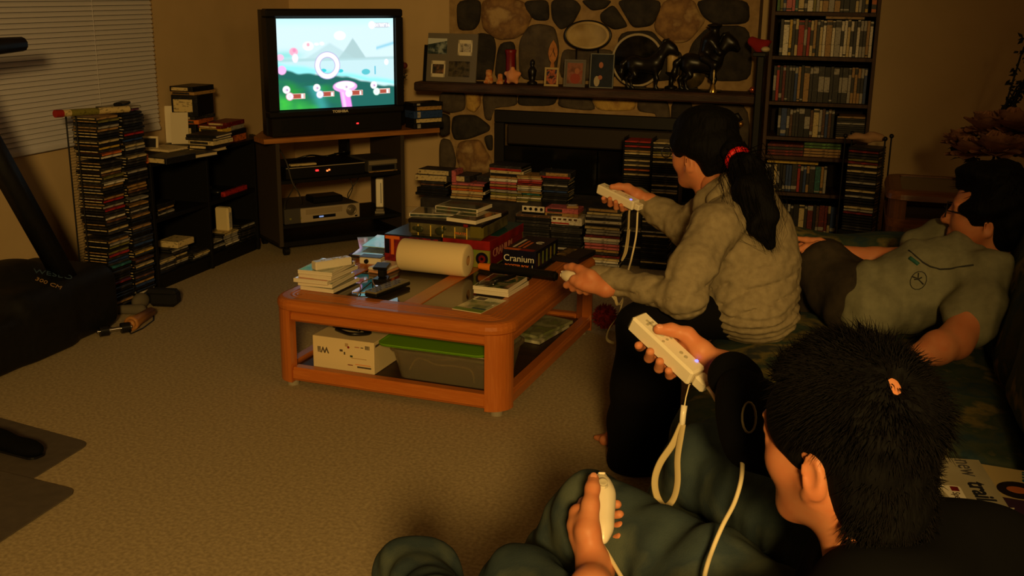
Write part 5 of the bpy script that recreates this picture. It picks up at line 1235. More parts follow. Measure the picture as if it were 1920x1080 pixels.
# red lidded board game
p, a = rot_at(-.060, .100, TH + .0006, 0.0); t = thing('board_game', 'red lidded game box with a green front, under the pirate tin', 'board game', p, a)
MB().box(0, .197, 0, .38, 0, .070, .001).build('box_base', MGRN, t); MB().box(-.001, .198, -.001, .381, .071, .1078, .001).build('lid', MRG, t)
plate(t, 'front_print', MGRN, .10, .035, .19, .066)
for rr, mm in ((.026, MDB), (.015, MRG), (.006, MDB)):
    MB().cyl((.165, .0, .036), (.165, -.0008 - (.03 - rr) * .02, .036), rr, n=20).build('target_print', mm, t)
T = frame(Vector((.1985, .17, .052)), (0, 1, 0), (0, 0, 1)); text('lettering', 'CRANIUM', .034, M('print_pinkish', rgb(190, 130, 110), .4), T @ Matrix.Translation((-.03, 0, 0)), t)
MB().box(.196, .1982, .01, .37, .006, .070).build('side_print', M('print_crimson', rgb(112, 24, 30), .4), t)
MB().box(.09, .197, .10, .379, .1075, .1084).build('lid_print', MTEALP, t)
# pirate tin
ZTIN = TH + .1095
p, a = rot_at(-.20, .075, ZTIN, .02); t = thing('tin_box', 'embossed pewter tin game box with yellow stripes, carrying three white cases', 'tin box', p, a)
MTIN = M('tin_olive', rgb(126, 118, 78), .35, metal=.35, var=rgb(84, 78, 54), var_scale=26); MTIND = M('tin_black', rgb(24, 20, 26), .35)
MB().box(0, .315, 0, .30, 0, .062, .012).build('box_base', MTIN, t); MB().box(.0, .315, .001, .30, .050, .068, .004).build('lid', MTIND, t)
MB().box(.255, .3165, -.0015, .06, .004, .064, .010).build('corner_piece', M('tin_corner', rgb(120, 110, 44), .3, metal=.3), t)
for x in (.045, .098, .148, .20, .25): plate(t, 'stripe', MYEL, x, .026, .004, .044, -.001)
for x, z, rr in ((.05, .028, .014), (.135, .026, .016), (.155, .040, .008), (.03, .03, .009)): MB().ball((x, .0, z), rr, n=10, m=6, s=(1.2, .22, 1)).build('emboss', M('tin_relief', rgb(56, 60, 34), .4, metal=.3), t)
text('lettering', 'PIRATES', .010, MORN, FRONT(.225, .024, -.001), t); plate(t, 'print_dot', MRG, .245, .057, .018, .012, -.0012)
# game cases: white shell, printed sleeve
def game_case(label, loc, rz, art, group=None, tilt=(0, 0), shell=None, keep='rot'):
    t = thing('game_case', label, 'game case', loc, group=group, rot=(tilt[0], tilt[1], rz))
    w, d, h = .136, .190, .0145
    m = MB(); m.box(-w / 2, w / 2, -d / 2, d / 2, 0, h * .46, .0015); m.box(-w / 2, w / 2, -d / 2, d / 2, h * .54, h, .0015); m.box(-w / 2 + .001, w / 2 - .001, -d / 2 + .001, d / 2 - .001, h * .4, h * .6); m.build('shell', shell or MWP, t)
    MB().box(-w / 2 + .005, w / 2 - .004, -d / 2 + .005, d / 2 - .005, h - .0004, h + .0004).build('cover_sheet', art, t)
    MB().box(-w / 2 - .0003, -w / 2 + .001, -d / 2 + .005, d / 2 - .005, .002, h - .002).build('spine_sheet', art, t)
    return t
def art(name, c0, cs, sc=20): return M(name, c0, .10, spec=.6, coat=.8, var=cs, var_scale=sc, lo=.36, hi=.64)
A1 = art('cover_teal', rgb(52, 66, 66), [rgb(90, 96, 84), rgb(34, 44, 50)], 18); A2 = art('cover_slate', rgb(46, 52, 50), [rgb(74, 84, 60), rgb(96, 60, 44)], 22); A3 = art('cover_meadow', rgb(90, 84, 48), [rgb(70, 100, 48), rgb(150, 96, 56), rgb(60, 60, 50)], 24)
zt = ZTIN + .0690
game_case('white game case with teal cover, partly under another on the pirate tin', tl(-.125, .185, zt), TBA + 1.75, A1, 'game cases on the pirate tin')
game_case('white game case with slate cover, lapping over two others on the tin', tl(-.045, .275, zt + .0150), TBA + 1.50, A2, 'game cases on the pirate tin')
game_case('white game case with green and orange cover at the tin\'s right end', tl(.045, .165, zt), TBA - .18, A3, 'game cases on the pirate tin') 
# booster box
p, a = rot_at(.182, .128, TH + .0006, -.02); t = thing('board_game', 'small navy booster box with white lettering at the table\'s right', 'board game', p, a)
MB().box(0, .135, 0, .26, 0, .078, .001).build('box_shell', MDB, t)
text('lettering', 'Cranıum'.replace('ı', 'i'), .026, MWHT, FRONT(.066, .044, -.0008), t); text('lettering', 'BOOSTER BOX', .0105, MORN, FRONT(.058, .015, -.0008), t, bold=.0004); text('lettering', '1', .015, MWHT, FRONT(.122, .015, -.0008), t)
TOPZ = lambda x, y, z: frame(Vector((x, y, z)), (1, 0, 0), (0, 1, 0))
MB().box(.003, .065, .002, .03, .0775, .0786).build('top_band', MORN, t); MB().box(.067, .125, .002, .03, .0775, .0786).build('top_band', MRG, t)
for i, (x, mm) in enumerate(((.02, MWHT), (.042, MORN), (.062, MORN))): MB().box(x, x + .010, .05, .19 - .02 * i, .0775, .0784).build('top_stripe', mm, t)
text('lettering', 'C', .035, MWHT, TOPZ(.095, .15, .0784), t)
for x in range(5): MB().box(.1345, .1356, .03 + .045 * x, .045 + .045 * x, .015, .065).build('side_stripe', MGRN, t)
# dark torch lying with an orange grip
p = tl(.165, .052, TH + .0195); q = tl(.43, .022, TH + .0195); t = thing('flashlight', 'long black flashlight with an orange tip lying before the booster box', 'flashlight', p, 0)
d = (q - p); MB().cyl((0, 0, 0), d, .0185, n=18).build('barrel', MCASE, t); MB().cyl(d * .93, d * 1.03, .0188, .014, n=18).build('end_cap', M('rubber_black', rgb(14, 14, 14), .8), t); MB().cyl(d * -.20, d * .005, .0125, .015, n=16).build('orange_tip', M('orange_plastic', rgb(224, 122, 34), .35), t)
# cases and booklet at the right front
A4 = art('cover_photo', rgb(150, 140, 112), [rgb(44, 46, 40), rgb(86, 110, 60), rgb(170, 150, 120)], 22)
game_case('white game case beneath the one bearing the keys', tl(.287, -.160, TH + .0006), TBA - .05, A2, 'game cases by the table\'s front corner')
game_case('white game case with a bunch of keys on it near the table\'s front corner', tl(.283, -.162, TH + .0156), TBA - .02, A4, 'game cases by the table\'s front corner')
k = thing('key_bunch', 'dark bunch of keys on a strap lying on the white game case', 'keys', tl(.295, -.16, TH + .031), TBA)
m = MB(); m.tube([(-.03, -.05, .004), (-.01, -.02, .012), (.01, .02, .010), (.02, .06, .008)], [.008, .010, .009, .007], n=6); m.build('strap', MCASE, k)
for i in range(4):
    an = 3.6 + i * .5; q = MB(); T = Matrix.Translation((-.025, -.045, .003 + .0025 * i)) @ Matrix.Rotation(an, 4, 'Z'); q.cyl((.018, 0, 0), (.018, 0, .002), .010, n=12, T=T); q.box(.026, .055, -.003, .003, 0, .002, T=T); q.build('key', M('key_steel', rgb(90, 88, 84), .35, metal=.7), k)
o = MB(); o.box(-.056, .056, -.09, .09, 0, .003, .0005); t = thing('booklet', 'pale green bordered booklet lying at the table\'s front edge', 'booklet', tl(.292, -.385, TH + .0006), TBA - .13)
o.build('pages', MPAGE, t); MB().box(-.0563, .0563, -.0903, .0903, .003, .0034).build('cover', art('cover_booklet', rgb(206, 196, 160), [rgb(196, 190, 150), rgb(160, 170, 120), rgb(120, 130, 110)], 20), t)
MB().box(-.0563, .0563, -.088, -.060, .0033, .0037).build('cover_band', M('print_leaf', rgb(110, 140, 40), .4), t); MB().box(-.045, -.01, .05, .08, .0033, .0038).build('cover_print', MDB, t); MB().box(.0, .05, -.056, -.04, .0033, .0038).build('cover_print', MTEALP, t)
# the stack of white cases at the left front
A5 = art('cover_pale', rgb(190, 200, 190), [rgb(160, 180, 176), rgb(120, 140, 130), rgb(200, 196, 176)], 18); A6 = art('cover_rose', rgb(210, 140, 110), [rgb(190, 90, 70), rgb(200, 180, 150)], 16)
z = TH + .0006; labs = ['lowest white game case in the stack at the table\'s left front', 'second white game case up in the left front stack', 'white game case with a rose edge mid-stack at the left front', 'fourth white game case up in the left front stack', 'white game case with pale cover topping the left front stack']
for i, l in enumerate(labs):
    game_case(l, tl(-.318 + (.012, -.006, -.012, .004, .0)[i], -.355 + (0, .006, -.01, .004, .0)[i], z), TBA + (-.02, .06, .03, -.03, .05)[i], [A1, A5, A6, A2, A5][i], 'white cases stacked at the left front'); z += .0150
def remote(label, center, a, w, n, mat=MWP, strap=None):
    """A white stick controller; A points along it to its tip, N out of its button face."""
    Mx = frame(center, w, a); Mx[0][2], Mx[1][2], Mx[2][2] = n
    t = thing('game_remote', label, 'game remote', center, rot=Mx.to_euler())
    m = MB(); m.box(-.018, .018, -.074, .074, -.031, 0, .004); m.build('casing', mat, t)
    MGB = M('button_grey', rgb(176, 166, 140), .4); MCL = M('button_clear', rgb(190, 184, 164), .2)
    q = MB(); q.box(-.009, .009, .044, .049, 0, .0014, .0005); q.box(-.0025, .0025, .037, .056, 0, .0014, .0005); q.build('direction_pad', MGB, t)
    MB().cyl((0, .020, 0), (0, .020, .0022), .0075, n=20).build('round_button', MCL, t)
    for y in (-.030, -.041): MB().cyl((0, y, 0), (0, y, .0012), .0035, n=12).build('small_button', MGB, t)
    for x in (-.010, 0, .010): MB().cyl((x, .004, 0), (x, .004, .0012), .0026, n=10).build('small_button', MGB, t)
    m = MB(); m.box(-.0085, .0085, -.030, .010, -.0345, -.0305, .002); m.build('trigger', mat, t)
    MB().box(-.017, .017, .0735, .0746, -.026, -.004).build('sensor_window', MCASE, t)
    return t
dA = (tl(-.226, -.313, 0) - tl(-.311, -.452, 0)).normalized(); wA = Vector((dA.y, -dA.x, 0))
remote('white game remote lying on top of the left front stack of cases', tl(-.285, -.375, z + .0312), dA, wA, Vector((0, 0, 1)))
# cradle, its leads and the television remote
t = thing('charging_cradle', 'small black charging cradle standing on the glass beside the white cases', 'charging cradle', tl(-.175, -.20, TH - .0025), TBA + .2)
m = MB(); m.prism([(-.028, -.035), (.028, -.035), (.02, .03), (-.02, .03)], 0, .010); m.build('base', MCASE, t); m = MB(); m.box(-.014, .014, -.01, .02, .010, .050, .004); m.build('neck', MCASE, t); m = MB(); m.box(-.026, .030, -.032, .03, .050, .060, .004, T=Matrix.Rotation(.12, 4, 'X')); m.build('holder_plate', MCASE, t)
cable('cable', 'thin pale lead curling from the black cradle over the table rail', [tl(-.20, -.23, TH + .004), tl(-.16, -.30, TH + .012), tl(-.12, -.36, TH + .008), tl(-.13, -.40, TH + .004), tl(-.18, -.42, TH + .004)], .0022, SPINE['tan'])
cable('cable', 'second thin lead running from the black cradle along the white cases', [tl(-.21, -.22, TH + .004), tl(-.20, -.32, TH + .012), tl(-.17, -.38, TH + .006), tl(-.15, -.44, TH + .004)], .0022, SPINE['tan'])
p = tl(-.083, -.335, TH + .0006); t = thing('remote_control', 'grey television remote with black underside on the table\'s front rail', 'remote', p, TBA - .16)
MB().box(-.026, .026, -.105, .105, 0, .012, .003).build('underside', MCASE, t); MB().box(-.0255, .0255, -.105, .105, .012, .020, .003).build('faceplate', M('remote_grey', rgb(122, 112, 88), .45), t)
for iy in range(9):
    for ix in (-1, 0, 1): MB().cbox((ix * .015, -.085 + iy * .019, .0205), (.008, .009, .002), .0005).build('button', MGREY if (ix + iy) % 3 else SPINE['olive'], t)
# small white handheld and camera-like box
t = thing('handheld_console', 'small closed white handheld on the glass, nearest the towel roll', 'handheld', tl(-.228, -.065, TH - .0025), TBA - .1)
MB().box(-.04, .04, -.065, .065, 0, .010, .003).build('lower_shell', M('handheld_base', rgb(206, 150, 110), .4), t); MB().box(-.04, .04, -.065, .065, .011, .022, .003).build('lid', MWP, t)
t = thing('small_camera', 'small white boxy camera beyond the white handheld', 'camera', tl(-.320, -.005, TH + .0006), TBA + .1)
MB().box(-.045, .045, -.022, .03, 0, .028, .005).build('body', MWP, t); MB().cyl((-.012, -.022, .014), (-.012, -.030, .014), .009, n=16).build('lens', MCASE, t); MB().box(-.045, .045, -.0225, .0305, .0281, .031, .001).build('top_plate', M('camera_top', rgb(70, 64, 84), .3), t)
MB().cyl((0, 0, 0), (0, 0, .009), .017, n=20).build('lens_cap', MCASE, None, tl(.235, -.205, TH - .0025)); tag(bpy.data.objects['lens_cap'], 'black lens cap lying on the glass beside the white cases', 'lens cap')
# leaflets and thin magazines at the table's left
lf = [('silver', rgb(170, 174, 180), (-.384, .30), .15, .26, .05, .016, 0, 'thick grey magazine lowest in the papers beside the big T box'),
      ('dark', rgb(44, 40, 44), (-.384, .155), .15, .20, .06, .012, 0, 'dark magazine under the glossy leaflets at the table\'s left edge'),
      ('ivory', rgb(206, 196, 168), (-.385, .37), .145, .18, -.10, .008, .0164, 'ivory envelope at the far end of the papers beside the big T box'),
      ('red', rgb(150, 36, 34), (-.372, .145), .13, .19, .20, .003, .0124, 'red leaflet peeping out under the mint one by the T box'),
      ('lilac', rgb(190, 176, 206), (-.425, .21), .12, .19, .55, .003, .021, 'lilac glossy leaflet overhanging the table\'s left edge'),
      ('mint', rgb(170, 206, 200), (-.372, .20), .12, .17, .10, .003, .034, 'mint glossy leaflet on top of the papers beside the T box'),
      ('sky', rgb(150, 170, 206), (-.375, .10), .12, .13, .15, .003, .0165, 'pale blue glossy leaflet nearest the small white camera')]
for i in range(7):
    nm, c_, (x, y), w_, d_, rz, th_, zz_, lab = lf[i]
    o = MB().box(-w_ / 2, w_ / 2, -d_ / 2, d_ / 2, 0, th_, .0005).build('magazine' if th_ > .01 else 'leaflet', M('leaflet_' + nm, c_, .10, spec=.7, coat=.6, var=mark(c_, .55), var_scale=24, lo=.5, hi=.7)); tilt = (0, 0, 0, .02, .05, .06, .05)[i]; o.rotation_mode = 'QUATERNION'; o.rotation_quaternion = (Matrix.Rotation(tilt, 3, _r0) @ Matrix.Rotation(TBA + rz, 3, 'Z')).to_quaternion(); o.location = tl(x, y, TH + .0008 + zz_) + Vector((0, 0, tilt * max(w_, d_) * .5)); tag(o, lab, 'magazine' if th_ > .01 else 'leaflet', 'papers spread on the coffee table')
# dark picture book at the far right corner
t = thing('book', 'dark picture book lying at the table\'s far corner beside the booster box', 'book', tl(.385, .40, TH + .0006), TBA - .1)
MB().box(-.06, .06, -.09, .09, 0, .022, .002).build('cover', MTIND, t); MB().box(-.05, -.01, -.06, .06, .0215, .0226).build('cover_print', art('cover_amber', rgb(150, 110, 40), [rgb(40, 30, 20), rgb(190, 150, 60)], 30), t)
# ------------------------------------------------------------------ inside the table
t = thing('console_box', 'white console carton standing upside down inside the table', 'carton', tl(-.308, -.490, SHF), TBA)
MCB = M('carton_white', rgb(226, 204, 158), .6)
MB().box(0, .245, 0, .19, 0, .118, .0015).build('box_shell', MCB, t)
MDT = M('print_grey', rgb(86, 74, 60), .6)
text('lettering', 'Wii', .022, MDT, FRONT(.042, .070) @ Matrix.Rotation(PI, 4, 'Z'), t, bold=.0008)
for x, z, w_, h_, mm in ((.115, .075, .012, .008, MDT), (.128, .066, .006, .01, MDT), (.137, .098, .012, .012, M('print_tan', rgb(180, 150, 104), .6)), (.155, .058, .010, .007, M('print_dkgreen', rgb(50, 66, 50), .6)), (.185, .052, .06, .0025, M('print_tan', rgb(180, 150, 104), .6)), (.178, .094, .018, .002, MRG), (.198, .094, .010, .0035, MDT), (.15, .025, .02, .003, MRG), (.20, .030, .06, .002, MORN), (.205, .021, .055, .006, MDT)):
    plate(t, 'print_mark', mm, x, z, w_, h_)
MB().cyl((.144, .0, .090), (.144, -.0009, .090), .0045, n=12).build('print_dot', MRG, t)
for i in range(8): plate(t, 'barcode_bar', MDT, .210 + i * .0024, .096, .0009 + .0006 * (i % 3), .014)
MB().box(.244, .2456, .01, .07, .098, .106).build('side_mark', MDT, t)
cable('cable_bundle', 'dark bundle of cables heaped on the upside-down carton', [tl(-.25, -.42, SHF + .126), tl(-.17, -.46, SHF + .130), tl(-.12, -.41, SHF + .126), tl(-.2, -.38, SHF + .128), tl(-.27, -.40, SHF + .130), tl(-.15, -.43, SHF + .138)], .007, MCASE, 'cables')
t = thing('storage_tub', 'clear plastic storage tub with cables, standing inside the coffee table', 'storage tub', tl(.195, -.345, SHF), TBA)
MCLR = M('clear_plastic', rgb(196, 182, 150), .22, trans=.82, ior=1.25)
def tub_ring(mb, hx0, hy0, hx1, hy1, z0, z1, th):
    r0, r1 = rrect(hx0, hy0, .035), rrect(hx1, hy1, .045); i0, i1 = rrect(hx0 - th, hy0 - th, .033), rrect(hx1 - th, hy1 - th, .043); n = len(r0)
    vs = [(x, y, z0) for x, y in r0] + [(x, y, z1) for x, y in r1] + [(x, y, z1) for x, y in i1] + [(x, y, z0 + .003) for x, y in i0]
    fs = []
    for i in range(n):
        j = (i + 1) % n
        for k in range(3): fs.append((k * n + i, k * n + j, (k + 1) * n + j, (k + 1) * n + i))
    fs += [tuple(range(n))[::-1], tuple(range(3 * n, 4 * n))]
    mb.add(vs, fs, 0, False)
m = MB(); tub_ring(m, .175, .130, .200, .150, 0, .108, .003); m.build('tub_body', MCLR, t)
m = MB(); sweep(m, .208, .158, .05, [(0, .102), (0, .111), (.012, .113), (.012, .106)], 6); m.build('rim', MCLR, t)
t2 = thing('tub_lid', 'bright green tub lid laid loosely over the clear storage tub', 'lid', tl(.148, -.345, SHF + .1145), TBA + .02, rot=None)
MLID = M('green_lid', rgb(120, 176, 26), .4); m = MB(); m.prism(rrect(.205, .150, .04), 0, .006); m.build('panel', MLID, t2); m = MB(); sweep(m, .205, .150, .04, [(0, .0), (0, .008), (.008, .008), (.008, .006)], 6); m.build('rim', MLID, t2)
MCRD = M('pale_cord', rgb(220, 206, 170), .5)
cable('cable', 'pale cord looping along the front inside the clear tub', [tl(.05, -.44, SHF + .02), tl(.09, -.45, SHF + .07), tl(.16, -.455, SHF + .058), tl(.24, -.455, SHF + .062), tl(.29, -.45, SHF + .05), tl(.30, -.45, SHF + .008)], .0026, MCRD)
cable('cable', 'second pale cord lying deeper inside the clear tub', [tl(.10, -.40, SHF + .05), tl(.20, -.42, SHF + .07), tl(.30, -.38, SHF + .075), tl(.33, -.35, SHF + .04), tl(.25, -.30, SHF + .01)], .0026, MCRD)
for i, (col, lab) in enumerate(((rgb(196, 190, 160), 'lowest of the thin magazines inside the table\'s open side'), (rgb(150, 150, 110), 'olive magazine on top of the pile inside the table\'s open side'))):
    z0_ = SHF + .0012 + i * .016; o = MB().box(-.07, .07, -.13, .13, 0, .012, .001).build('magazine', M('mag_cover_%d' % i, col, .3, var=[mark(col, .5), rgb(120, 130, 70)], var_scale=16, lo=.45, hi=.65)); o.location = tl(.315, .19 + .02 * i, z0_); o.rotation_euler = (0, 0, TBA - .15 - .1 * i); tag(o, lab, 'magazine', 'magazines inside the coffee table')
# woolly red ball on the carpet beyond the table
rb = thing('woolly_ball', 'fuzzy dark red ball on the carpet by the woman\'s foot', 'ball', (-.93, 4.30, .062), 0)
m = MB(); rr = random.Random(5)
m.ball((0, 0, 0), .045, n=14, m=9)
for i in range(220):
    d = Vector((rr.gauss(0, 1), rr.gauss(0, 1), rr.gauss(0, 1))).normalized(); q = d.orthogonal().normalized() * .006
    m.add([d * .040 + q, d * .040 - q * .5 + d.cross(q), d * .040 - q * .5 - d.cross(q), d * (.058 + rr.uniform(-.004, .004))], [(0, 1, 3), (1, 2, 3), (2, 0, 3)])
m.build('tufts' if False else 'tuft_body', M('red_wool', rgb(150, 34, 26), .9, var=rgb(96, 22, 18), var_scale=80), rb)
# ================================================================== sofa
MSOFA = M('sofa_weave', rgb(64, 74, 66), .9, spec=.15, var=[rgb(44, 66, 76), rgb(70, 78, 62), rgb(54, 70, 60), rgb(120, 108, 62), rgb(58, 62, 60)], var_scale=7.5, detail=5, lo=.32, hi=.68, bump=.3, bump_scale=260, bump_dist=.002)
so = thing('sofa', 'long sofa in mottled blue-green weave along the right side', 'sofa', (0, 0, 0))
def pad(name, c, h, rad, R=None, res=.014, puff=0.0, seed=0, amp=.003, mat=None, parent=None):
    s = SDF(.02); s.box(c, h, rad, R)
    if puff: s.ell(c, (h[0] * .98, h[1] * .98, h[2] + puff), R, k=.05)
    s.disp = waves([14, 30], amp, seed); V, Q = s.polygonise(res); V = relax(V, Q, 1)
    return nobj(name, [(V, Q, 0)], [mat or MSOFA], parent or so)
MB().box(-.30, .80, .98, 3.74, .05, .25, .02).build('base', MSOFA, so)
for x in (-.24, .74):
    for y in (1.04, 3.68): MB().cyl((x, y, 0), (x, y, .05), .025, n=12).build('foot', MCASE, so)
for i, (a, b) in enumerate(((.99, 2.36), (2.365, 3.725))):
    pad('seat_cushion', ((.045), (a + b) / 2, .335), (.395, (b - a) / 2, .085), .05, puff=.015, seed=i)
MB().box(.62, .80, .98, 3.74, .25, .64, .03).build('back_frame', MSOFA, so)
for i, (a, b) in enumerate(((1.0, 1.90), (1.905, 2.80), (2.805, 3.72))):
    R = Matrix.Rotation(-.22 if False else .22, 3, 'Y'); pad('back_cushion', (.545, (a + b) / 2, .61), (.115, (b - a) / 2, .235), .09, R, puff=0, seed=5 + i, amp=.006)
pad('arm', (.27, 3.865, .30), (.53, .125, .285), .10, seed=11, amp=.004)
pad('arm', (.27, .86, .30), (.53, .125, .285), .10, seed=12, amp=.004)
# magazines lying on the seat between the boy and the back cushions
ZS = .4385
def magazine(label, o, tx, w_, d0, d1, z, mat):
    """O: middle of the title line; TX: the way the title runs; the page reaches D0 below and D1 above that line."""
    X = Vector((tx[0], tx[1], 0)).normalized(); Yv = Vector((-X.y, X.x, 0))
    t = thing('magazine', label, 'magazine', (o[0], o[1], z), math.atan2(X.y, X.x))
    MB().box(-w_ / 2, w_ / 2, -d0, d1, 0, .005, .0008).build('pages', MPAGE, t); MB().box(-w_ / 2 - .0003, w_ / 2 + .0003, -d0 - .0003, d1 + .0003, .005, .0056).build('cover', mat, t)
    return t
FLAT = lambda x, y, z: frame(Vector((x, y, z)), (1, 0, 0), (0, 1, 0))
t = magazine('magazine with blue letters and a portrait, half hidden beneath another on the sofa', (.375, 2.125), (-.10, -1), .30, .19, .045, ZS, M('mag_cream', rgb(206, 184, 132), .4))
text('lettering', 'int', .036, M('print_blue', rgb(30, 90, 130), .4), FLAT(-.118, .012, .0058), t, bold=.0012)
MB().box(.0, .15, -.19, .012, .0056, .0060).build('cover_panel', M('print_violet', rgb(64, 40, 70), .4), t)
text('lettering', 'vlc', .036, MWHT, FLAT(.07, -.028, .0062), t)
MB().box(.005, .145, .014, .036, .0056, .0061).build('cover_strip', MWHT, t); text('lettering', 'PLANNING', .0085, MRG, FLAT(.032, .025, .0062), t); text('lettering', 'THE NEXT', .0075, MDT, FLAT(.10, .025, .0062), t)
m = MB(); m.cyl((-.045, -.012, .0056), (-.045, -.012, .0062), .040, n=24); m.build('cover_portrait', M('print_hair', rgb(30, 20, 18), .5), t)
T = Matrix.Translation((-.045, -.014, .0062)) @ Matrix.Diagonal((.9, 1.25, 1, 1)); m = MB(); m.cyl((0, 0, 0), (0, 0, .0006), .016, n=20, T=T); m.build('cover_portrait', M('print_face', rgb(196, 108, 54), .5), t)
t = magazine('grey-white magazine with a dark title lying on top of another on the sofa', (.288, 2.165), (.16, -1), .235, .225, .035, ZS + .0062, M('mag_grey', rgb(186, 178, 152), .4, var=rgb(170, 160, 132), var_scale=6))
MTT = M('title_ink', rgb(30, 34, 44), .5); MTL = M('title_ink_pale', rgb(84, 82, 84), .5)
text('lettering', 'new', .036, MTL, FLAT(-.072, .0, .0058), t, sx=.95); text('lettering', 'trail', .036, MTT, FLAT(.038, .0, .0058), t, sx=1.05, bold=.0012)
m = MB(); m.prism(rounded([(.02, -.075), (.11, -.06), (.11, -.035), (.02, -.035)], .01), .0056, .0062); m.build('cover_blob', MWHT, t)
MB().box(.025, .045, -.055, -.04, .0061, .0065).build('cover_print', MRG, t); text('lettering', 'Speed', .014, MDT, FLAT(.075, -.05, .0064), t)
# ================================================================== end table with flowers beyond the sofa's arm
ex, ey = .14, 4.60
et = thing('end_table', 'dark oak end table with rounded posts beyond the sofa\'s far arm', 'end table', (ex + .27, ey + .25, 0))
MEW = M('end_table_oak', rgb(126, 78, 42), .4, var=rgb(100, 60, 32), var_scale=6, stretch=(1, 12, 12)); MEW2 = M('end_table_oak_upright', rgb(110, 68, 38), .45, var=rgb(88, 54, 30), var_scale=6, stretch=(12, 12, 1))
m = MB(); sweep(m, .27, .25, .07, [(0, .58), (.004, .60), (.014, .612), (.03, .615), (.06, .615), (.06, .60), (.012, .58)], 8); m.build('top_frame', MEW, et)
MB().box(-.215, .215, -.195, .195, .598, .610).build('top_inlay', M('end_table_inlay', rgb(52, 44, 36), .2), et)
m = MB(); sweep(m, .262, .242, .07, [(0, .50), (.002, .465), (.045, .465), (.045, .50)], 8); m.build('lower_frame', MEW, et); MB().box(-.22, .22, -.20, .20, .468, .482).build('lower_board', MSHF, et)
for qx in (-1, 1):
    for qy in (-1, 1):
        pts = [(.258 - .07 + .07 * math.cos(PI / 2 * i / 7), .238 - .07 + .07 * math.sin(PI / 2 * i / 7)) for i in range(8)] + [(.19, .20), (.20, .19)]
        pts = [(qx * x, qy * y) for x, y in pts]; pts = pts[::-1] if qx * qy < 0 else pts
        m = MB(); m.prism(pts, 0, .579); m.build('corner_post', MEW2, et)
vz = .6105
fv = thing('flower_arrangement', 'big artificial arrangement of dusty pink blooms with dark trailing sprays on the end table', 'flower arrangement', (.50, 4.77, vz))
MB().lathe([(.05, 0), (.075, .03), (.08, .06), (.05, .10), (.055, .115), (.045, .11)], n=22).build('vase', MDK, fv)
MPK = M('dusty_petal', rgb(176, 128, 96), .9, var=rgb(150, 104, 80), var_scale=30)
def bloom(c, R_, seed):
    m = MB(); r = random.Random(seed); c = Vector(c)
    for ring, (n, ph, rad) in enumerate(((5, 1.35, .55), (7, 1.1, .85), (9, .75, 1.05), (11, .35, 1.15), (11, -.1, 1.1))):
        for i in range(n):
            an = 2 * PI * i / n + ring * .4 + r.uniform(-.15, .15); e = ph + r.uniform(-.1, .1)
            d = Vector((math.cos(an) * math.cos(e), math.sin(an) * math.cos(e), math.sin(e))); s_ = d.cross(Vector((0, 0, 1))).normalized(); up = s_.cross(d)
            w_ = R_ * .55; L_ = R_ * rad; vs = []
            for j in range(4):
                tt = j / 3; wj = w_ * math.sin(PI * (.18 + .72 * tt)) 
                p = c + d * (L_ * tt) + up * (R_ * .35 * tt * tt * (1 if ring < 2 else .3))
                vs += [p - s_ * wj + up * wj * .35, p, p + s_ * wj + up * wj * .35]
            fs = []
            for j in range(3): fs += [(j * 3, j * 3 + 1, j * 3 + 4, j * 3 + 3), (j * 3 + 1, j * 3 + 2, j * 3 + 5, j * 3 + 4)]
            m.add(vs, fs, 0, True)
    m.build('bloom', MPK, fv)
for i, (x, y, z, R_) in enumerate(((-.06, -.06, .17, .07), (.03, -.09, .185, .085), (.12, -.05, .18, .075), (.0, .0, .255, .08), (.09, -.02, .27, .085), (-.09, .02, .20, .06), (.17, .0, .25, .075))): bloom((x, y, z - .02), R_ * 1.15, i)
m = MB()
for k in range(8):
    an = k * .8; sprig(m, (0, 0, .1), (-.10 + .02 * math.cos(an), .11 * math.sin(an) * .6, .14 + .03 * (k % 3)), 9, .045, k + 40)
m.build('foliage', MLEAF, fv)
MVINE = M('dark_vine', rgb(22, 24, 22), .8)
for k, (tx, tz) in enumerate(((.14, .68), (.20, .60), (.10, .42), (.24, .72))):
    m = MB(); pts = [Vector((.04, .03, .10)), Vector((.03 + tx * .2, .04, tz * .45)), Vector((tx * .7, .05, tz * .8)), Vector((tx, .05, tz))]
    pp = []
    for j in range(13):
        t_ = j / 12 * 2.999; i0 = int(t_); f_ = t_ - i0; pp.append(pts[i0].lerp(pts[i0 + 1], f_))
    m.tube(pp, .004, n=5); rr = random.Random(k)
    for j in range(70):
        p = pp[rr.randint(2, 12)] + Vector((rr.uniform(-.012, .012), rr.uniform(-.012, .012), rr.uniform(-.03, .03))); d = Vector((rr.uniform(-1, 1), rr.uniform(-1, 1), rr.uniform(-.8, .2))).normalized(); s_ = d.orthogonal().normalized() * .008
        m.add([p, p + d * .014 + s_, p + d * .032, p + d * .014 - s_], [(0, 1, 2, 3)])
    m.build('trailing_spray', MVINE, fv)
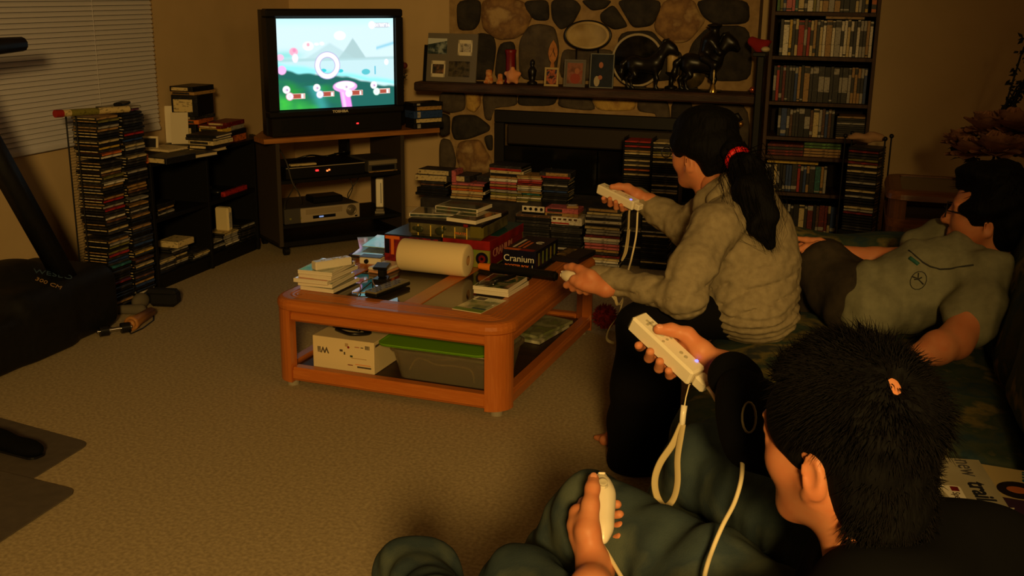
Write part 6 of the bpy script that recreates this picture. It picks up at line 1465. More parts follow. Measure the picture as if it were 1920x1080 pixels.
# ================================================================== people
P = atd
MSKIN = M('skin', rgb(200, 132, 92), .5, spec=.3, sss=.2, var=rgb(196, 120, 80), var_scale=30)
MHAIR = M('black_hair', rgb(8, 7, 7), .75, spec=.12, bump=.5, bump_scale=90, stretch=(1, 1, .25)); MSTRAND = M('hair_strand', rgb(13, 10, 9), .7, spec=.12)
MEYE = M('eye_white', rgb(220, 206, 186), .2); MIRIS = M('iris_dark', rgb(22, 14, 10), .15); MLIP = M('lip', rgb(170, 84, 66), .5)
def head_matrix(c, fwd, up):
    f = Vector(fwd).normalized(); u = Vector(up); r = f.cross(u).normalized(); u = r.cross(f)
    m = Matrix.Identity(4)
    for i in range(3): m[i][0], m[i][1], m[i][2], m[i][3] = r[i], f[i], u[i], c[i]
    return m
def add_head(s, H, k=1.0, neck=True):
    R = H.to_3x3()
    def p(*a): return H @ (Vector(a) * k)
    def e(c, r, kk=.02, rot=None, op=1): s.ell(p(*c), Vector(r) * k, R @ rot if rot else R, k=kk, op=op)
    e((0, -.008, .022), (.076, .096, .092)); e((0, .030, -.050), (.058, .060, .066), .03); e((0, .068, -.095), (.024, .022, .020), .03)
    for sx in (-1, 1):
        e((sx * .036, .058, -.030), (.026, .026, .028), .025); e((sx * .030, .080, .020), (.026, .012, .010), .015)
        s.cone(p(sx * .058, .0, -.055), p(sx * .03, .055, -.092), .018 * k, .016 * k, .02)
        e((sx * .032, .098, -.002), (.017, .014, .012), .012, op=-1)
        s.cone(p(sx * .048, .079, .004), p(sx * .017, .086, .003), .0075 * k, .0075 * k, .006)        # lids
        s.cone(p(sx * .048, .077, -.010), p(sx * .018, .083, -.010), .0065 * k, .0065 * k, .006)
        rot = Matrix.Rotation(sx * -.35, 3, 'Z') @ Matrix.Rotation(-.15, 3, 'X')
        e((sx * .077, -.014, -.030), (.0075, .015, .028), .006, rot); e((sx * .083, -.012, -.025), (.006, .009, .018), .004, rot, -1); e((sx * .075, -.004, -.052), (.006, .008, .009), .006)
    s.cone(p(0, .084, .008), p(0, .108, -.036), .008 * k, .012 * k, .012); e((0, .104, -.040), (.012, .011, .009), .008)
    for sx in (-1, 1): e((sx * .012, .094, -.041), (.008, .010, .007), .006)
    e((0, .084, -.066), (.024, .012, .0065), .006); e((0, .083, -.077), (.021, .012, .0075), .006); e((0, .099, -.0715), (.026, .010, .0016), .003, op=-1)
    if neck: s.cone(p(0, -.022, -.06), p(0, -.045, -.16), .054 * k, .056 * k, .03)
def add_eyes(H, parent, k=1.0):
    for sx in (-1, 1):
        c = H @ (Vector((sx * .032, .0765, -.003)) * k); o = MB(); o.ball(c, .0122 * k, n=16, m=10); eo = o.build('eye', MEYE, parent)
        f = (H.to_3x3() @ Vector((0, 1, 0))); q = MB(); q.cyl(c + f * .0106 * k, c + f * .0126 * k, .0058 * k, .003 * k, n=14); q.build('iris', MIRIS, eo)
def hand_from(s, M4, pts, k=.008, mirror=1):
    """Fingers, thumb and palm given as polylines in the frame of what the hand holds."""
    T = lambda q: M4 @ Vector((q[0] * mirror, q[1], q[2]))
    kn = []
    for nm, ch in pts['fingers'].items():
        c = [T(q) for q in ch]; r = pts.get('r', {}).get(nm, (.0098, .0092, .0085, .0072)); s.chain(c, r, k=.0025); kn.append(c[0])
    W = T(pts['wrist']); 
    for i, c in enumerate(kn):
        w2 = W + (c - W) * .05; s.cone(w2, c, .017, .0115, k=.012)
    for i in range(len(kn) - 1): s.cone(kn[i], kn[i + 1], .0105, .0105, k=.010)
    th = [T(q) for q in pts['thumb']]; s.chain([W] + th, (.018, .0185, .0128, .0105, .0088)[:len(th) + 1], k=.008)
    s.cone(W, th[0] * .5 + kn[0] * .5, .016, .014, k=.012)
    return W
GRIP_STICK = {'fingers': {'index': [(.035, .018, -.026), (.020, .042, -.0435), (-.010, .040, -.0445), (-.027, .034, -.030)], 'middle': [(.039, -.002, -.031), (.016, .014, -.0465), (-.015, .012, -.0450), (-.029, .008, -.020)],
                          'ring': [(.038, -.021, -.033), (.014, -.012, -.047), (-.016, -.014, -.0450), (-.029, -.016, -.021)], 'pinky': [(.034, -.039, -.033), (.012, -.034, -.0445), (-.013, -.036, -.0425), (-.0275, -.037, -.024)]},
              'wrist': (.064, -.082, -.014), 'thumb': [(.037, -.044, .002), (.031, -.010, .0125), (.013, .012, .0115), (-.007, .024, .0095)], 'r': {'pinky': (.0088, .0082, .0076, .0064)}}
GRIP_EGG = {'fingers': {'index': [(-.037, -.012, -.020), (-.027, .020, -.042), (.006, .022, -.048), (.024, .014, -.034)], 'middle': [(-.039, -.030, -.026), (-.024, .0, -.048), (.010, .0, -.052), (.027, -.005, -.032)],
                        'ring': [(-.035, -.046, -.030), (-.018, -.020, -.052), (.012, -.020, -.053), (.028, -.023, -.034)], 'pinky': [(-.029, -.060, -.032), (-.012, -.038, -.052), (.014, -.038, -.052), (.027, -.041, -.036)]},
            'wrist': (-.012, -.100, -.030), 'thumb': [(-.024, -.052, -.004), (-.020, -.014, .008), (-.0165, .014, .0105), (-.0145, .034, .006)]}
def cvec(r, u, f): return CR * r + CU * u + CF * f
def axes4(c, a, w):
    """Frame with y along A, x along W, z out of the top; right handed as seen."""
    a = a.normalized(); w = (w - a * w.dot(a)).normalized(); n = w.cross(a)
    m = Matrix.Identity(4)
    for i in range(3): m[i][0], m[i][1], m[i][2], m[i][3] = w[i], a[i], n[i], c[i]
    return m
def person(label): return thing('person', label, 'person', (0, 0, 0))
def sdf_obj(s, name, mats, parent, res, it=1, mi=None):
    V, Q = s.polygonise(res)
    if it: V = relax(V, Q, it)
    m = 0
    if mi is not None:
        m = mi(V[Q].mean(1)).astype(np.int32)
    return nobj(name, [(V, Q, m)], mats, parent)
def nunchuk(label, M4):
    """White egg-shaped controller: stick on top, C and Z keys at the front."""
    t = thing('thumbstick_controller', label, 'controller', M4.to_translation(), rot=M4.to_euler())
    s = SDF(.012); s.ell((0, .022, -.020), (.0195, .036, .019)); s.ell((0, -.020, -.022), (.0155, .042, .0155)); s.cone((0, .02, -.02), (0, -.03, -.022), .0175, .014)
    V, Q = s.polygonise(.002, .008); nobj('shell', [(relax(V, Q, 1), Q, 0)], [MWP], t)
    m = MB(); m.lathe([(.0085, -.002), (.009, .0), (.0075, .0015), (.004, .002), (.0035, .006), (.0075, .0085), (.0075, .0105), (.005, .010), (0, .0095)], n=24, T=Matrix.Translation((0, .026, -.0015)) @ Matrix.Rotation(-.15, 4, 'X')); m.build('thumbstick', M('stick_grey', rgb(196, 186, 160), .4), t)
    MB().box(-.006, .006, .0535, .0575, -.014, -.009, .002).build('upper_key', MWP, t); MB().box(-.008, .008, .053, .0585, -.026, -.016, .002).build('lower_key', MWP, t)
    return t
def strands(name, roots, mat, parent, w=.0011, seg=4):
    """ROOTS: list of polylines; each becomes a tapering three-sided hair."""
    vs, fs = [], []
    for ch in roots:
        n = len(ch); o = len(vs)
        for i, p in enumerate(ch):
            a = (ch[min(i + 1, n - 1)] - ch[max(i - 1, 0)]).normalized(); u = a.orthogonal().normalized(); v = a.cross(u); r = w * (1 - .85 * i / (n - 1))
            for k in range(3): an = 2.094 * k; q = p + u * (r * math.cos(an)) + v * (r * math.sin(an)); vs.append((q.x, q.y, q.z))
        for i in range(n - 1):
            for k in range(3): fs.append((o + i * 3 + k, o + i * 3 + (k + 1) % 3, o + i * 3 + 3 + (k + 1) % 3, o + i * 3 + 3 + k))
    return nobj(name, [(np.array(vs), np.array(fs), 0)], [mat], parent)

# ------------------------------------------------------------------ the woman on the sofa's edge
MKNIT = M('grey_sweatshirt', rgb(146, 132, 104), .95, spec=.1, var=rgb(134, 120, 94), var_scale=60, bump=.4, bump_scale=420, bump_dist=.0015)
MBLKTR = M('black_trousers', rgb(14, 13, 14), .9, spec=.1)
wo = person('woman in a grey sweatshirt with black ponytail, seated, pointing a white remote at the television')
wfwd = Vector((-.80, .58, -.10)); Hw = head_matrix(P(1318, 282, 3.24), wfwd, (0, -.05, 1))
rw_a = cvec(-.716, .42, .556); rw_w = cvec(.55, .25, .62)
Rw = axes4(P(1160, 360, 3.44), rw_a, rw_w)
Nw = axes4(P(1086, 508, 3.05), cvec(-.80, .18, .57), cvec(.50, .10, .80))
s = SDF(.02); add_head(s, Hw, .97)
sdf_w_face = s
V1, Q1 = s.polygonise(.005, .03); V1 = relax(V1, Q1, 1)
s = SDF(.012); W1 = hand_from(s, Rw, GRIP_STICK); s.cone(W1, P(1222, 385, 3.46), .023, .028, .015); V2, Q2 = s.polygonise(.0026, .01)
s = SDF(.012); W2 = hand_from(s, Nw, GRIP_EGG); s.cone(W2, P(1165, 530, 3.0), .023, .028, .015); V3, Q3 = s.polygonise(.0026, .01)
s = SDF(.03); s.chain([P(1345, 350, 3.2), P(1370, 400, 3.15), P(1400, 500, 3.12), P(1415, 575, 3.1)], [.05, .09, .10, .10]); V4, Q4 = s.polygonise(.012)
s = SDF(.02); s.chain([P(1150, 838, 3.12), P(1140, 826, 3.16)], [.028, .022]); 
fo = atz(1158, 826, .03)
s = SDF(.012); s.chain([fo + Vector((.09, -.05, .03)), fo + Vector((.03, .0, .0)), fo + Vector((-.03, .04, -.008))], [.036, .030, .020]); s.cone(fo + Vector((-.045, .016, -.012)), fo + Vector((-.015, .060, -.012)), .017, .015)
for i in range(5): q = fo + Vector((-.032, .040, -.013)) + Vector((.55, .83, 0)) * .0125 * (i - 2); s.cone(q, q + Vector((-.83, .55, -.1)) * (.030 + .004 * (2 - i)), .0105, .0085, k=.004)
V5, Q5 = s.polygonise(.004); V5[:, 2] = np.maximum(V5[:, 2], .003)
body = nobj('body', [(V1, Q1, 0), (V2, Q2, 0), (V3, Q3, 0), (V4, Q4, 0)], [MSKIN], wo); nobj('foot', [(V5, Q5, 0)], [MSKIN], wo)
add_eyes(Hw, wo, .97)
s = SDF(.035)
s.ell(P(1414, 582, 3.09), (.122, .14, .080)); s.chain([P(1412, 560, 3.10), P(1408, 500, 3.11), P(1392, 440, 3.13), P(1382, 400, 3.14)], [.125, .132, .135, .105])
s.cone(P(1345, 428, 2.99), P(1400, 400, 3.1), .064, .082); s.cone(P(1318, 410, 3.33), P(1385, 400, 3.2), .065, .08)
s.chain([P(1340, 432, 2.98), P(1300, 500, 2.90), P(1283, 556, 2.87)], [.064, .058, .055], k=.03)
s.chain([P(1283, 556, 2.87), P(1215, 543, 2.94), P(1160, 530, 3.0), P(1122, 521, 3.035)], [.053, .043, .035, .033], k=.03)
s.chain([P(1312, 412, 3.34), P(1285, 428, 3.38), P(1240, 400, 3.44), P(1196, 372, 3.47)], [.062, .055, .046, .034], k=.03)
s.chain([P(1352, 362, 3.14), P(1388, 352, 3.13), P(1412, 372, 3.14)], [.045, .05, .055], k=.03); s.cone(P(1330, 378, 3.16), P(1400, 385, 3.2), .05, .06, .03)
wv = waves([26, 44], .0020, 2); wv2 = waves([150, 230], .0012, 8)
def crease(x, y, z):
    g = z - .50 * (x * .955 + y * .297) + .012 * np.sin(y * 21) + .008 * np.sin(x * 33)
    fold = .010 * (1 - np.abs(np.sin(g * 62))) ** 4 * np.exp(-((z - .58) / .085) ** 2)
    q = wv(x * .8, y * .7, z * 2.4) + wv2(x, y, z) * .7
    # gathered folds above the hem
    hem = np.exp(-((z - .50) / .06) ** 2); q = q + hem * .0045 * np.sin(z * 260 + 6 * np.sin(y * 18))
    return q + fold
s.disp = crease
s.ell(P(1316, 335, 3.2), (.052, .052, .07), k=.02, op=-1)
sw = sdf_obj(s, 'sweatshirt', [MKNIT], wo, .0055, 1)
hd = SDF(.02); hd.chain([P(1345, 372, 3.07), P(1385, 352, 3.09), P(1418, 366, 3.16), P(1412, 384, 3.24)], [.030, .036, .042, .03]); hd.chain([P(1372, 400, 3.03), P(1418, 392, 3.10)], [.030, .035], k=.03); hd.disp = waves([80], .003, 12)
sdf_obj(hd, 'hood', [MKNIT], wo, .0055, 1)
for a, b, r in ((P(1122, 521, 3.035), P(1138, 524, 3.02), .0365), (P(1196, 372, 3.47), P(1206, 379, 3.46), .0365)):
    c_ = SDF(.006); c_.cone(a, b, r, r, k=.004); sdf_obj(c_, 'cuff', [MKNIT], wo, .004, 1)
s = SDF(.04); hipL_, hipR_ = P(1395, 582, 3.12), P(1430, 578, 3.24)
kneeL_ = P(1205, 612, 2.99); kneeR_ = P(1230, 600, 3.25)
s.ell(P(1420, 588, 3.14), (.13, .14, .07)); s.chain([hipL_, kneeL_], [.070, .066]); s.chain([hipR_, kneeR_], [.070, .064])
s.chain([kneeL_, P(1190, 720, 3.04), Vector((-.555, 2.99, .03))], [.064, .066, .075]); s.chain([kneeR_, P(1240, 740, 3.3), Vector((-.47, 3.17, .03))], [.062, .06, .062])
s.cone(kneeL_ + Vector((.05, .02, -.02)), Vector((-.50, 2.99, .05)), .05, .07)
s.disp = waves([26, 55], .004, 21); V, Q = s.polygonise(.009); V[:, 2] = np.maximum(V[:, 2], .004); nobj('trousers', [(relax(V, Q, 1), Q, 0)], [MBLKTR], wo)
# hair: cap, ponytail and the red tie
s = SDF(.02); R3 = Hw.to_3x3(); hp = lambda *a: Hw @ Vector(a)
s.ell(hp(0, -.016, .030), (.092, .108, .098), R3); s.ell(hp(0, -.06, -.02), (.072, .055, .075), R3); s.ell(hp(0, -.01, .07), (.07, .09, .06), R3)
for sx in (-1, 1): s.ell(hp(sx * .062, .008, .036), (.026, .058, .038), R3)
s.ell(hp(0, .125, -.055), (.092, .092, .104), R3, k=.012, op=-1)
for sx in (-1, 1): s.ell(hp(sx * .090, .002, -.038), (.032, .036, .042), R3, k=.008, op=-1)
s.disp = waves([60, 140], .0025, 5)
sdf_obj(s, 'hair', [MHAIR], wo, .0055, 1)
tie = P(1385, 300, 3.10)
pt_ = [tie, P(1402, 325, 3.03), P(1411, 365, 2.985), P(1423, 410, 2.965), P(1443, 455, 2.97)]
s = SDF(.02); s.chain([hp(0, -.085, .01), tie], [.06, .028]); s.chain(pt_, [.026, .046, .052, .044, .012]); s.disp = waves([70, 150], .004, 6)
sdf_obj(s, 'ponytail', [MHAIR], wo, .006, 1)
rr = random.Random(3); L_ = []
for i in range(420):
    off = Vector((rr.gauss(0, 1), rr.gauss(0, 1), rr.gauss(0, 1))) * .022; ch = []
    e_ = rr.uniform(.75, 1.12)
    for j in range(7):
        t_ = min(j / 6 * e_ * 4, 4.35); i0 = min(int(t_), 3); f_ = t_ - i0; p = pt_[i0] + (pt_[i0 + 1] - pt_[i0]) * f_
        sp = (.5, 1.15, 1.3, 1.1, .5, .4)[min(int(t_ + .5), 5)]; ch.append(p + off * sp + Vector((rr.gauss(0, .002), rr.gauss(0, .002), 0)))
    L_.append(ch)
strands('ponytail_strand' if False else 'loose_hair', L_, MSTRAND, wo, .0012)
m = MB(); d = (pt_[1] - hp(0, -.085, .01)).normalized(); T = Matrix.Translation(tie - d * .004) @ d.to_track_quat('Z', 'Y').to_matrix().to_4x4()
ring = [Vector((.030 * math.cos(2 * PI * i / 18), .030 * math.sin(2 * PI * i / 18), 0)) for i in range(18)]; m.tube(ring, .010, n=8, closed=True, T=T); m.build('hair_tie', M('red_elastic', rgb(216, 24, 28), .5), wo)
# spectacles arm
m = MB(); m.tube([hp(-.080, -.005, .0), hp(-.076, .05, .004), hp(-.066, .098, .003)], .0022, n=6); m.tube([hp(-.052 + .020 * math.cos(a * .5), .100, -.002 + .016 * math.sin(a * .5)) for a in range(13)], .0018, n=5); m.tube([hp(.052 + .020 * math.cos(a * .5), .100, -.002 + .016 * math.sin(a * .5)) for a in range(13)], .0018, n=5); m.tube([hp(-.032, .102, .0), hp(0, .108, .003), hp(.032, .102, 0)], .0018, n=5); m.tube([hp(.080, -.005, .0), hp(.066, .098, .003)], .0022, n=6); m.build('spectacles', MIRON, wo)
MBLUE = M('blue_player_light', (0.2, 0.25, 1, 1), .3, emit=(.06, .07, 1.0, 1), estr=6)
rm = remote('white game remote held out by the woman in the sweatshirt', Rw.to_translation(), Rw.to_3x3().col[1], Rw.to_3x3().col[0], Rw.to_3x3().col[2])
MB().cbox((-.011, -.058, .0006), (.006, .005, .0016)).build('player_light', MBLUE, rm)
MCORD = M('white_cord', rgb(226, 208, 166), .45)
nk = nunchuk('white thumbstick controller in the woman\'s near hand above the table edge', Nw)
MB().box(-.013, .013, -.094, -.0755, -.026, -.006, .003).build('cord_plug', MWP, rm)
cr = cable('controller_cord', 'white cord hanging between the woman\'s two controllers', [Rw @ Vector((0, -.094, -.016)), P(1196, 395, 3.45), P(1193, 440, 3.44), P(1184, 485, 3.40), P(1176, 515, 3.30), P(1168, 560, 3.15), P(1160, 570, 3.05), P(1140, 545, 2.97), Nw @ Vector((0, -.066, -.022))], .0030, MCORD)
def strap(label, pts, r, fl):
    P_ = [Vector(p) for p in pts]; out = []
    for i in range(len(P_) - 1):
        a, b, c, d = P_[max(i - 1, 0)], P_[i], P_[i + 1], P_[min(i + 2, len(P_) - 1)]
        for k in range(6):
            t = k / 6; out.append(.5 * ((2 * b) + (c - a) * t + (2 * a - 5 * b + 4 * c - d) * t * t + (3 * b - a - 3 * c + d) * t ** 3))
    out.append(P_[-1]); return tag(MB().tube(out, r, n=8, flat=fl).build('wrist_strap', M('strap_weave', rgb(176, 158, 116), .8)), label, 'wrist strap')
strap('pale wrist strap hanging from the woman\'s remote beside its cord', [Rw @ Vector((.004, -.079, -.020)), P(1181, 392, 3.43), P(1178, 430, 3.43), P(1172, 470, 3.43), P(1166, 488, 3.43), P(1175, 470, 3.425), P(1180, 430, 3.425)], .0042, CF)
strap('pale strap loop trailing to the carpet under the woman\'s sleeve', [P(1152, 548, 2.99), P(1158, 572, 3.02), P(1168, 560, 3.05), P(1160, 590, 3.1), P(1143, 615, 3.15), P(1138, 635, 3.2), P(1150, 643, 3.22), P(1166, 641, 3.2)], .0045, CF)

# ------------------------------------------------------------------ the man slouched in the corner
ma = person('man with black hair and spectacles slouched on the sofa in a pale grey T-shirt')
MTEE = M('grey_tee', rgb(132, 130, 106), .95, spec=.1, var=rgb(122, 120, 98), var_scale=50, bump=.3, bump_scale=400, bump_dist=.0012); MPANT = M('brown_grey_pants', rgb(60, 52, 42), .95, spec=.1, var=rgb(50, 44, 36), var_scale=40)
Hm = head_matrix(P(1848, 398, 3.10), (-.985, .10, .06), (.10, -.04, 1))
s = SDF(.02); add_head(s, Hm, .97); V1, Q1 = s.polygonise(.005, .03); V1 = relax(V1, Q1, 1)
# far arm with the spread hand on the knee
s = SDF(.010); wr = P(1582, 476, 3.30)
s.chain([P(1705, 488, 3.33), P(1640, 487, 3.32), wr], [.042, .036, .025], k=.02)
hk = {'a': (P(1536, 453, 3.30), P(1512, 450, 3.285), P(1492, 447, 3.275)), 'b': (P(1534, 459, 3.27), P(1512, 462, 3.25), P(1496, 468, 3.245)), 'c': (P(1540, 455, 3.325), P(1516, 455, 3.315), P(1500, 459, 3.31)), 'd': (P(1546, 460, 3.345), P(1524, 463, 3.335), P(1512, 468, 3.33))}
for k_, ch in hk.items(): s.chain([wr + (ch[0] - wr) * .1] + list(ch), [.017, .0125, .0092, .0068], k=.006)
s.chain([wr, P(1552, 478, 3.27), P(1526, 476, 3.245), P(1507, 474, 3.24)], [.02, .016, .010, .0078], k=.008)
V2, Q2 = s.polygonise(.003, .01)
el_ = P(1790, 640, 2.86); dv = Vector((-.62, -.785, 0)); lv_ = Vector((-.785, .62, 0)); wr_ = el_ + dv * .235 + Vector((0, 0, -.030)); s = SDF(.012); s.chain([P(1825, 590, 2.92), el_, el_ + dv * .07 + Vector((0, 0, -.005)), wr_], [.052, .045, .042, .027], k=.02)
for i in range(4):
    k0 = wr_ + dv * (.085 - .004 * abs(i - 1)) + lv_ * (.028 - .019 * i) + Vector((0, 0, .004)); s.chain([wr_ + lv_ * (.012 - .008 * i), k0, k0 + dv * .040 + Vector((0, 0, -.006)), k0 + dv * (.068 - .006 * abs(i - 1)) + Vector((0, 0, -.016))], [.018, .0115, .0095, .0072], k=.006)
s.chain([wr_, wr_ + dv * .045 + lv_ * .045, wr_ + dv * .085 + lv_ * .060 + Vector((0, 0, -.010))], [.019, .0125, .0085], k=.008); V3, Q3 = s.polygonise(.0045)
s = SDF(.03); s.chain([P(1835, 480, 3.13), P(1790, 520, 3.12), P(1680, 540, 3.15)], [.055, .09, .09]); V4, Q4 = s.polygonise(.01)
nobj('body', [(V1, Q1, 0), (V2, Q2, 0), (V3, Q3, 0), (V4, Q4, 0)], [MSKIN], ma); add_eyes(Hm, ma, .97)
s = SDF(.04)
s.chain([P(1632, 560, 3.14), P(1700, 545, 3.12), P(1765, 520, 3.11), P(1805, 500, 3.12)], [.100, .118, .115, .075]); s.ell(P(1640, 575, 3.10), (.10, .12, .085))
s.cone(P(1770, 448, 3.26), P(1725, 470, 3.32), .055, .062); s.cone(P(1850, 520, 3.0), P(1800, 540, 3.08), .075, .10); s.chain([P(1853, 528, 2.98), P(1836, 578, 2.93), P(1818, 612, 2.90)], [.072, .066, .060]); s.chain([P(1765, 455, 3.28), P(1718, 478, 3.33)], [.058, .052])
s.ell(P(1838, 468, 3.12), (.060, .055, .055), k=.02, op=-1)
wv = waves([34, 60, 100], .0040, 31); s.disp = lambda x, y, z: wv(x * 1.7, y * .7, z * .9)
sdf_obj(s, 't_shirt', [MTEE], ma, .007, 1)
# print on the chest: a ring with a running figure
tee = [c_ for c_ in ma.children if c_.name.startswith('t_shirt')][0]
from mathutils.bvhtree import BVHTree
_bv = BVHTree.FromPolygons([v.co.copy() for v in tee.data.vertices], [tuple(p.vertices) for p in tee.data.polygons])
def on_tee(x, y):
    d = ray(x, y).normalized(); h = _bv.ray_cast(CAM, d); return (h[0] + h[1] * .0012) if h[0] else P(x, y, 3.0)
MINK = M('print_ink', rgb(50, 50, 48), .7)
m = MB(); m.tube([on_tee(1722 + 15 * math.cos(a * .449) - 3 * math.sin(a * .449), 526 + 17 * math.sin(a * .449)) for a in range(14)], .0013, n=5, closed=True)
for ln in (((1711, 519), (1720, 522), (1731, 533)), ((1722, 512), (1721, 524), (1714, 524)), ((1721, 524), (1728, 520))): m.tube([on_tee(*q) for q in ln], .0020, n=5)
m.build('chest_emblem', MINK, ma)
m = MB(); m.tube([on_tee(1706 + i * 4, 484 + i * 3) for i in range(5)], .006, n=6); m.build('chest_print', M('print_seagreen', rgb(40, 92, 84), .7), ma)
m = MB(); m.tube([on_tee(*q) for q in ((1704, 470), (1716, 480), (1730, 492), (1744, 500), (1762, 505), (1782, 504), (1804, 500), (1826, 497))], .0024, n=5); m.build('collar_seam', MINK, ma)
s = SDF(.04); s.ell(P(1600, 560, 3.2), (.13, .13, .09)); s.chain([P(1600, 560, 3.14), P(1548, 510, 3.26), P(1525, 515, 3.36)], [.095, .080, .075]); s.chain([P(1600, 540, 3.28), P(1535, 492, 3.38), P(1500, 505, 3.42)], [.09, .072, .07]); s.chain([P(1525, 515, 3.36), P(1500, 600, 3.46), Vector((-.42, 3.50, .06))], [.07, .06, .055]); s.chain([P(1500, 505, 3.42), Vector((-.30, 3.62, .30)), Vector((-.42, 3.62, .06))], [.07, .06, .055]); s.disp = waves([30, 60], .004, 41)
V, Q = s.polygonise(.010); V[:, 2] = np.maximum(V[:, 2], .004); nobj('trousers', [(relax(V, Q, 1), Q, 0)], [MPANT], ma)
s = SDF(.02); R3 = Hm.to_3x3(); hp = lambda *a: Hm @ Vector(a)
s.ell(hp(0, -.026, .042), (.094, .110, .108), R3); s.ell(hp(0, -.060, -.03), (.076, .058, .075), R3); s.ell(hp(0, .018, .098), (.072, .074, .042), R3)
for sx in (-1, 1): s.ell(hp(sx * .064, .012, .03), (.026, .055, .05), R3)
s.ell(hp(0, .124, -.045), (.105, .100, .104), R3, k=.012, op=-1)
for sx in (-1, 1): s.ell(hp(sx * .090, .004, -.034), (.020, .028, .034), R3, k=.008, op=-1)
s.disp = waves([60, 130], .004, 51); sdf_obj(s, 'hair', [MHAIR], ma, .006, 1)
rr = random.Random(8); L_ = []
for i in range(500):
    an = rr.uniform(0, 2 * PI); e_ = rr.uniform(.1, 1.4); d = Vector((math.cos(an) * math.cos(e_), math.sin(an) * math.cos(e_), math.sin(e_)))
    b = Vector((d.x * .092, -.026 + d.y * .108, .042 + d.z * .106))
    if b.y > .05 and b.z < .06: continue
    t_ = Vector((d.x, d.y + .3, -.6)).normalized(); L_.append([hp(*(b + (d * .4 + t_ * .6) * (.012 * j))) for j in range(4)])
strands('loose_hair', L_, MSTRAND, ma, .0012)
m = MB()
for sx in (-1, 1):
    m.tube([hp(sx * .080, -.008, -.002), hp(sx * .077, .05, .003), hp(sx * .060, .100, .002)], .0022, n=6); m.tube([hp(sx * .035 + .022 * math.cos(a * PI / 10), .103, -.006 + .015 * math.sin(a * PI / 10)) for a in range(20)], .0018, n=5, closed=True)
m.tube([hp(-.014, .104, -.002), hp(0, .110, .0), hp(.014, .104, -.002)], .0018, n=5); m.build('spectacles', MIRON, ma)

# ------------------------------------------------------------------ the boy in front
bo = person('boy with short black hair seen from behind, holding a white remote and thumbstick controller')
MSHIRT = M('black_shirt', rgb(12, 12, 13), .9, spec=.1); MJEAN = M('blue_jeans', rgb(62, 74, 74), .95, spec=.1, var=[rgb(52, 64, 68), rgb(80, 88, 78)], var_scale=9, bump=.4, bump_scale=420, bump_dist=.0015)
a_ = cvec(-.622, .622, .478); w_ = cvec(.738, .259, .623); Rb = axes4(P(1254, 640, 1.84), a_, w_)
Nb = axes4(P(1131, 938, 1.66), cvec(.03, .74, .67), cvec(1, 0, 0))
Hb = head_matrix(P(1588, 822, 1.30), (-.80, .60, -.12), (.02, .05, 1))
s = SDF(.02); add_head(s, Hb, 1.0); V1, Q1 = s.polygonise(.0035, .03); V1 = relax(V1, Q1, 2)
s = SDF(.012); W1 = hand_from(s, Rb, GRIP_STICK); s.cone(W1, P(1400, 735, 1.68), .026, .032, .015); V2, Q2 = s.polygonise(.0018, .01); V2 = relax(V2, Q2, 2)
s = SDF(.012); W2 = hand_from(s, Nb, GRIP_EGG); s.chain([W2, P(1108, 1105, 1.555), P(1122, 1220, 1.49), P(1150, 1340, 1.42)], [.026, .0285, .034, .042], .018); V3, Q3 = s.polygonise(.0018, .01); V3 = relax(V3, Q3, 2)
nk_ = Hb @ Vector((0, -.05, -.15))
s = SDF(.03); s.cone(nk_, nk_ + Vector((.06, -.0, -.12)), .055, .10); V4, Q4 = s.polygonise(.008)
nobj('body', [(V1, Q1, 0), (V2, Q2, 0), (V3, Q3, 0), (V4, Q4, 0)], [MSKIN], bo); add_eyes(Hb, bo)
# nails
for M4, g in ((Rb, GRIP_STICK), (Nb, GRIP_EGG)):
    a = M4 @ Vector(g['thumb'][2]); b = M4 @ Vector(g['thumb'][3]); d = (b - a).normalized(); n = M4.to_3x3() @ Vector((0, 0, 1)); n = (n - d * n.dot(d)).normalized(); sd_ = d.cross(n)
    R3 = Matrix((sd_, d, n)).transposed(); q = SDF(.002); q.ell(b + n * .0072 - d * .001, (.0058, .0075, .0024), R3, k=.001); sdf_obj(q, 'thumb_nail', [M('nail', rgb(220, 150, 116), .3)], bo, .0012, 1)
s = SDF(.05)
LS, RS = nk_ + Vector((-.12, -.14, -.07)), nk_ + Vector((.15, .10, -.06))
s.cone(LS, RS, .075, .075); s.chain([nk_ + Vector((.04, -.0, -.07)), Vector((.13, 1.30, .62)), Vector((.16, 1.36, .54))], [.115, .15, .15])
s.chain([RS, P(1500, 830, 1.62), P(1428, 806, 1.62), P(1374, 706, 1.715)], [.072, .058, .052, .038], k=.03)
s.chain([LS, Vector((-.20, 1.10, .58)), P(1165, 1370, 1.46)], [.072, .060, .050], k=.03)
s.ell(nk_ + Vector((-.01, .0, .035)), (.062, .062, .06), k=.015, op=-1)
s.ell(nk_ + Vector((.02, -.02, .01)), (.088, .088, .055), k=.03); s.ell(nk_ + Vector((-.05, .03, .06)), (.075, .06, .075), k=.015, op=-1)
s.disp = waves([30, 55], .004, 61); sdf_obj(s, 'shirt', [MSHIRT], bo, .008, 1)
q = SDF(.004); q.cone(P(1374, 706, 1.715), P(1384, 716, 1.705), .0395, .040, .004); sdf_obj(q, 'cuff', [MSHIRT], bo, .004, 1)
m = MB(); c_ = P(1405, 783, 1.56); m.tube([c_ + cvec(.010 * math.cos(t * .42), .022 * math.sin(t * .42), .002) for t in range(15)], .0018, n=5, closed=True); m.build('sleeve_emblem', M('emblem_thread', rgb(120, 110, 84), .7), bo)
s = SDF(.05); kL, kR = P(1112, 968, 1.80), P(1322, 868, 1.97)
hL, hR = Vector((.08, 1.27, .53)), Vector((.16, 1.44, .53))
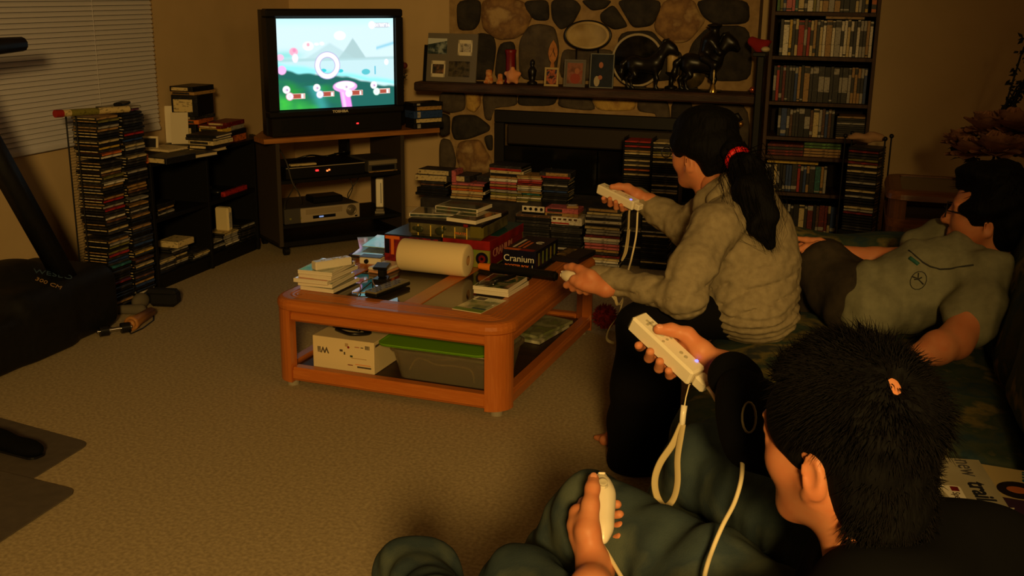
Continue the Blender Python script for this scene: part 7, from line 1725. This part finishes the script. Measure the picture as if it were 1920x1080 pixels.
s.ell(Vector((.14, 1.34, .53)), (.14, .16, .10)); s.chain([hL, hL.lerp(kL, .5), kL], [.095, .082, .064]); s.chain([hR, hR.lerp(kR, .5), kR], [.095, .082, .064])
s.chain([kL, Vector((-.48, 1.75, .30)), Vector((-.51, 1.87, .06))], [.062, .056, .058]); s.chain([kR, Vector((-.33, 1.93, .30)), Vector((-.35, 2.00, .06))], [.062, .056, .058])
wv = waves([34, 70, 120], .0038, 71); s.disp = lambda x, y, z: wv(x, y, z); V, Q = s.polygonise(.007); V[:, 2] = np.maximum(V[:, 2], .012); nobj('jeans', [(relax(V, Q, 1), Q, 0)], [MJEAN], bo)
for (x, y) in ((-.53, 1.88), (-.37, 2.02)):
    q = SDF(.02); q.chain([Vector((x + .02, y - .02, .035)), Vector((x - .09, y + .08, .026))], [.035, .026]); V, Q = q.polygonise(.006); V[:, 2] = np.maximum(V[:, 2], .003); nobj('sock', [(V, Q, 0)], [M('dark_sock', rgb(26, 26, 30), .95)], bo)
# hair: a close dark cap, bare at the crown, under thousands of short strands
R3 = Hb.to_3x3(); hp = lambda *a: Hb @ Vector(a)
hc = Vector((0, -.012, .026)); hr = Vector((.082, .102, .098))
wh = Vector((-.016, -.066, .076)); whd = ((wh - hc)); whd = Vector((whd.x / hr.x, whd.y / hr.y, whd.z / hr.z)).normalized()
s = SDF(.015); s.ell(hp(*hc), hr, R3); s.ell(hp(0, -.052, -.035), (.068, .052, .068), R3); s.ell(hp(0, -.062, -.075), (.060, .045, .045), R3)
for sx in (-1, 1): s.ell(hp(sx * .060, .016, .028), (.024, .056, .050), R3)
s.ell(hp(0, .128, -.052), (.10, .085, .098), R3, k=.010, op=-1)
for sx in (-1, 1): s.ell(hp(sx * .088, .002, -.030), (.020, .028, .036), R3, k=.008, op=-1)
whp = hc + Vector((whd.x * hr.x, whd.y * hr.y, whd.z * hr.z)); s.ell(hp(*whp), (.010, .013, .020), R3, k=.006, op=-1)
s.disp = waves([90, 200], .0012, 81); sdf_obj(s, 'hair', [MHAIR], bo, .004, 1)
rr = random.Random(17); L_ = []
while len(L_) < 9000:
    an = rr.uniform(0, 2 * PI); z_ = rr.uniform(-.85, 1); q_ = math.sqrt(max(0, 1 - z_ * z_)); d = Vector((q_ * math.cos(an), q_ * math.sin(an), z_))
    b = Vector((hc.x + d.x * hr.x * .97, hc.y + d.y * hr.y * .97, hc.z + d.z * hr.z * .97))
    if b.z < -.03:
        u_ = rr.uniform(0, 1); zz_ = rr.uniform(-.095, -.02); an2 = rr.uniform(PI * 1.0, PI * 2.0); b = Vector((.068 * math.cos(an2), -.050 + .052 * math.sin(an2), zz_)); d = Vector((math.cos(an2), math.sin(an2), -.3)).normalized()
    if d.y > .55 and d.z < .38: continue
    if abs(b.x) > .055 and b.z < .012 and b.y > -.035: continue
    dw = math.acos(max(-1, min(1, d.dot(whd))))
    if dw < .13 or (dw < .36 and rr.random() < .45): continue
    if b.y > .02 and b.z < .05: continue
    away = (d - whd * d.dot(whd)); away = away.normalized() if away.length > 1e-4 else Vector((1, 0, 0))
    tang = (away - d * away.dot(d)).normalized(); sw_ = d.cross(tang); flow = (tang + sw_ * (.55 * math.exp(-dw / .5))).normalized() + Vector((0, 0, -.25))
    stand = .85 if d.z > .1 else .35; ln = rr.uniform(.020, .036) * (1.0 if d.z > -.1 else .55) * (.62 if dw < .75 else 1)
    jit = Vector((rr.gauss(0, .28), rr.gauss(0, .28), rr.gauss(0, .28)))
    ch = [hp(*b)]; p = b; dr = (d * stand + flow * .5 + jit).normalized()
    for j in range(3): p = p + dr * (ln / 3); dr = (dr + flow * .28 + Vector((0, 0, -.06))).normalized(); ch.append(hp(*p))
    L_.append(ch)
strands('loose_hair', L_, MSTRAND, bo, .0009)
rm = remote('white game remote with glowing blue light in the boy\'s raised hand', Rb.to_translation(), Rb.to_3x3().col[1], Rb.to_3x3().col[0], Rb.to_3x3().col[2])
MB().cbox((.012, -.056, .0006), (.0045, .004, .0018)).build('player_light', MBLUE, rm)
MB().box(-.0125, .0125, -.100, -.0755, -.027, -.004, .004).build('cord_plug', MWP, rm)
MB().box(.016, .050, -.120, -.085, -.030, -.026, .003).build('plug_cover', M('frosted_plastic', rgb(150, 134, 100), .4, trans=.4), rm)
nunchuk('white thumbstick controller in the boy\'s lowered hand before his knee', Nb)
cable('controller_cord', 'white cord curving from the boy\'s remote down past his face', [Rb @ Vector((0, -.100, -.015)), P(1338, 742, 1.74), P(1365, 790, 1.68), P(1388, 845, 1.62), P(1391, 890, 1.58), P(1378, 940, 1.55), P(1355, 985, 1.52), P(1336, 1030, 1.50), P(1322, 1075, 1.47), P(1300, 1180, 1.44), P(1220, 1160, 1.50), Nb @ Vector((0, -.066, -.022))], .0034, MCORD)
# strap: thin string, slider, broad loop
t = thing('wrist_strap', 'pale wrist strap with slider hanging in a loop from the boy\'s remote', 'wrist strap', (0, 0, 0))
st0 = Rb @ Vector((-.006, -.074, -.031))
m = MB(); m.tube([st0, P(1292, 722, 1.79), P(1286, 745, 1.785), P(1283, 764, 1.78)], .0011, n=6); m.build('string', MCORD, t)
m = MB(); m.tube([P(1283, 760, 1.78), P(1281, 775, 1.78), P(1279, 797, 1.778)], [.0055, .0052, .0048], n=10); m.build('slider', MWP, t)
loop = [P(1279, 795, 1.778), P(1262, 832, 1.775), P(1238, 868, 1.77), P(1228, 900, 1.765), P(1232, 930, 1.76), P(1246, 950, 1.755), P(1262, 936, 1.75), P(1270, 905, 1.752), P(1270, 860, 1.76), P(1276, 820, 1.77), P(1280, 796, 1.776)]
out = []
for i in range(len(loop) - 1):
    a, b, c, d = loop[max(i - 1, 0)], loop[i], loop[i + 1], loop[min(i + 2, len(loop) - 1)]
    for k in range(6):
        u_ = k / 6; out.append(.5 * ((2 * b) + (c - a) * u_ + (2 * a - 5 * b + 4 * c - d) * u_ * u_ + (3 * b - a - 3 * c + d) * u_ ** 3))
out.append(loop[-1]); m = MB(); m.tube(out, .0060, n=8, flat=CF); m.build('strap_loop', M('strap_weave_near', rgb(178, 160, 118), .8), t)
# ------------------------------------------------------------------ the sitter whose knees show at the bottom edge
ph = person('person seen only as two denim knees at the bottom edge of the picture')
s = SDF(.04); ka, kb = P(788, 1098, 1.70), P(965, 1112, 1.72)
s.chain([ka, P(830, 1330, 1.25)], [.062, .085]); s.chain([kb, P(1075, 1230, 1.50), P(1180, 1500, 1.15)], [.060, .072, .088])
s.chain([ka, Vector((ka.x - .05, ka.y + .03, .08))], [.060, .055]); s.chain([kb, Vector((kb.x - .06, kb.y - .02, .08))], [.058, .055]); s.ell(P(1050, 1560, 1.1), (.2, .14, .12)); s.cone(P(830, 1330, 1.25), P(1000, 1560, 1.1), .085, .10); s.cone(P(1180, 1500, 1.15), P(1100, 1560, 1.1), .085, .10)
s.disp = waves([34, 70, 120], .0038, 91); V, Q = s.polygonise(.008); V[:, 2] = np.maximum(V[:, 2], .012); nobj('jeans', [(relax(V, Q, 1), Q, 0)], [MJEAN], ph)
for k_ in (ka, kb):
    q = SDF(.02); q.chain([Vector((k_.x - .05, k_.y + .0, .04)), Vector((k_.x - .15, k_.y + .08, .028))], [.036, .028]); V, Q = q.polygonise(.006); V[:, 2] = np.maximum(V[:, 2], .003); nobj('sock', [(V, Q, 0)], [M('dark_sock', rgb(26, 26, 30), .95)], ph)
# ================================================================== camera and light
cd = bpy.data.cameras.new('camera'); cam = bpy.data.objects.new('camera', cd); COL.objects.link(cam)
cd.sensor_width = 36.0; cd.lens = 36.0 * F_PX / 1920.0; cd.clip_start = .02
mw = Matrix.Identity(4)
for i in range(3): mw[i][0], mw[i][1], mw[i][2], mw[i][3] = CR[i], CU[i], -CF[i], CAM[i]
cam.matrix_world = mw
SC.camera = cam
def lamp(name, typ, loc, aim, power, col, **kw):
    l = bpy.data.lights.new(name, typ); l.energy = power; l.color = col
    for k, v in kw.items(): setattr(l, k, v)
    o = bpy.data.objects.new(name, l); COL.objects.link(o); o.location = loc
    o.rotation_euler = (Vector(aim) - Vector(loc)).to_track_quat('-Z', 'Y').to_euler()
    return o
# the kitchen lamp shines in through the opening behind the camera; an unseen partition, added to block it, keeps the right of the room dim
lamp('kitchen_lamp', 'SPOT', (.72, -1.9, 2.12), (-1.15, 3.1, .2), 680, (1, .62, .18), spot_size=math.radians(74), spot_blend=1.0, shadow_soft_size=.24)
# a weak fill from above, added to lift the dark right of the room
lamp('overhead_fill', 'AREA', (1.3, 1.6, 2.38), (.2, 4.6, .6), 9, (1, .60, .20), shape='DISK', size=.9)
wd = bpy.data.worlds.new('world'); SC.world = wd; wd.use_nodes = True
wd.node_tree.nodes['Background'].inputs[0].default_value = (1, .62, .22, 1); wd.node_tree.nodes['Background'].inputs[1].default_value = .006
SC.view_settings.view_transform = 'Standard'; SC.view_settings.look = 'None'; SC.view_settings.gamma = 1.0; SC.view_settings.exposure = 0.0
SC.view_settings.use_curve_mapping = False
SC.cycles.use_denoising = True
SC.cycles.max_bounces = 6
